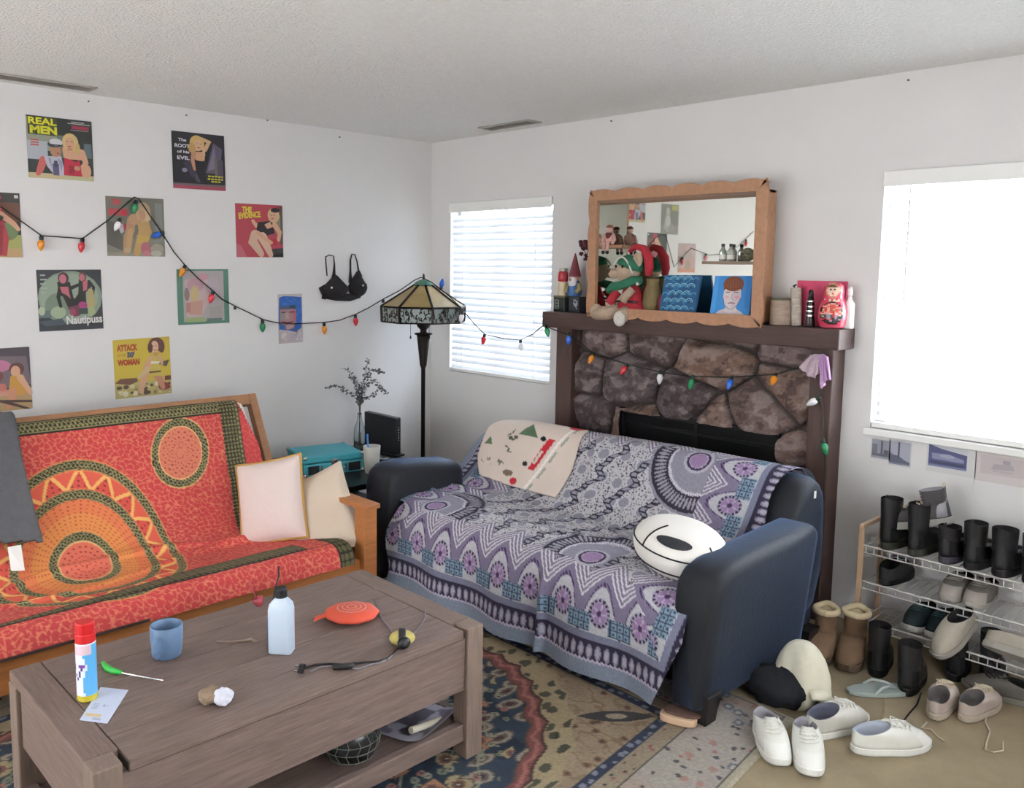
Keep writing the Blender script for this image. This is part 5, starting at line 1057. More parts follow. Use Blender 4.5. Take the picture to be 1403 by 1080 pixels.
def router():
    A = oZ(518,634,SZ); A = Vector((.50,-.86,SZ)); t = thing('router','tall black upright router with a row of lights beside the vase','router',(.45,-.84,SZ))
    bl = mat('router_black','15161a',.35); z1 = oX(521,571,.44).z
    P0 = oX(500,568,.30); 
    a = Vector((.27,-.765,0)); b = Vector((.53,-.715,0)); d = (b-a).normalized(); n = Vector((d.y,-d.x,0)); w = .045
    q = [a+n*0, b+n*0, b-n*w, a-n*w]; h0, h1 = z1+.01, z1-.005
    build(MB().hexa([v+Vector((0,0,SZ)) for v in q]+[v+Vector((0,0,h)) for v,h in zip(q,(h0,h1,h1,h0))]),'case',bl,t,bevel=.006)
    f = MB()
    for i in range(6): f.box(b+d*.0015-n*w*.45+Vector((0,0,SZ+.10+.016*i)),(.005,.005,.005),None)
    build(f,'status_lights',mat('status_white','d8dcd8',.4),t)
    build(MB().box((a+b)/2-n*w*.5+Vector((0,0,SZ+.006)),(.30,.08,.012),Matrix.Rotation(math.atan2(d.y,d.x),3,'Z')),'foot',bl,t,bevel=.003)
router()
def tumbler():
    p = oZ(508,647,SZ)+Vector((.01,0,0)); k = 1/ppm(p); h = 37*k; r = 12*k
    t = thing('tumbler','white frosted plastic tumbler at the front corner of the side table','cup',p)
    build(MB().lathe([(r*.72,0),(r*.76,.003),(r,h),(r*.95,h),(r*.72,.008),(.0005,.006)],p,24),'cup',mat('frosted_plastic','d9d8d0',.35,trans=.25),t,smooth=True)
    c = p+Vector((-.02,.012,0)); tt = thing('toothbrush','blue toothbrush standing in the white tumbler','toothbrush',p+Vector((0,0,.012)))
    a = p+Vector((0,-.01,.014)); b = a+Vector((-.012,-.012,h*1.25)); build(MB().tube([a,a.lerp(b,.5),b],[.0035,.005,.0045],8),'handle',mat('blue_plastic','2e7fc8',.35),tt,smooth=True)
    build(MB().box(b+Vector((0,.0,.004)),(.010,.008,.024)),'head',mat('blue_plastic','2e7fc8',.35),tt,bevel=.002)
    q = p+Vector((-.02,.10,0)); m = thing('power_adapter','small black and white power adapter behind the white tumbler','adapter',q)
    build(MB().box(q+Vector((0,0,.03)),(.05,.06,.06)),'case',mat('black_plastic','1a1c20',.4),m,bevel=.004); build(MB().box(q+Vector((.0255,-.005,.022)),(.002,.03,.025)),'sticker',m_white,m); build(MB().box(q+Vector((.0,-.01,.066)),(.075,.05,.012)),'tray',mat('nickel','c4c4c0',.25,.9),m,bevel=.003)
tumbler()
# ================================================================ PILLOWS, JACKET
def pillow(lab, c, nrm, w, h, th, m, roll=0., name='pillow', backm=None, dent=0.):
    c = Vector(c); n = Vector(nrm).normalized(); r = Vector((0,0,1)).cross(n).normalized(); u = n.cross(r); q = Matrix.Rotation(roll,3,n); r = q @ r; u = q @ u
    t = thing(name, lab, 'pillow', c)
    N = 25
    def face(s):
        mb = MB(); vs = []; g = np.linspace(-1,1,N)
        for b in g:
            for a in g:
                pin = 1-.10*(1-abs(a))**.0*0; ex = 1-.07*(1-b*b)*0
                aa = a*(1-.055*(1-abs(b)**2.2)); bb_ = b*(1-.055*(1-abs(a)**2.2))
                f = max(0,(1-abs(a)**2.6))**.55*max(0,(1-abs(b)**2.6))**.55
                wv = 1+.10*math.sin(a*5+b*3)*abs(a*b)-dent*math.exp(-((a-.35)**2*4+(b+.2)**2*6))
                vs.append(c+r*aa*w/2+u*bb_*h/2+n*s*th/2*f*wv+n*s*.002)
        fs = []
        for i in range(N-1):
            for j in range(N-1): q = (i*N+j,i*N+j+1,(i+1)*N+j+1,(i+1)*N+j); fs.append(q if s > 0 else q[::-1])
        mb.add(vs,fs); return mb
    build(face(1),'front',m,t,smooth=True); build(face(-1),'back',backm or m,t,smooth=True)
    edge = []
    for k in range(4):
        for i in range(N-1):
            s = -1+2*i/(N-1); a,b = ((s,-1),(1,s),(-s,1),(-1,-s))[k]; aa = a*(1-.055*(1-abs(b)**2.2)); bb_ = b*(1-.055*(1-abs(a)**2.2)); edge.append(c+r*aa*w/2+u*bb_*h/2)
    build(MB().tube(edge+[edge[0]],.0075 if backm else .004,6),'seam',backm or m,t,smooth=True); return t
m_p1 = mat('pale_pink_cotton','dcc9c2',.9,bump=(25,.25)); m_p1b = mat('mustard_cotton','b98f4c',.9); m_p2 = mat('cream_canvas','cdbba8',.9,bump=(14,.5))
pillow('pale pink pillow with a mustard back leaning on the red tapestry', (1.005,-1.83,.475), (.52,-.76,.34), .335,.40,.13, m_p1, roll=.24, backm=m_p1b)
pillow('creased cream pillow between the pink pillow and the futon arm', (1.165,-1.665,.405), (.48,-.74,.42), .36,.42,.12, m_p2, roll=.50, dent=.5)
def jacket():
    raw = [(.30,.885),(.40,.905),(.455,.83),(.50,.72),(.60,.57),(.70,.45),(.80,.36),(.9,.33)]; P, s = resample(raw,.012)
    y = np.arange(-3.45,-2.60,.012); Yg, S = np.meshgrid(y, s); X = np.repeat(P[:,0][:,None],len(y),1); Zz = np.repeat(P[:,1][:,None],len(y),1)
    f = .020*fbm(Yg*9+S*3,S*4,5)+.025*np.exp(-((Yg+2.93+.25*(S-.3))/.03)**2); X = X+.03+f*.9; Zz = Zz+.02+f*.7
    smax = s[-1]; e0 = oX(18,586,.45).y; e1 = oX(52,742,.76).y; e = e0+(e1-e0)*np.clip((S-.10)/.48,0,1); keep = ((Yg < e)&(S < .70+.03*np.sin(Yg*9)))[:-1,:-1]
    t = thing('jacket','charcoal grey jacket hung over the futon back at the left photo edge','jacket',(.5,-2.95,.7))
    o = grid_mesh('cloth', np.stack([X,Yg,Zz],-1), None, mat('grey_fleece','5f5f62',.95,bump=(120,.5),noise=(30,.1)), t, keep=keep)
    sd = o.modifiers.new('thickness','SOLIDIFY'); sd.thickness = .014; sd.offset = 0
    q = oX(30,760,.86); q = Vector((q.x,q.y,q.z)); build(MB().hexa([(.80,q.y-.028,.335),(.83,q.y+.015,.335),(.833,q.y+.015,.337),(.803,q.y-.028,.337),(.775,q.y-.03,.43),(.78,q.y+.018,.43),(.783,q.y+.018,.432),(.778,q.y-.03,.432)]),'tag',m_white,t)
jacket()
# pillow slip over the left end of the sofa back and the white cushion
def slip():
    t_y = np.linspace(0,1,70); prof = np.array([(-.372,.56),(-.37,.68),(-.42,.752),(-.50,.760),(-.575,.70),(-.68,.56),(-.785,.462)]); P, s = resample([tuple(a) for a in prof],.006)
    x = np.arange(1.02,1.90,.006); Xg, S = np.meshgrid(x,s); PY = np.repeat(P[:,0][:,None],len(x),1); PZ = np.repeat(P[:,1][:,None],len(x),1)
    iT = np.argmax(P[:,1]); sT = s[iT]; top = np.exp(-((S-sT)/.30)**2)
    KX = np.interp(Xg, [.97,1.0,1.04,1.10,1.18,1.28,1.42,1.8,2.3], [.52,.60,.72,.82,.885,.93,.95,.975,1.]); PZ = .14+(PZ-.14)*(1-(1-KX)*np.clip((1.2-S/.5)+.1,.35,1)); puff = .030*np.exp(-((Xg-1.52)/.22)**2-((S-sT-.12)/.2)**2)
    PY = PY-.024-puff; PZ = PZ+.026+puff*.7
    u = (Xg-1.16-.24*(S-sT))/.60; v = (S-sT+.02)/.44
    C = np.ones(Xg.shape+(3,))*np.array([214,198,186.]); C = C*(.97+.05*fbm(Xg*9,S*9,2)[...,None])
    def tri(C, cu, cv, a, b, col): return put(C, (np.abs(u-cu) < a*(1-(cv+b-v)/(2*b)*1.0)*1)&(np.abs(v-cv) < b)&(np.abs(u-cu) < a*(v-cv+b)/(2*b)), col)
    C = tri(C,.60,.26,.11,.10,(86,112,84)); C = tri(C,.12,.50,.06,.06,(96,116,88))
    dx = np.abs(fbm(u*11,v*12,31)-.5); C = put(C, (np.hypot((u-.42)/.075,(v-.46)/.17) < 1)&(dx < .05), (84,90,76)); C = put(C, (np.hypot((u-.24)/.15,(v-.78)/.05) < 1)&(dx < .06), (110,104,84)); C = put(C, (np.hypot((u-.47)/.06,(v-.88)/.04) < 1), (118,100,80))
    # little red truck along the right border
    rt = (u-.80)+.34*(v-.5); C = put(C, (np.abs(rt) < .035)&(np.abs(v-.56) < .22), (190,36,52)); C = put(C, (np.abs(rt+.012) < .015)&(np.abs(v-.60) < .09), (206,190,180)); 
    for vv,uu in ((.36,.765),(.72,.63)): C = put(C, np.hypot((u-uu)*1.2,(v-vv)) < .034, (34,30,32))
    C = put(C, (np.abs(rt-.085) < .012), (232,226,222)); C = put(C, (np.abs(rt-.125) < .012)&(np.abs(np.sin(v*14)) > .5), (150,160,146))
    C = put(C, np.hypot((u-1.02)*.9,(v-.05)) < .07, (196,32,48)); C = put(C, np.hypot((u-.56)*1.1,(v-.97)) < .045, (190,40,52))
    C = put(C, (v < .04)&(np.abs(np.sin(u*17)) > .6), (170,70,70), .7); C = put(C, (v < .03)&(np.abs(np.sin(u*17)) < .4), (110,126,100), .7)
    w = np.clip(1.05-(2*v-.85)**2*.10,0,2); le = .02-.10*np.exp(-((v-.62)/.3)**2)*-.0+.16*np.clip((v-.70)/.35,0,1)**1.3+.18*np.clip((.25-v)/.4,0,1)
    ri = 1.12-.30*np.clip((v-.75)/.3,0,1)*0
    keep = ((u > le)&(u < ri)&(v > -.28)&(v < 1.02-.10*np.clip(.5-u,0,1)))[:-1,:-1]
    o = grid_mesh('pillowcase', np.stack([Xg,PY,PZ],-1), C, mat('printed_flannel',None,.9,bump=(200,.1)), base=(1.5,-.5,.7), keep=keep)
    sd = o.modifiers.new('thickness','SOLIDIFY'); sd.thickness = .01; sd.offset = 1
    tag(o,'cream pillowcase with trees and a red truck over the left sofa back','pillowcase')
slip()
def white_cushion():
    a = oZ(930,770,.47); c = oZ(932,750,.550); t = thing('cushion','oval white cushion with black seams and one black oval on the throw','cushion',c)
    mw = mat('white_plush','e8e4de',.9,bump=(60,.1)); R = rotm(rz=-.05) @ rotm(ry=.13,rx=.10); rx, ry, rz = .192,.150,.098
    def S(a, b):                                              # superellipsoid point; a around, b latitude
        cb = math.copysign(abs(math.cos(b))**.72,math.cos(b)); sb = math.copysign(abs(math.sin(b))**.95,math.sin(b))
        return c+R @ Vector((rx*cb*math.cos(a),ry*cb*math.sin(a),rz*sb))
    n,m = 40,18; rings = [[S(2*PI*j/n,-PI/2*.999+PI*.998*i/m) for j in range(n)] for i in range(m+1)]
    build(MB().loft(rings),'body',mw,t,smooth=True); bk = mat('black_piping','1c1b20',.7)
    def line(f, nm='seam_line'): 
        P = [f(i/60) for i in range(61)]; P = [c+(p-c)*1.008 for p in P]; build(MB().tube(P,.0032,5),nm,bk,t)
    line(lambda s: S(2*PI*s,.22)); line(lambda s: S(2*PI*s,-.42)); 
    line(lambda s: S(-PI*.62,.22+s*1.1)); line(lambda s: S(-.32+.06*s,.22+s*.55))
    A = MB(); P = []
    for i in range(24): q = 2*PI*i/24; P.append(S(-1.25+.42*math.cos(q)*1.15,.80+.20*math.sin(q)))
    ce = S(-1.25,.80); A.add([c+(p-c)*1.03 for p in P]+[c+(ce-c)*1.035],[(i,(i+1)%24,24) for i in range(24)]); build(A,'oval_patch',mat('black_patch','2a2c33',.7),t,smooth=True)
white_cushion()
# ================================================================ MIRROR BOX ON THE MANTEL
m_fr = mat('pale_pine', 'ab7f60', .5, noise=(7,.14), stretch=(5,5,5)); m_mir = mat('mirror_silver', 'e9ece6', .02, 1.)
MY = -.162                                                    # front face of the mirror frame
def mirror_box():
    x0,x1,z0,z1 = 1.545,2.600,MZ-.018,2.022; w = .060; yb = -.032; yf = MY-.018
    t = thing('mirror_box','pine shadow box mirror with scalloped frame standing on the mantel','mirror',((x0+x1)/2,-.1,MZ))
    def scal(n, L, amp): return [(i/n, amp*abs(math.sin(PI*(i/n)*L))**.7) for i in range(n+1)]
    for nm,sgn,zo in (('frame_top',1,z1),('frame_bottom',-1,z0)):
        P = [(x0+(x1-x0)*f, zo-sgn*(.016-a)) for f,a in scal(72,6,.016)]
        m = MB(); m.prism(P+[(x1-w,zo-sgn*w),(x0+w,zo-sgn*w)], yf, MY, lambda a,b,c: Vector((a,c,b))); build(m,nm,m_fr,t,bevel=.002)
    for xo,sgn in ((x0,1),(x1,-1)):
        P = [(xo+sgn*(.012-a), z0+(z1-z0)*f) for f,a in scal(48,4,.012)]
        m = MB(); m.prism(P+[(xo+sgn*w,z1-w),(xo+sgn*w,z0+w)], yf, MY, lambda a,b,c: Vector((a,c,b))); build(m,'frame_side',m_fr,t,bevel=.002)
    # the box behind the frame
    a,b,c,d = x0+.046,x1-.040,MZ+.001,z1-.046
    for nm,q in (('box_side',(a,a+.014,MY,yb,c,d)),('box_side',(b-.014,b,MY,yb,c,d)),('box_top',(a,b,MY,yb,d-.014,d)),('box_floor',(a,b,MY,yb,c,c+.012)),('box_back',(a,b,yb,yb+.012,c,d))): build(MB().bb(*q),nm,m_fr,t,bevel=.001)
    build(MB().bb(a+.014,b-.014,yb-.003,yb-.0005,c+.012,d-.014),'mirror_glass',m_mir,t)
    build(MB().bb(a+.0145,a+.0165,MY+.004,yb-.003,c+.012,d-.014),'side_mirror',m_mir,t); build(MB().bb(b-.0165,b-.0145,MY+.004,yb-.003,c+.012,d-.014),'side_mirror',m_mir,t)
    zl = oY(850,337,-.10).z; zr = oY(1000,360,-.10).z; xl = oY(872,338,-.09).x; xr = oY(968,362,-.09).x
    build(MB().bb(a+.016,xl-.05,-.150,yb-.004,zl-.010,zl+.004),'shelf',m_fr,t,bevel=.002); build(MB().bb(xr,b-.017,-.135,yb-.004,zr-.008,zr+.006),'shelf',mat('grey_shelf','8a7866',.6),t,bevel=.002)
    return zl+.004, zr+.006, c+.012
ZL, ZR, ZF = mirror_box()
FY = -.105
def at(u, z, y=FY):
    """world point with photo column u at height z and depth y"""
    lo, hi = 0., 1080.
    for _ in range(40):
        m = (lo+hi)/2
        if oY(u,m,y).z > z: lo = m
        else: hi = m
    return oY(u,lo,y)
# figures in the box ----------------------------------------------------------
m_pinkp = mat('pale_pink_porcelain','c79a90',.5); m_mar = mat('maroon_cloth','6e2f2c',.8)
def doll():
    p = at(834,ZL,-.132); k = 1/ppm(p); t = thing('figurine','little pink jointed figurine sitting on the left shelf of the mirror box','figurine',p)
    hh = 14*k
    b = MB().ball(p+Vector((0,.008,hh*.6)),(7*k,4.5*k,9*k)); b.ball(p+Vector((0,.006,hh*1.55)),(4.6*k,4.4*k,5*k)); build(b,'body',m_pinkp,t,smooth=True)
    for s in (-1,1):
        build(MB().tube([p+Vector((s*6*k,.004,hh*1.0)),p+Vector((s*9.5*k,.0,hh*.5)),p+Vector((s*8*k,-.012,hh*.1))],[3*k,2.6*k,2.2*k],8),'arm',m_pinkp,t,smooth=True)
        lg = build(MB().tube([p+Vector((s*3*k,.002,3*k)),p+Vector((s*3.2*k,-.024,3*k)),p+Vector((s*3.4*k,-.027,-8*k))],[3*k,2.8*k,2.2*k],8),'leg',m_pinkp,t,smooth=True)
        build(MB().ball(p+Vector((s*3.4*k,-.030,-10*k)),(2.2*k,3*k,2.6*k)),'shoe',mat('dark_shoe','2c2226',.5),lg,smooth=True)
    build(MB().lathe([(3*k,hh*1.22),(4.8*k,hh*1.1),(3.5*k,hh*.75),(.5*k,hh*.5)],p+Vector((0,-.002,0)),12),'scarf',m_mar,t,smooth=True)
    build(MB().ball(p+Vector((0,.007,hh*1.75)),(4.9*k,4.7*k,3.2*k)),'hair',mat('brown_hair','7c4a3a',.8),t,smooth=True)
doll()
def plush():
    p = at(858,ZF,-.118); k = 1/ppm(p); K = lambda a,b,y=0: p+Vector((a*k,y,b*k)); fu = mat('tan_plush','b7a08a',.95,bump=(160,.6)); rd = mat('red_felt','ae2a38',.9,bump=(120,.3)); gn = mat('green_felt','2f6f54',.9); wf = mat('white_fleece','d9d2ca',.95,bump=(140,.7))
    t = thing('plush_toy','tan plush animal in red coat and green scarf leaning in the mirror box','plush toy',p)
    build(MB().ball(K(8,22),(15*k,.042,21*k)),'body',rd,t,smooth=True)
    hd = build(MB().ball(K(2,58,-.008),(19*k,.056,17*k),rotm(ry=-.15)),'head',fu,t,smooth=True)
    build(MB().ball(K(-14,54,-.045),(8*k,.030,7*k)),'muzzle',fu,hd,smooth=True)
    build(MB().ball(K(-18,57,-.072),(2.4*k,.007,2*k)),'nose',mat('brown_nose','5c3c34',.5),hd,smooth=True)
    for a,y in ((-9,-.056),(3,-.062)): build(MB().ball(K(a,64,y),(1.9*k,.006,2.2*k)),'eye',mat('dark_eye','2a1c18',.3),hd,smooth=True)
    cp = MB().ball(K(5,66,-.004),(19.5*k,.058,13*k),rotm(ry=.25)); cp.v = [(a,b,max(c,p.z+62*k+(a-p.x)*-.35)) for a,b,c in cp.v]; build(cp,'cap',gn,hd,smooth=True)
    q = MB(); q.tube([K(-12+26*math.sin(i/14*PI/2)*.0+30*(i/14), 66+16*math.sin(i/14*PI)-12*(i/14), -.062+.012*(i/14)) for i in range(15)],1.3*k,6); build(q,'cap_trim',wf,hd,smooth=True)
    build(MB().ball(K(20,73,-.020),(8*k,.014,10*k)),'ear',fu,hd,smooth=True)
    build(MB().tube([K(2,84,.0),K(12,91,.006),K(24,88,.010),K(32,76,.010),K(34,62,.008),K(33,52,.006)],[3*k,4.5*k,5.5*k,6.5*k,6*k,4*k],12),'hat_tail',rd,hd,smooth=True)
    sc = MB(); sc.tube([K(-22,30,-.045),K(-12,36,-.060),K(4,39,-.062),K(18,45,-.048),K(26,47,-.01)],[5*k,6.5*k,6*k,6.5*k,5*k],10); build(sc,'scarf',gn,t,smooth=True)
    sk = MB().lathe([(22*k,4*k),(23*k,7*k),(18*k,16*k),(13*k,26*k)],p+Vector((6*k,0,0)),22); sk.v = [(a,p.y+(b-p.y)*.62,c) for a,b,c in sk.v]; build(sk,'coat_skirt',rd,t,smooth=True)
    tr = MB(); tr.tube([p+Vector((6*k+22.5*k*math.cos(a),(22.5*k*math.sin(a))*.62,5*k)) for a in [2*PI*i/24 for i in range(25)]],1.8*k,6); build(tr,'coat_trim',rd,t,smooth=True)
    build(MB().tube([K(-12,16,-.055),K(8,18,-.062),K(26,16,-.05)],1.6*k,6),'belt',mat('black_belt','241c1e',.5),t,smooth=True)
    for a0,b0,a1,b1,nm in ((-6,30,-16,14,'arm'),(18,34,6,18,'arm')): build(MB().tube([K(a0,b0,-.045),K((a0+a1)/2,(b0+b1)/2,-.062),K(a1,b1,-.066)],[6*k,6*k,6.5*k],10),nm,rd if a0 < 0 else fu,t,smooth=True)
    build(MB().ball(K(-16,13,-.066),(6.5*k,.02,6*k)),'paw',fu,t,smooth=True)
    build(MB().tube([K(-6,4,-.030),K(-22,0,-.055),K(-40,-1,-.058)],[9*k,10*k,9.5*k],12),'leg',fu,t,smooth=True); build(MB().ball(K(-40,1,-.060),(10*k,.032,11*k)),'foot',fu,t,smooth=True)
    build(MB().tube([K(8,4,-.030),K(6,-4,-.070)],[9*k,9.5*k],12),'leg',fu,t,smooth=True); build(MB().ball(K(5,-6,-.082),(9.5*k,.026,11*k)),'foot',wf,t,smooth=True)
    build(MB().ball(K(26,41,-.050),(2.2*k,.008,2.2*k)),'pompom',wf,t,smooth=True); build(MB().ball(K(-30,32,-.050),(2.2*k,.008,2.2*k)),'pompom',wf,t,smooth=True)
    q = at(893,ZF,-.07); t2 = thing('gift_bag','olive brown soft sack behind the plush animal in the mirror box','bag',q)
    build(MB().lathe([(.008,0),(.045,.004),(.052,.05),(.046,.12),(.032,.165),(.036,.185),(.030,.19)],q,18),'sack',mat('olive_cloth','7b6a48',.9,bump=(40,.5)),t2,smooth=True)
    q = at(907,ZF,-.06); t3 = thing('ornament_ball','dark red round ornament between the sack and the blue wave canvas','ornament',q); build(MB().ball(q+Vector((0,0,.055)),(.034,.026,.055)),'ball',mat('dark_red_gloss','8c2440',.4),t3,smooth=True)
plush()
def canvas(lab, u0,v0,u1,v1,u2,v2,u3,v3, yb, yt, fn, bg):
    P = [oY(u0,v0,yb),oY(u1,v1,yb),oY(u2,v2,yt),oY(u3,v3,yt)]; n = (P[1]-P[0]).cross(P[3]-P[0]).normalized()
    def M(a, b, k): return (P[0]*(1-a)+P[1]*a)*(1-b)+(P[3]*(1-a)+P[2]*a)*b+n*k
    A = Art(M); A.mb.setc(bg); A.mb.prism([(0,0),(1,0),(1,1),(0,1)],-.014,0,M); fn(A); return tag(build(A.mb,'canvas_painting',INK,base=P[0]),lab,'painting')
def f_wave(A):
    A.rect(0,0,1,1,'245a86'); g = random.Random(5)
    for i in range(14): A.limb([(g.random()*.8+.05,g.random()*.9+.05) for _ in range(1)]+[(g.random()*.8+.1,g.random()*.9+.05)],[.05,.03],g.choice(['2f78a8','1f4c74','3583b0']))
    for r in range(5):
        for c in range(5):
            cx = .10+.20*c+(.10 if r%2 else 0); cy = .10+.19*r
            for rad in (.105,.062):
                pts = [(cx+rad*math.cos(a),cy+rad*math.sin(a)) for a in [PI*(.05+.9*i/8) for i in range(9)]]
                if all(.02 < x < .98 and .02 < y < .98 for x,y in pts): A.limb(pts,[.024]*9,'86b9d0' if rad > .07 else '5a9cc0')
def f_face(A):                                               # a plain generic portrait
    A.rect(0,0,1,1,'3c8bd0').rect(.0,.0,.12,1,'4a9ade').rect(.86,.2,1,1,'3480c8')
    A.poly([(.10,.0),(.22,.12),(.38,.18),(.66,.18),(.80,.10),(.92,.0)],'cdbfc0').poly([(.40,.30),(.64,.30),(.68,.12),(.50,.05),(.36,.12)],'d6c8c8')
    A.poly([(.30,.70),(.74,.70),(.76,.45),(.68,.26),(.58,.17),(.48,.17),(.36,.26),(.29,.45)],'d8cccd').poly([(.52,.70),(.74,.70),(.76,.45),(.68,.26),(.54,.18)],'cbbcc0')
    A.ell(.53,.80,.27,.19,'7c4632').poly([(.26,.80),(.80,.80),(.77,.62),(.72,.68),(.34,.68),(.29,.62)],'7c4632')
    for i in range(7): A.limb([(.32+.07*i,.92-.01*abs(3-i)),(.30+.075*i,.70)],[.02,.03],'8f553c')
    A.ell(.66,.46,.065,.04,'d895aa').ell(.40,.46,.05,.035,'d9b0bb').limb([(.36,.585),(.46,.59)],[.018,.018],'3a3034').limb([(.58,.59),(.68,.585)],[.018,.018],'3a3034').limb([(.53,.56),(.51,.42),(.56,.41)],[.012,.016,.012],'a58a8c').limb([(.44,.31),(.53,.325),(.62,.31)],[.02,.03,.02],'8a5a62').limb([(.30,.45),(.36,.26),(.48,.17),(.58,.17),(.68,.26),(.76,.45)],[.012]*6,'54484c')
canvas('small blue canvas painted with overlapping waves in the mirror box',903,429,951,431,961,377,911,377,-.140,-.085,f_wave,'245a86')
canvas('small canvas portrait of a pale face on blue in the mirror box corner',972,432,1026,434,1031,378,980,378,-.140,-.085,f_face,'3c8bd0')
m_cl = mat('clear_glass','e6ecee',.03,trans=1.,ior=1.35)
for i,(u,lab) in enumerate(((990,'left small clear bottle with dark cap on the right mirror shelf'),(1001,'right small clear bottle with dark cap on the right mirror shelf'))):
    p = at(u,ZR,-.085); k = 1/ppm(p); t = thing('mini_bottle',lab,'bottle',p,group='small clear bottles on the mirror shelf')
    build(MB().lathe([(4.4*k,0),(5*k,1*k),(5*k,14*k),(2.3*k,18*k),(2*k,21*k)],p,16),'glass',mat('pale_bottle','c9cfc8',.1,trans=.6),t,smooth=True); build(MB().lathe([(2.5*k,20*k),(2.5*k,24*k)],p,12),'cap',mat('dark_cap','3a3432',.5),t)
    build(MB().lathe([(5.1*k,3*k),(5.1*k,9*k)],p,16,cap=False),'label',mat('paper_label','d8d4cc',.7),t)
def rock():
    p = at(1024,ZR,-.085); k = 1/ppm(p); t = thing('painted_stone','round painted stone with a sleepy face on the right mirror shelf','stone',p)
    build(MB().ball(p+Vector((0,0,9.4*k)),(10.5*k,.022,9.5*k)),'stone',mat('stone_grey','6d6b58',.8,noise=(60,.3)),t,smooth=True)
    f = MB()
    for a in (-4,4): f.tube([p+Vector(((a-2.4)*k,-.0225,11*k)),p+Vector((a*k,-.0235,9.6*k)),p+Vector(((a+2.4)*k,-.0225,11*k))],.6*k,5)
    f.tube([p+Vector((-1.5*k,-.0232,7*k)),p+Vector((0,-.0238,5.6*k)),p+Vector((1.5*k,-.0232,7*k))],.6*k,5); build(f,'face_lines',mat('dark_paint','2c2a24',.7),t)
rock()
# ================================================================ LEFT END OF THE MANTEL
Zm = MZ+.0008
def tin():
    p = at(771,Zm,-.085); k = 1/ppm(p)
    t = thing('tin','dark green square tin with pale lettering panel at the left end of the mantel','tin',p)
    build(MB().box(p+Vector((0,0,10*k)),(20*k,.07,20*k)),'can',mat('dark_green_tin','26302b',.4),t,bevel=.004); build(MB().box(p+Vector((0,0,20.5*k)),(21*k,.073,2.4*k)),'lid',mat('tin_lid','6e6a52',.4,.4),t,bevel=.002)
    fr = MB(); y = p.y-.0365
    for a,b,c,d in ((-7,-6.2,4,16),(-.8,0,4,16),(-7,0,4,4.8),(-7,0,15.2,16)): fr.bb(p.x+a*k,p.x+b*k,y-.001,y,p.z+c*k,p.z+d*k)
    fr.bb(p.x-5*k,p.x-2*k,y-.001,y,p.z+7*k,p.z+8*k); fr.bb(p.x-5*k,p.x-2*k,y-.001,y,p.z+11*k,p.z+12*k); build(fr,'label_frame',mat('pale_print','a9b0a4',.6),t)
    top = p+Vector((0,0,21.7*k)); q = top+Vector((-1*k,.0,.0)); j = thing('jar','small jar of red and cream filling stacked on the dark green tin','jar',q)
    build(MB().lathe([(6.6*k,0),(7*k,1*k),(7*k,17*k),(6.2*k,19*k)],q,20),'base',mat('cream_wax','c9bb9a',.5),j,smooth=True); build(MB().lathe([(6.2*k,19*k),(7*k,20*k),(7*k,31*k),(5.6*k,33*k)],q,20),'glass',mat('jar_red','b0343c',.25),j,smooth=True); build(MB().lathe([(6*k,33*k),(6.2*k,33.5*k),(6.2*k,37*k),(5.6*k,37.5*k)],q,20),'lid',mat('jar_lid','b9b4a8',.4,.4),j,smooth=True)
    p2 = at(791,Zm,-.085); b = thing('box','dark box with a silver blue star print at the left end of the mantel','box',p2)
    build(MB().box(p2+Vector((0,0,10.5*k)),(18*k,.07,21*k)),'carton',mat('dark_carton','232a2e',.5),b,bevel=.003)
    st = MB(); g = random.Random(6)
    for _ in range(26): a,c = g.gauss(3.5,2.0),g.gauss(12,2.6); st.bb(p2.x+(a-.7)*k,p2.x+(a+.7)*k,p2.y-.0362,p2.y-.0352,p2.z+(c-.7)*k,p2.z+(c+.7)*k)
    build(st,'print',mat('silver_print','b6bccc',.5),b)
    g0 = p2+Vector((-5*k,-.004,21.2*k)); n = thing('gnome','garden gnome with a tall maroon hat and white beard on the dark boxes','gnome',g0)
    build(MB().lathe([(7*k,0),(9.5*k,2*k),(10*k,8*k),(7.5*k,17*k),(5*k,22*k)],g0,18),'tunic',mat('blue_tunic','3f6596',.6),n,smooth=True)
    build(MB().ball(g0+Vector((0,-.006,24*k)),(6.2*k,6*k,6*k)),'head',mat('gnome_skin','c79a84',.6),n,smooth=True)
    build(MB().ball(g0+Vector((0,-5*k,19*k)),(6.6*k,4.2*k,8.5*k)),'beard',mat('white_beard','d3cdd0',.8,bump=(60,.5)),n,smooth=True)
    build(MB().lathe([(8.6*k,26.5*k),(8*k,29*k),(5.2*k,40*k),(2.4*k,52*k),(.5*k,58*k)],g0,18),'hat',mat('maroon_hat','7c3440',.6),n,smooth=True)
    for s in (-1,1): build(MB().tube([g0+Vector((s*7*k,0,16*k)),g0+Vector((s*11*k,-3*k,10*k)),g0+Vector((s*8*k,-7*k,6*k))],[3.4*k,3.2*k,2.8*k],8),'arm',mat('mustard_sleeve','a8955a',.6),n,smooth=True)
    build(MB().ball(g0+Vector((0,-10.5*k,22.5*k)),(1.8*k,1.8*k,1.8*k)),'nose',mat('gnome_skin','c79a84',.6),n,smooth=True)
tin()
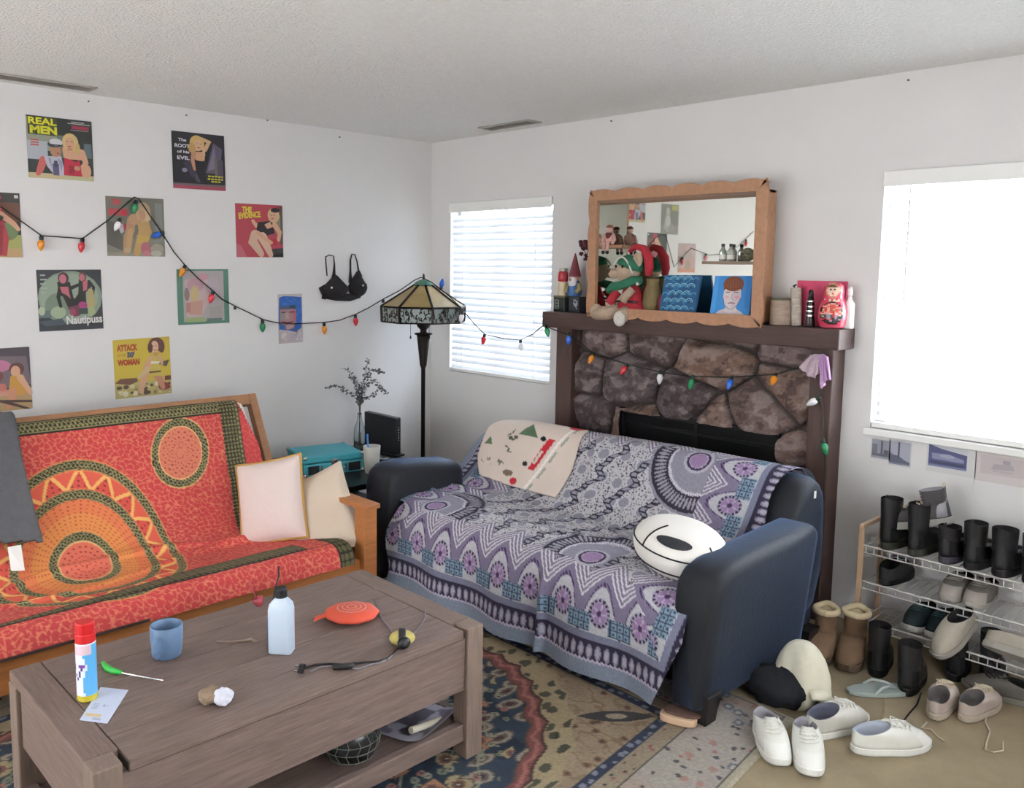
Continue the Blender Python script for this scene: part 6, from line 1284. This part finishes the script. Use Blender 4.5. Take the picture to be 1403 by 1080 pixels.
def roses():
    a = oY(806,355,-.055); t = thing('dried_roses','bunch of dark dried roses hanging at the left side of the mirror box','dried flowers',a); g = random.Random(12)
    fl = MB(); st = MB()
    for u,v,r in ((797,334,7),(801,331,6),(804,338,6),(799,341,5),(796,348,4),(803,350,4),(802,355,4)):
        p = oY(u,v,-.065+g.uniform(-.02,.02)); k = 1/ppm(p)
        for q in range(6): fl.ball(p+Vector((g.uniform(-.35,.35)*r*k,g.uniform(-.35,.35)*r*k,g.uniform(-.3,.3)*r*k)),(r*.5*k,r*.5*k,r*.42*k),rotm(g.random()*3,g.random()*3,0),8,6)
        st.tube([p,oY(808,345+g.uniform(-8,14),-.06)],.0018,5)
    build(fl,'blooms',mat('dried_rose','5c2f36',.9,bump=(60,.5)),t,smooth=True); build(st,'stems',mat('dry_stem','5f5a50',.8),t)
roses()
# ================================================================ RIGHT END OF THE MANTEL
def right_end():
    m_birch = mat('birch_bark','a38f80',.8,noise=(18,.2),stretch=(1,1,5),bump=(30,.4)); m_birch2 = mat('birch_bark_pale','b5a99d',.8,noise=(22,.3),stretch=(1,1,6),bump=(30,.4)); m_wax = mat('cream_wax','c9bb9a',.5)
    p = at(1069,Zm,-.075); k = 1/ppm(p); t = thing('birch_candle','short fat birch bark candle on the mantel right of the mirror','candle',p)
    build(MB().lathe([(13.6*k,0),(14*k,1*k),(14*k,34*k)],p,24),'bark',m_birch,t,smooth=False,bevel=.001); build(MB().lathe([(14.6*k,33.5*k),(14.6*k,36*k),(11*k,36*k),(10.5*k,34.5*k),(.2*k,34.5*k)],p,24),'rim',mat('dark_moss','5c5a44',.8),t,smooth=False)
    p = at(1091,Zm,-.060); t = thing('birch_stick_candle','tall thin birch bark candle beside the short one on the mantel','candle',p)
    build(MB().lathe([(7*k,0),(7*k,50*k),(6.6*k,51*k),(5*k,50*k),(.2*k,50*k)],p,16,rotm(ry=-.06)),'bark',m_birch2,t,smooth=False); build(MB().tube([p+Vector((-4*k,0,50*k)),p+Vector((-6*k,-.005,53*k)),p+Vector((-2*k,-.006,55*k))],1.2*k,5),'wick',mat('dark_paint','2c2a24',.7),t)
    a,b = at(1089,Zm,-.022),at(1156,Zm,-.022); zt = oY(1120,385,-.022).z
    t = thing('pink_picture','bright pink picture panel leaning on the wall behind the nesting doll','picture',a); h = zt-Zm
    R = [(a.x,0),(b.x,0),(b.x,h),(a.x,h)]; m = MB(); m.prism(R,0,.012,lambda x,z,y: Vector((x,-.012-y+.008*z/h+.0,Zm+z))); build(m,'panel',mat('hot_pink','d1466c',.6,noise=(5,.12)),t)
    p = at(1109,Zm,-.085); t = thing('black_bottle','slim black bottle with a silver band in front of the pink panel','bottle',p)
    build(MB().lathe([(6.6*k,0),(7*k,1*k),(5.6*k,14*k),(5.2*k,30*k),(4.2*k,38*k),(3*k,40*k)],p,16),'body',mat('black_glassy','33262b',.3),t,smooth=True); build(MB().lathe([(3.6*k,39*k),(3.6*k,45*k),(2.4*k,49*k)],p,12),'cap',mat('dark_cap','3a3432',.5),t,smooth=True)
    bd = MB()
    for z in (14,20,26,33): bd.lathe([(5.75*k,z*k),(5.75*k,(z+1.6)*k)],p,16,cap=False)
    build(bd,'bands',mat('nickel','c4c4c0',.25,.9),t)
    p = at(1140,Zm,-.090); t = thing('nesting_doll','painted wooden nesting doll in pink and black at the right end of the mantel','doll',p); A = MB(); prof = [(13*k,0),(15.5*k,2*k),(18*k,12*k),(18.2*k,22*k),(16*k,32*k),(13*k,38*k),(12.4*k,42*k),(13*k,48*k),(11.5*k,55*k),(7*k,59*k),(.4*k,60.5*k)]; n = 32
    ac = math.atan2(CAM[1]-p.y,CAM[0]-p.x)-.12; Pz = np.array(prof); zz = np.linspace(0,60.4*k,34); rr = np.interp(zz,Pz[:,1],Pz[:,0]); o = 0
    A.v = [(p.x+r*math.cos(2*PI*j/n),p.y+r*math.sin(2*PI*j/n),p.z+z) for r,z in zip(rr,zz) for j in range(n)]
    for i in range(33):
        for j in range(n):
            A.f.append((i*n+j,i*n+(j+1)%n,(i+1)*n+(j+1)%n,(i+1)*n+j)); an = 2*PI*(j+.5)/n; d = math.atan2(math.sin(an-ac),math.cos(an-ac)); z = zz[i]/k; x = d*15; q = random.Random(i*91+j).random()
            c = 'd8425c'
            if z > 38:
                f = math.hypot(x/9.5,(z-48.5)/7.5); c = 'd2475f' if f > 1.25 else ('b98a5a' if f > 1 else 'dcb49c')
                if f < 1 and z > 52: c = '6a4a36'
                if abs(z-49) < 1 and 2 < abs(x) < 5: c = '3a2c2c'
                if abs(z-44.8) < .9 and abs(x) < 2: c = 'b03040'
            elif z < 34:
                f = math.hypot(x/12,(z-19)/13)
                if f < 1: c = ('3c3a40' if q > .45 else ('c8b8b0' if q > .25 else 'c23a50')) if z < 17 else ('e2a090' if q > .5 else 'c94a3c')
                elif f < 1.15: c = '2f2a30'
                if z < 2: c = 'd25a70'
            elif abs(x) < 12: c = 'e0cfa8' if q > .4 else 'd8425c'
            A.c.append(lin(c))
    A.hascol = True; A.col = lin('6a4a36'); A.f.append(tuple(range(n-1,-1,-1))); A.c.append(lin('a07050')); build(A,'shell',mat('lacquer_paint',None,.25,coat=.5),t,smooth=True)
    p = at(1162,Zm,-.060); t = thing('white_bottle','slim white pump bottle at the far right end of the mantel','bottle',p)
    build(MB().lathe([(6*k,0),(6.6*k,1*k),(6.6*k,32*k),(3*k,37*k),(2.4*k,42*k)],p,18),'body',m_white,t,smooth=True); build(MB().lathe([(2.4*k,42*k),(3.4*k,43*k),(3.2*k,50*k),(1.6*k,54*k)],p,12),'pump',m_white,t,smooth=True)
right_end()
def sock():
    t = thing('lace_sock','pale pink lace cloth hanging from the bulb cord at the right mantel post','cloth',oY(1122,490,-.16)); k = 1/ppm(oY(1122,490,-.16)); ml = mat('pale_pink_lace','d3bcc8',.9,bump=(200,.6),noise=(90,.12))
    def sh(px, nm, m, ph):
        a0 = [oY(u,v,-.168) for u,v in px[0]]; a1 = [oY(u,v,-.172) for u,v in px[1]]; n = 24; rows = 12; P = np.zeros((rows,n,3))
        def samp(L, f): x = f*(len(L)-1); i = min(int(x),len(L)-2); return L[i].lerp(L[i+1],x-i)
        for r in range(rows):
            for c in range(n):
                q = samp(a0,c/(n-1)).lerp(samp(a1,c/(n-1)),r/(rows-1)); P[r,c] = (q.x,q.y-.012*math.sin(c*.8+ph)*r/(rows-1)-.006*math.sin(c*2.1),q.z)
        o = grid_mesh(nm,P,None,m,t); sd = o.modifiers.new('thickness','SOLIDIFY'); sd.thickness = .004
    sh((((1112,487),(1118,485),(1126,486)),((1096,503),(1106,514),(1117,519),(1124,507))),'left_flap',ml,0.)
    sh((((1120,486),(1128,485),(1133,489)),((1125,512),(1126,533),(1133,521),(1139,521))),'right_flap',mat('lilac_lace','d0a6d2',.9,bump=(200,.6)),2.)
sock()
# ================================================================ SHOES
GS = 'shoes by the shoe rack'
def shoe(name, lab, heel, toe, cols, kind='low', L=None, z=None, W=.098, hc=.072, shaft=.0, tilt=None, laces=True, puff=1., group=GS, cat='shoe', tongue=True, lining=None, toecap=None, roll=0., cuff=None):
    """heel, toe: floor points under the shoe; local x runs heel to toe"""
    heel, toe = Vector(heel), Vector(toe); d = toe-heel; d.z = 0; L = L or d.length; a = math.atan2(d.y, d.x)
    t = thing(name, lab, cat, (heel.x,heel.y,heel.z if z is None else z), tilt or (roll,0,a), group)
    if tilt: pass
    up, so, li, la = [mat(*m) if isinstance(m, tuple) else m for m in cols]
    N = 32; sh = .022 if kind != 'boot' else .028
    def outl(th, k=1.):
        c, s = math.cos(th), math.sin(th); x = L/2+L/2*math.copysign(abs(c)**.92,c)*k
        f = x/L; hw = W/2*(.80+.36*f-.0*f) if f < .62 else W/2*1.02; hw *= 1-.10*math.exp(-((f-.38)/.14)**2)
        return x, hw*math.copysign(abs(s)**.78,s)*k
    cx, rx, ry = (.245*L, .225*L, W*.37) if kind == 'low' else (.205*L,.185*L,W*.40)
    def coll(th): return cx+rx*math.cos(th), ry*math.sin(th)
    def cz(th): return hc+(.012*math.cos(th) if kind == 'low' else 0)+(.010*math.exp(-((abs(th)-PI)/.5)**2))
    def surf(k, th):
        ox, oy = outl(th,.975); qx, qy = coll(th); e = k**1.25; zz = sh+(cz(th)-sh)*math.sin(k*PI/2)**(.80*puff)
        b = 1+.10*math.sin(k*PI)*(.6+.4*math.cos(th)); x = ox+(qx-ox)*e; y = (oy+(qy-oy)*e)*b
        return Vector((x,y,zz))
    TH = [2*PI*j/N for j in range(N)]; sg = [((th+PI)%(2*PI))-PI for th in TH]
    rings = [[surf(k/9,th) for th in sg] for k in range(10)]
    if shaft:
        for q,g in ((.25,1.0),(.5,1.02),(.8,1.05),(1.,1.06)):
            rings.append([Vector((cx+rx*g*math.cos(th)-.004*q, ry*g*math.sin(th), cz(th)+shaft*q)) for th in sg])
    top = rings[-1]; ctr = sum(top,Vector((0,0,0)))/N
    m = MB().loft(rings,True,False); build(m,'upper',up,t,smooth=True,world=False)
    rim = [ctr+(p-ctr)*.94+Vector((0,0,.001)) for p in top]
    inn = [[Vector(p) for p in rim]]
    for f in (.35,.7,1.): inn.append([ctr+(p-ctr)*(.90-.06*f)-Vector((0,0,(ctr.z-.035)*f)) for p in top])
    m = MB().loft([top]+inn,False,True); build(m,'lining',li,t,smooth=True,world=False)
    s0 = [Vector((*outl(th,.965),.0)) for th in sg]; s1 = [Vector((*outl(th,1.),.006)) for th in sg]; s2 = [Vector((*outl(th,1.),sh)) for th in sg]; s3 = [Vector((*outl(th,.97),sh+.003)) for th in sg]
    def toespring(R): return [p+Vector((0,0,.010*max(0,(p.x/L-.8)/.2)**2)) for p in R]
    build(MB().loft([toespring(s0),toespring(s1),toespring(s2),toespring(s3)]),'sole',so,t,smooth=False,world=False,bevel=.001)
    if toecap is not None:
        m = MB(); R = []
        for k in range(6):
            R.append([surf(k/13,th)*1.0+Vector((.0015,0,.0012)) for th in [(-.95+1.9*i/16)*(1-.15*k/5) for i in range(17)]])
        m.loft(R,False,False,closed=False); build(m,'toe_cap',mat(*toecap),t,smooth=True,world=False)
    if tongue and kind == 'low':
        m = MB(); R = []
        for k,lift in ((.66,.002),(.82,.004),(.94,.008),(1.0,.013)):
            R.append([surf(min(k,1.),th)+Vector((-.012*(k > 1),0,lift)) for th in (-.50,-.25,0,.25,.50)])
        m.loft(R,False,False,closed=False); o = build(m,'tongue',up,t,smooth=True,world=False); sd = o.modifiers.new('thickness','SOLIDIFY'); sd.thickness = .004
    if laces:
        m = MB(); ks = (.58,.68,.78,.88,.97)
        for i,k in enumerate(ks):
            m.tube([surf(k,-.62)+Vector((0,0,.003)),surf(k,-.25)+Vector((0,0,.006)),surf(min(k+.03,1.),.25)+Vector((0,0,.006)),surf(min(k+.05,1.),.62)+Vector((0,0,.003))],.0034,5)
        if shaft:
            for i in range(4):
                zz = hc+shaft*(i+.6)/4.4; m.tube([Vector((cx+rx*1.0*math.cos(q),ry*1.04*math.sin(q),zz+.004*math.sin(q*3))) for q in (-.6,-.3,0,.3,.6)],.0024,5)
        p = surf(.97,.1)+Vector((0,0,.008))
        if not shaft: 
            for s in (-1,1): m.tube([p,p+Vector((.012,s*.020,.004)),p+Vector((.03,s*.026,-.006)),p+Vector((.035,s*.012,-.004)),p],.0022,5)
        build(m,'laces',la,t,world=False)
    if cuff: 
        c2 = [Vector((p.x,p.y,p.z)) for p in top]; build(MB().tube(c2+[c2[0],c2[1]],.013,10),'cuff',mat(*cuff),t,smooth=True,world=False)
    if kind == 'boot' and laces:
        build(MB().tube([Vector((cx-rx*1.03,0,ctr.z-.01)),Vector((cx-rx*1.15,0,ctr.z+.018)),Vector((cx-rx*.98,0,ctr.z+.02)),Vector((cx-rx*.9,0,ctr.z-.006))],.003,5),'pull_loop',la,t,world=False)
    return t
WU = ('white_leather','dcdbd2',.5,0.,(20,.05)); WS = ('white_rubber','e2e1da',.5); WI = ('grey_lining','9a979c',.9); WL = ('white_lace','dedcd4',.8)
BU = ('black_leather','1d1c1e',.5,0.,(25,.25)); BS = ('black_rubber','161517',.6); BI = ('black_lining','0f0e10',.9); BL = ('black_lace','201f20',.8)
F = lambda u,v: oZ(u,v,.0015)
def st(hu,hv,tu,tv): return F(hu,hv),F(tu,tv)
h,t_ = st(1040,992,1069,1049); shoe('sneaker','white laced sneaker nearest the sofa leg, toe towards the viewer',h,t_,(WU,WS,WI,WL),L=.275,W=.104,toecap=('white_toe','e4e3dd',.35))
h,t_ = st(1099,1006,1111,1065); shoe('sneaker','white laced sneaker second from the sofa leg, toe towards the viewer',h,t_,(WU,WS,WI,WL),L=.275,W=.104,toecap=('white_toe','e4e3dd',.35))
h,t_ = st(1106,1012,1190,985); shoe('sneaker','off white padded sneaker behind the front shoes with a grey open collar',h,t_,(('offwhite_leather','cfcbc2',.6,0.,(20,.08)),WS,('slate_lining','5c5d6c',.9),WL),L=.285,W=.108,hc=.082)
h,t_ = st(1166,1030,1278,1022); shoe('sneaker','white sneaker lying sideways to the viewer in front on the carpet',h,t_,(WU,WS,('pale_blue_lining','a9aeb8',.9),WL),L=.285,W=.105,hc=.078,toecap=('white_toe','e4e3dd',.35))
h,t_ = st(1278,988,1306,945); shoe('sneaker','pinkish white sneaker, left one of the pair with trailing laces',h,t_,(('blush_leather','b9aaa0',.6,0.,(20,.08)),('blush_sole','b5a898',.6),('dark_grey_lining','55504f',.9),('cream_lace','c7b9a0',.8)),L=.265,W=.096)
h,t_ = st(1318,990,1372,955); shoe('sneaker','pinkish white sneaker, right one of the pair with trailing laces',h,t_,(('blush_leather','b9aaa0',.6,0.,(20,.08)),('blush_sole','b5a898',.6),('dark_grey_lining','55504f',.9),('cream_lace','c7b9a0',.8)),L=.265,W=.096)
h,t_ = st(1430,972,1368,955); shoe('shoe','dim grey shoe at the right photo edge beside the pinkish pair',h,t_,(('taupe_suede','5f5a54',.9,0.,(30,.1)),('taupe_sole','77736a',.7),BI,BL),L=.27,W=.098)
def trail(lab, px, m): 
    P = [oZ(u,v,.004+.006*(i==0)) for i,(u,v) in enumerate(px)]; tag(build(MB().tube(P,.0032,6),'shoelace',mat(*m),base=P[0],smooth=True),lab,'shoelace')
trail('loose cream shoelace trailing from the right pinkish sneaker',((1352,975),(1350,990),(1357,1003),(1352,1016),(1350,1027),(1362,1031),(1374,1029),(1374,1017)),('cream_lace','c7b9a0',.8))
trail('loose cream shoelace trailing from the left pinkish sneaker',((1270,990),(1262,998),(1276,1000),(1285,1010),(1294,1016)),('cream_lace','c7b9a0',.8))
trail('loose black bootlace lying on the carpet by the floor boots',((1262,950),(1256,966),(1247,976),(1238,988)),BL)
# tall tan sheepskin boots
UB = ('tan_sheepskin','7a604a',.95,0.,(30,.12)); US = ('tan_sole','5f4c3c',.8)
h,t_ = st(1122,893,1137,915); shoe('boot','tan sheepskin boot with cream fleece top, left one by the sofa arm',F(1132,884),F(1121,909),(UB,US,('cream_fleece','d2bf9c',.95),BL),kind='boot',L=.25,W=.105,hc=.095,shaft=.080,laces=False,cuff=('cream_fleece','d2bf9c',.95,0.,None,(200,.6)),tongue=False)
shoe('boot','tan sheepskin boot with cream fleece top, right one nearer the rack',F(1173,892),F(1158,921),(UB,US,('cream_fleece','d2bf9c',.95),BL),kind='boot',L=.25,W=.110,hc=.10,shaft=.088,laces=False,cuff=('cream_fleece','d2bf9c',.95,0.,None,(200,.6)),tongue=False)
# black boots on the floor before the rack
shoe('boot','black ankle boot standing between the tan boots and the rack',F(1200,930),F(1210,890),(BU,BS,BI,BL),kind='boot',L=.27,W=.10,hc=.10,shaft=.10)
shoe('boot','black laced boot with a silver eyelet on the carpet before the rack',F(1240,955),F(1262,905),(BU,BS,BI,BL),kind='boot',L=.27,W=.10,hc=.10,shaft=.09)
shoe('boot','black tall boot left of the pair under the beige slip-ons',F(1306,935),F(1318,898),(BU,BS,BI,BL),kind='boot',L=.225,W=.095,hc=.10,shaft=.12)
shoe('boot','black tall boot right of the pair under the beige slip-ons',F(1352,945),F(1368,905),(BU,BS,BI,BL),kind='boot',L=.225,W=.095,hc=.10,shaft=.12)
# pale flip flop
def flip():
    a,b = F(1160,950),F(1222,948); d = (b-a); ang = math.atan2(d.y,d.x); t = thing('flip_flop','pale blue flip flop lying flat between the shoes and the rack','sandal',a,(0,0,ang),GS); L = .26; m = MB(); R = []
    pts = []
    for i in range(28): q = 2*PI*i/28; x = L/2+L/2*math.cos(q); pts.append((x,(.040+.012*(x/L))*math.copysign(abs(math.sin(q))**.8,math.sin(q))))
    m.prism(pts,0,.016); build(m,'sole',mat('pale_teal_foam','9fa9a4',.8),t,world=False,bevel=.003)
    m = MB()
    for s in (-1,1): m.tube([Vector((L*.74,0,.016)),Vector((L*.62,s*.016,.032)),Vector((L*.45,s*.036,.034)),Vector((L*.34,s*.043,.014))],.005,8)
    build(m,'strap',mat('pale_strap','b9c0bd',.6),t,smooth=True,world=False)
flip()
def slipper():
    a,b = F(904,987),F(942,996); d = b-a; t = thing('slipper','beige slipper lying on the rug beside the sofa front leg','slipper',a+Vector((0,0,.010)),(0,0,math.atan2(d.y,d.x)),GS); pts = []
    L = .13
    for i in range(24): q = 2*PI*i/24; pts.append((L/2+L/2*math.copysign(abs(math.cos(q))**.7,math.cos(q)),.032*math.copysign(abs(math.sin(q))**.7,math.sin(q))))
    m = MB(); m.prism(pts,0,.028); build(m,'foot_bed',mat('peach_foam','c9a98c',.8),t,world=False,bevel=.006); m = MB(); m.prism([(x*1.0+.012,y*1.02+.014) for x,y in pts],.0285,.040); build(m,'brown_upper',mat('brown_felt','5d443c',.9),t,world=False,bevel=.004)
slipper()
def cap_and_bag():
    c = F(1062,958); t = thing('bag','dark navy cloth bag slumped on the floor behind the white sneakers','bag',c); n = 34
    def lump(c, r, seed, amp, flat=.0):
        R = []
        for i in range(1,16):
            ph = -PI/2+PI*i/16; ring = []
            for j in range(n):
                q = 2*PI*j/n; w = 1+amp*(float(fbm(np.array(math.cos(q)*1.6+seed),np.array(math.sin(q)*1.6+ph*1.3),seed,4))-.5)*2
                ring.append(Vector((c.x+r[0]*math.cos(ph)*math.cos(q)*w,c.y+r[1]*math.cos(ph)*math.sin(q)*w,max(.002,c.z+r[2]*math.sin(ph)*w))))
            R.append(ring)
        return MB().loft(R)
    build(lump(c+Vector((0,.0,.05)),(.115,.10,.085),3,.35),'cloth',mat('navy_cloth','15171e',.9,bump=(40,.4)),t,smooth=True)
    c2 = oY(1084,930,c.y+.02); c2 = Vector((c.x+.075,c.y+.055,.135)); t2 = thing('cap','cream cloth cap flopped over the dark bag behind the sneakers','cap',c2)
    R = []; g = 40
    for i in range(0,15):
        f = i/14; ring = []
        for j in range(g):
            q = 2*PI*j/g; wv = 1+.10*math.sin(q*5+1)*f+.16*(float(fbm(np.array(math.cos(q)*2+5),np.array(math.sin(q)*2+f*2),7,4))-.5)*2
            r = math.sin(min(f*1.15,1)*PI/2)**.8; ring.append(c2+Vector((.098*r*math.cos(q)*wv,.070*r*math.sin(q)*wv,.098-.215*f**1.8*(1+.12*math.sin(q*3)))))
        R.append(ring)
    o = build(MB().loft(R,True,False),'crown',mat('cream_cotton','d6d1bd',.9,bump=(30,.35)),t2,smooth=True); sd = o.modifiers.new('thickness','SOLIDIFY'); sd.thickness = .004
    br = MB(); R = []
    for i in range(9):
        q = -.9+.2*i; R.append([c2+Vector((.085*math.cos(q),.062*math.sin(q)-.01,-.04)),c2+Vector((.125*math.cos(q),.085*math.sin(q)-.02,-.075-.015*math.sin(q*2)))])
    br.loft(R,False,False,closed=False); o = build(br,'brim',mat('cream_cotton','d6d1bd',.9,bump=(30,.35)),t2,smooth=True); sd = o.modifiers.new('thickness','SOLIDIFY'); sd.thickness = .008
cap_and_bag()
# ================================================================ SHOE RACK
m_rw = mat('white_wire', 'c9c6c0', .45, .2); m_rf = mat('pale_beech', 'c3a283', .5)
RX0, RX1, RY0, RY1 = 3.140, 4.25, -.265, -.030
def yz(u, v): return oY(u, v, (RY0+RY1)/2-.06).z
T1, T2, T3 = .448, .292, .125
def rack():
    t = thing('shoe_rack','white wire shoe rack with pale wooden end frames under the bright window','shoe rack',((RX0+RX1)/2,(RY0+RY1)/2,0))
    for x in (RX0,RX1):
        for y in (RY0,RY1-.018): build(MB().bb(x-.010,x+.010,y,y+.018,.0015,.52),'end_post',m_rf,t,bevel=.003)
        build(MB().bb(x-.009,x+.009,RY0,RY1,.52,.538),'end_bar',m_rf,t,bevel=.003)
    for z in (T1,T2,T3):
        m = MB()
        for y in (RY0+.012,RY1-.012): m.tube([(RX0,y,z),(RX1,y,z)],.0045,6)
        for y in (RY0+.012,): m.tube([(RX0,y,z-.03),(RX1,y,z-.03)],.0028,6)
        x = RX0+.02
        while x < RX1: m.tube([(x,RY0+.012,z-.03),(x,RY0+.012,z+.002),(x,RY1-.012,z+.002)],.0022,5); x += .032
        build(m,'wire_shelf',m_rw,t)
rack()
e_ = .0055
def on_shelf(u, z, y): return at(u, z+e_, y)
def boot_on(lab, u, z, y0, ln, cols, shaft=.11, hc=.095, W=.095, kind='boot', dx=.02, name='boot', cat='boot', **kw):
    p = on_shelf(u, z, y0); return shoe(name,lab,p,p+Vector((dx,ln,0)),cols,kind=kind,L=ln,W=W,hc=hc,shaft=shaft,cat=cat,**kw)
yb = -.270
boot_on('black laced boot at the left end of the rack top shelf',1210,T1,yb,.275,(BU,('olive_sole','34352c',.6),BI,BL),shaft=.115)
boot_on('black laced boot second from the left on the rack top shelf',1248,T1,yb,.275,(BU,('olive_sole','34352c',.6),BI,BL),shaft=.115)
boot_on('dark low boot under the grey high top on the rack top shelf',1291,T1,yb,.265,(BU,('plum_sole','3a3540',.6),BI,BL),shaft=.05)
boot_on('black boot with white tag third from the right edge of the rack top shelf',1326,T1,yb,.265,(BU,BS,BI,BL),shaft=.085)
boot_on('wide black boot with an open collar near the right photo edge',1366,T1,yb,.265,(BU,BS,BI,BL),shaft=.085,W=.105)
boot_on('black boot cut by the right photo edge on the rack top shelf',1407,T1,yb,.265,(BU,BS,BI,BL),shaft=.085)
# grey high top leaning over the boots
q = at(1262,.625,-.22); shoe('high_top','grey high top sneaker tipped over on the boots of the top shelf',q,q+Vector((.2,.02,0)),(('grey_canvas','4a4748',.9,0.,(40,.15)),('pale_rubber','8d8984',.6),('grey_lining','9a979c',.9),('cream_lace','c7b9a0',.8)),kind='boot',L=.26,W=.095,hc=.09,shaft=.055,tilt=(0.,.0,.0))
o_ = bpy.context.scene.objects
ht = [o for o in o_ if o.get('label','').startswith('grey high top')][0]; ht.location = at(1308,T1+.150,-.16); ht.rotation_euler = (0,math.radians(16),math.radians(190))
# second shelf
def low_on(lab, u, z, cols, dx=.01, ln=.25, y0=-.262, flipd=False, name='sneaker', **kw):
    p = on_shelf(u, z, y0); a,b = p, p+Vector((dx,ln,0)); 
    return shoe(name,lab,b if flipd else a,a if flipd else b,cols,L=ln,cat='shoe',**kw)
GU = ('grey_mesh','6f6a64',.85,0.,(40,.12)); GSO = ('pale_sole','a39d94',.6)
boot_on('black shoe with a pale plaid strap at the left end of the middle shelf',1208,T2,-.262,.25,(('black_plaid','2b2a2c',.8,0.,(18,.5)),BS,BI,('pale_plaid','8f949c',.8)),shaft=.0,hc=.08,kind='low',name='sneaker',cat='shoe')
low_on('grey mesh sneaker with pale toe, left of the pair on the middle shelf',1294,T2,(GU,GSO,BI,('grey_lace','8c8780',.8)),toecap=('pale_toe','a39a92',.7),flipd=True)
low_on('grey mesh sneaker with pale toe, right of the pair on the middle shelf',1328,T2,(GU,GSO,BI,('grey_lace','8c8780',.8)),toecap=('pale_toe','a39a92',.7),flipd=True)
low_on('dark teal sneaker with white sole, left of the pair on the lowest shelf',1243,T3,(('dark_teal','15262a',.7),('white_sole','b9b6ae',.6),BI,('teal_lace','34484c',.8)),flipd=True)
low_on('dark teal sneaker with white sole, right of the pair on the lowest shelf',1275,T3,(('dark_teal','15262a',.7),('white_sole','b9b6ae',.6),BI,('teal_lace','34484c',.8)),flipd=True)
SU = ('beige_canvas','a8a092',.85,0.,(30,.08))
s1 = low_on('beige slip-on shoe leaning forward at the lowest shelf, left one',1318,T3,(SU,GSO,BI,WL),laces=False,tongue=False,flipd=True); s1.location = at(1338,T3+.125,-.20); s1.rotation_euler = (0,math.radians(34),math.radians(248))
s2 = low_on('beige slip-on shoe lying across the lowest shelf, right one',1360,T3,(SU,GSO,BI,WL),laces=False,tongue=False,flipd=True); s2.location = at(1345,T3+.06,-.30); s2.rotation_euler = (math.radians(-35),0,math.radians(-10))
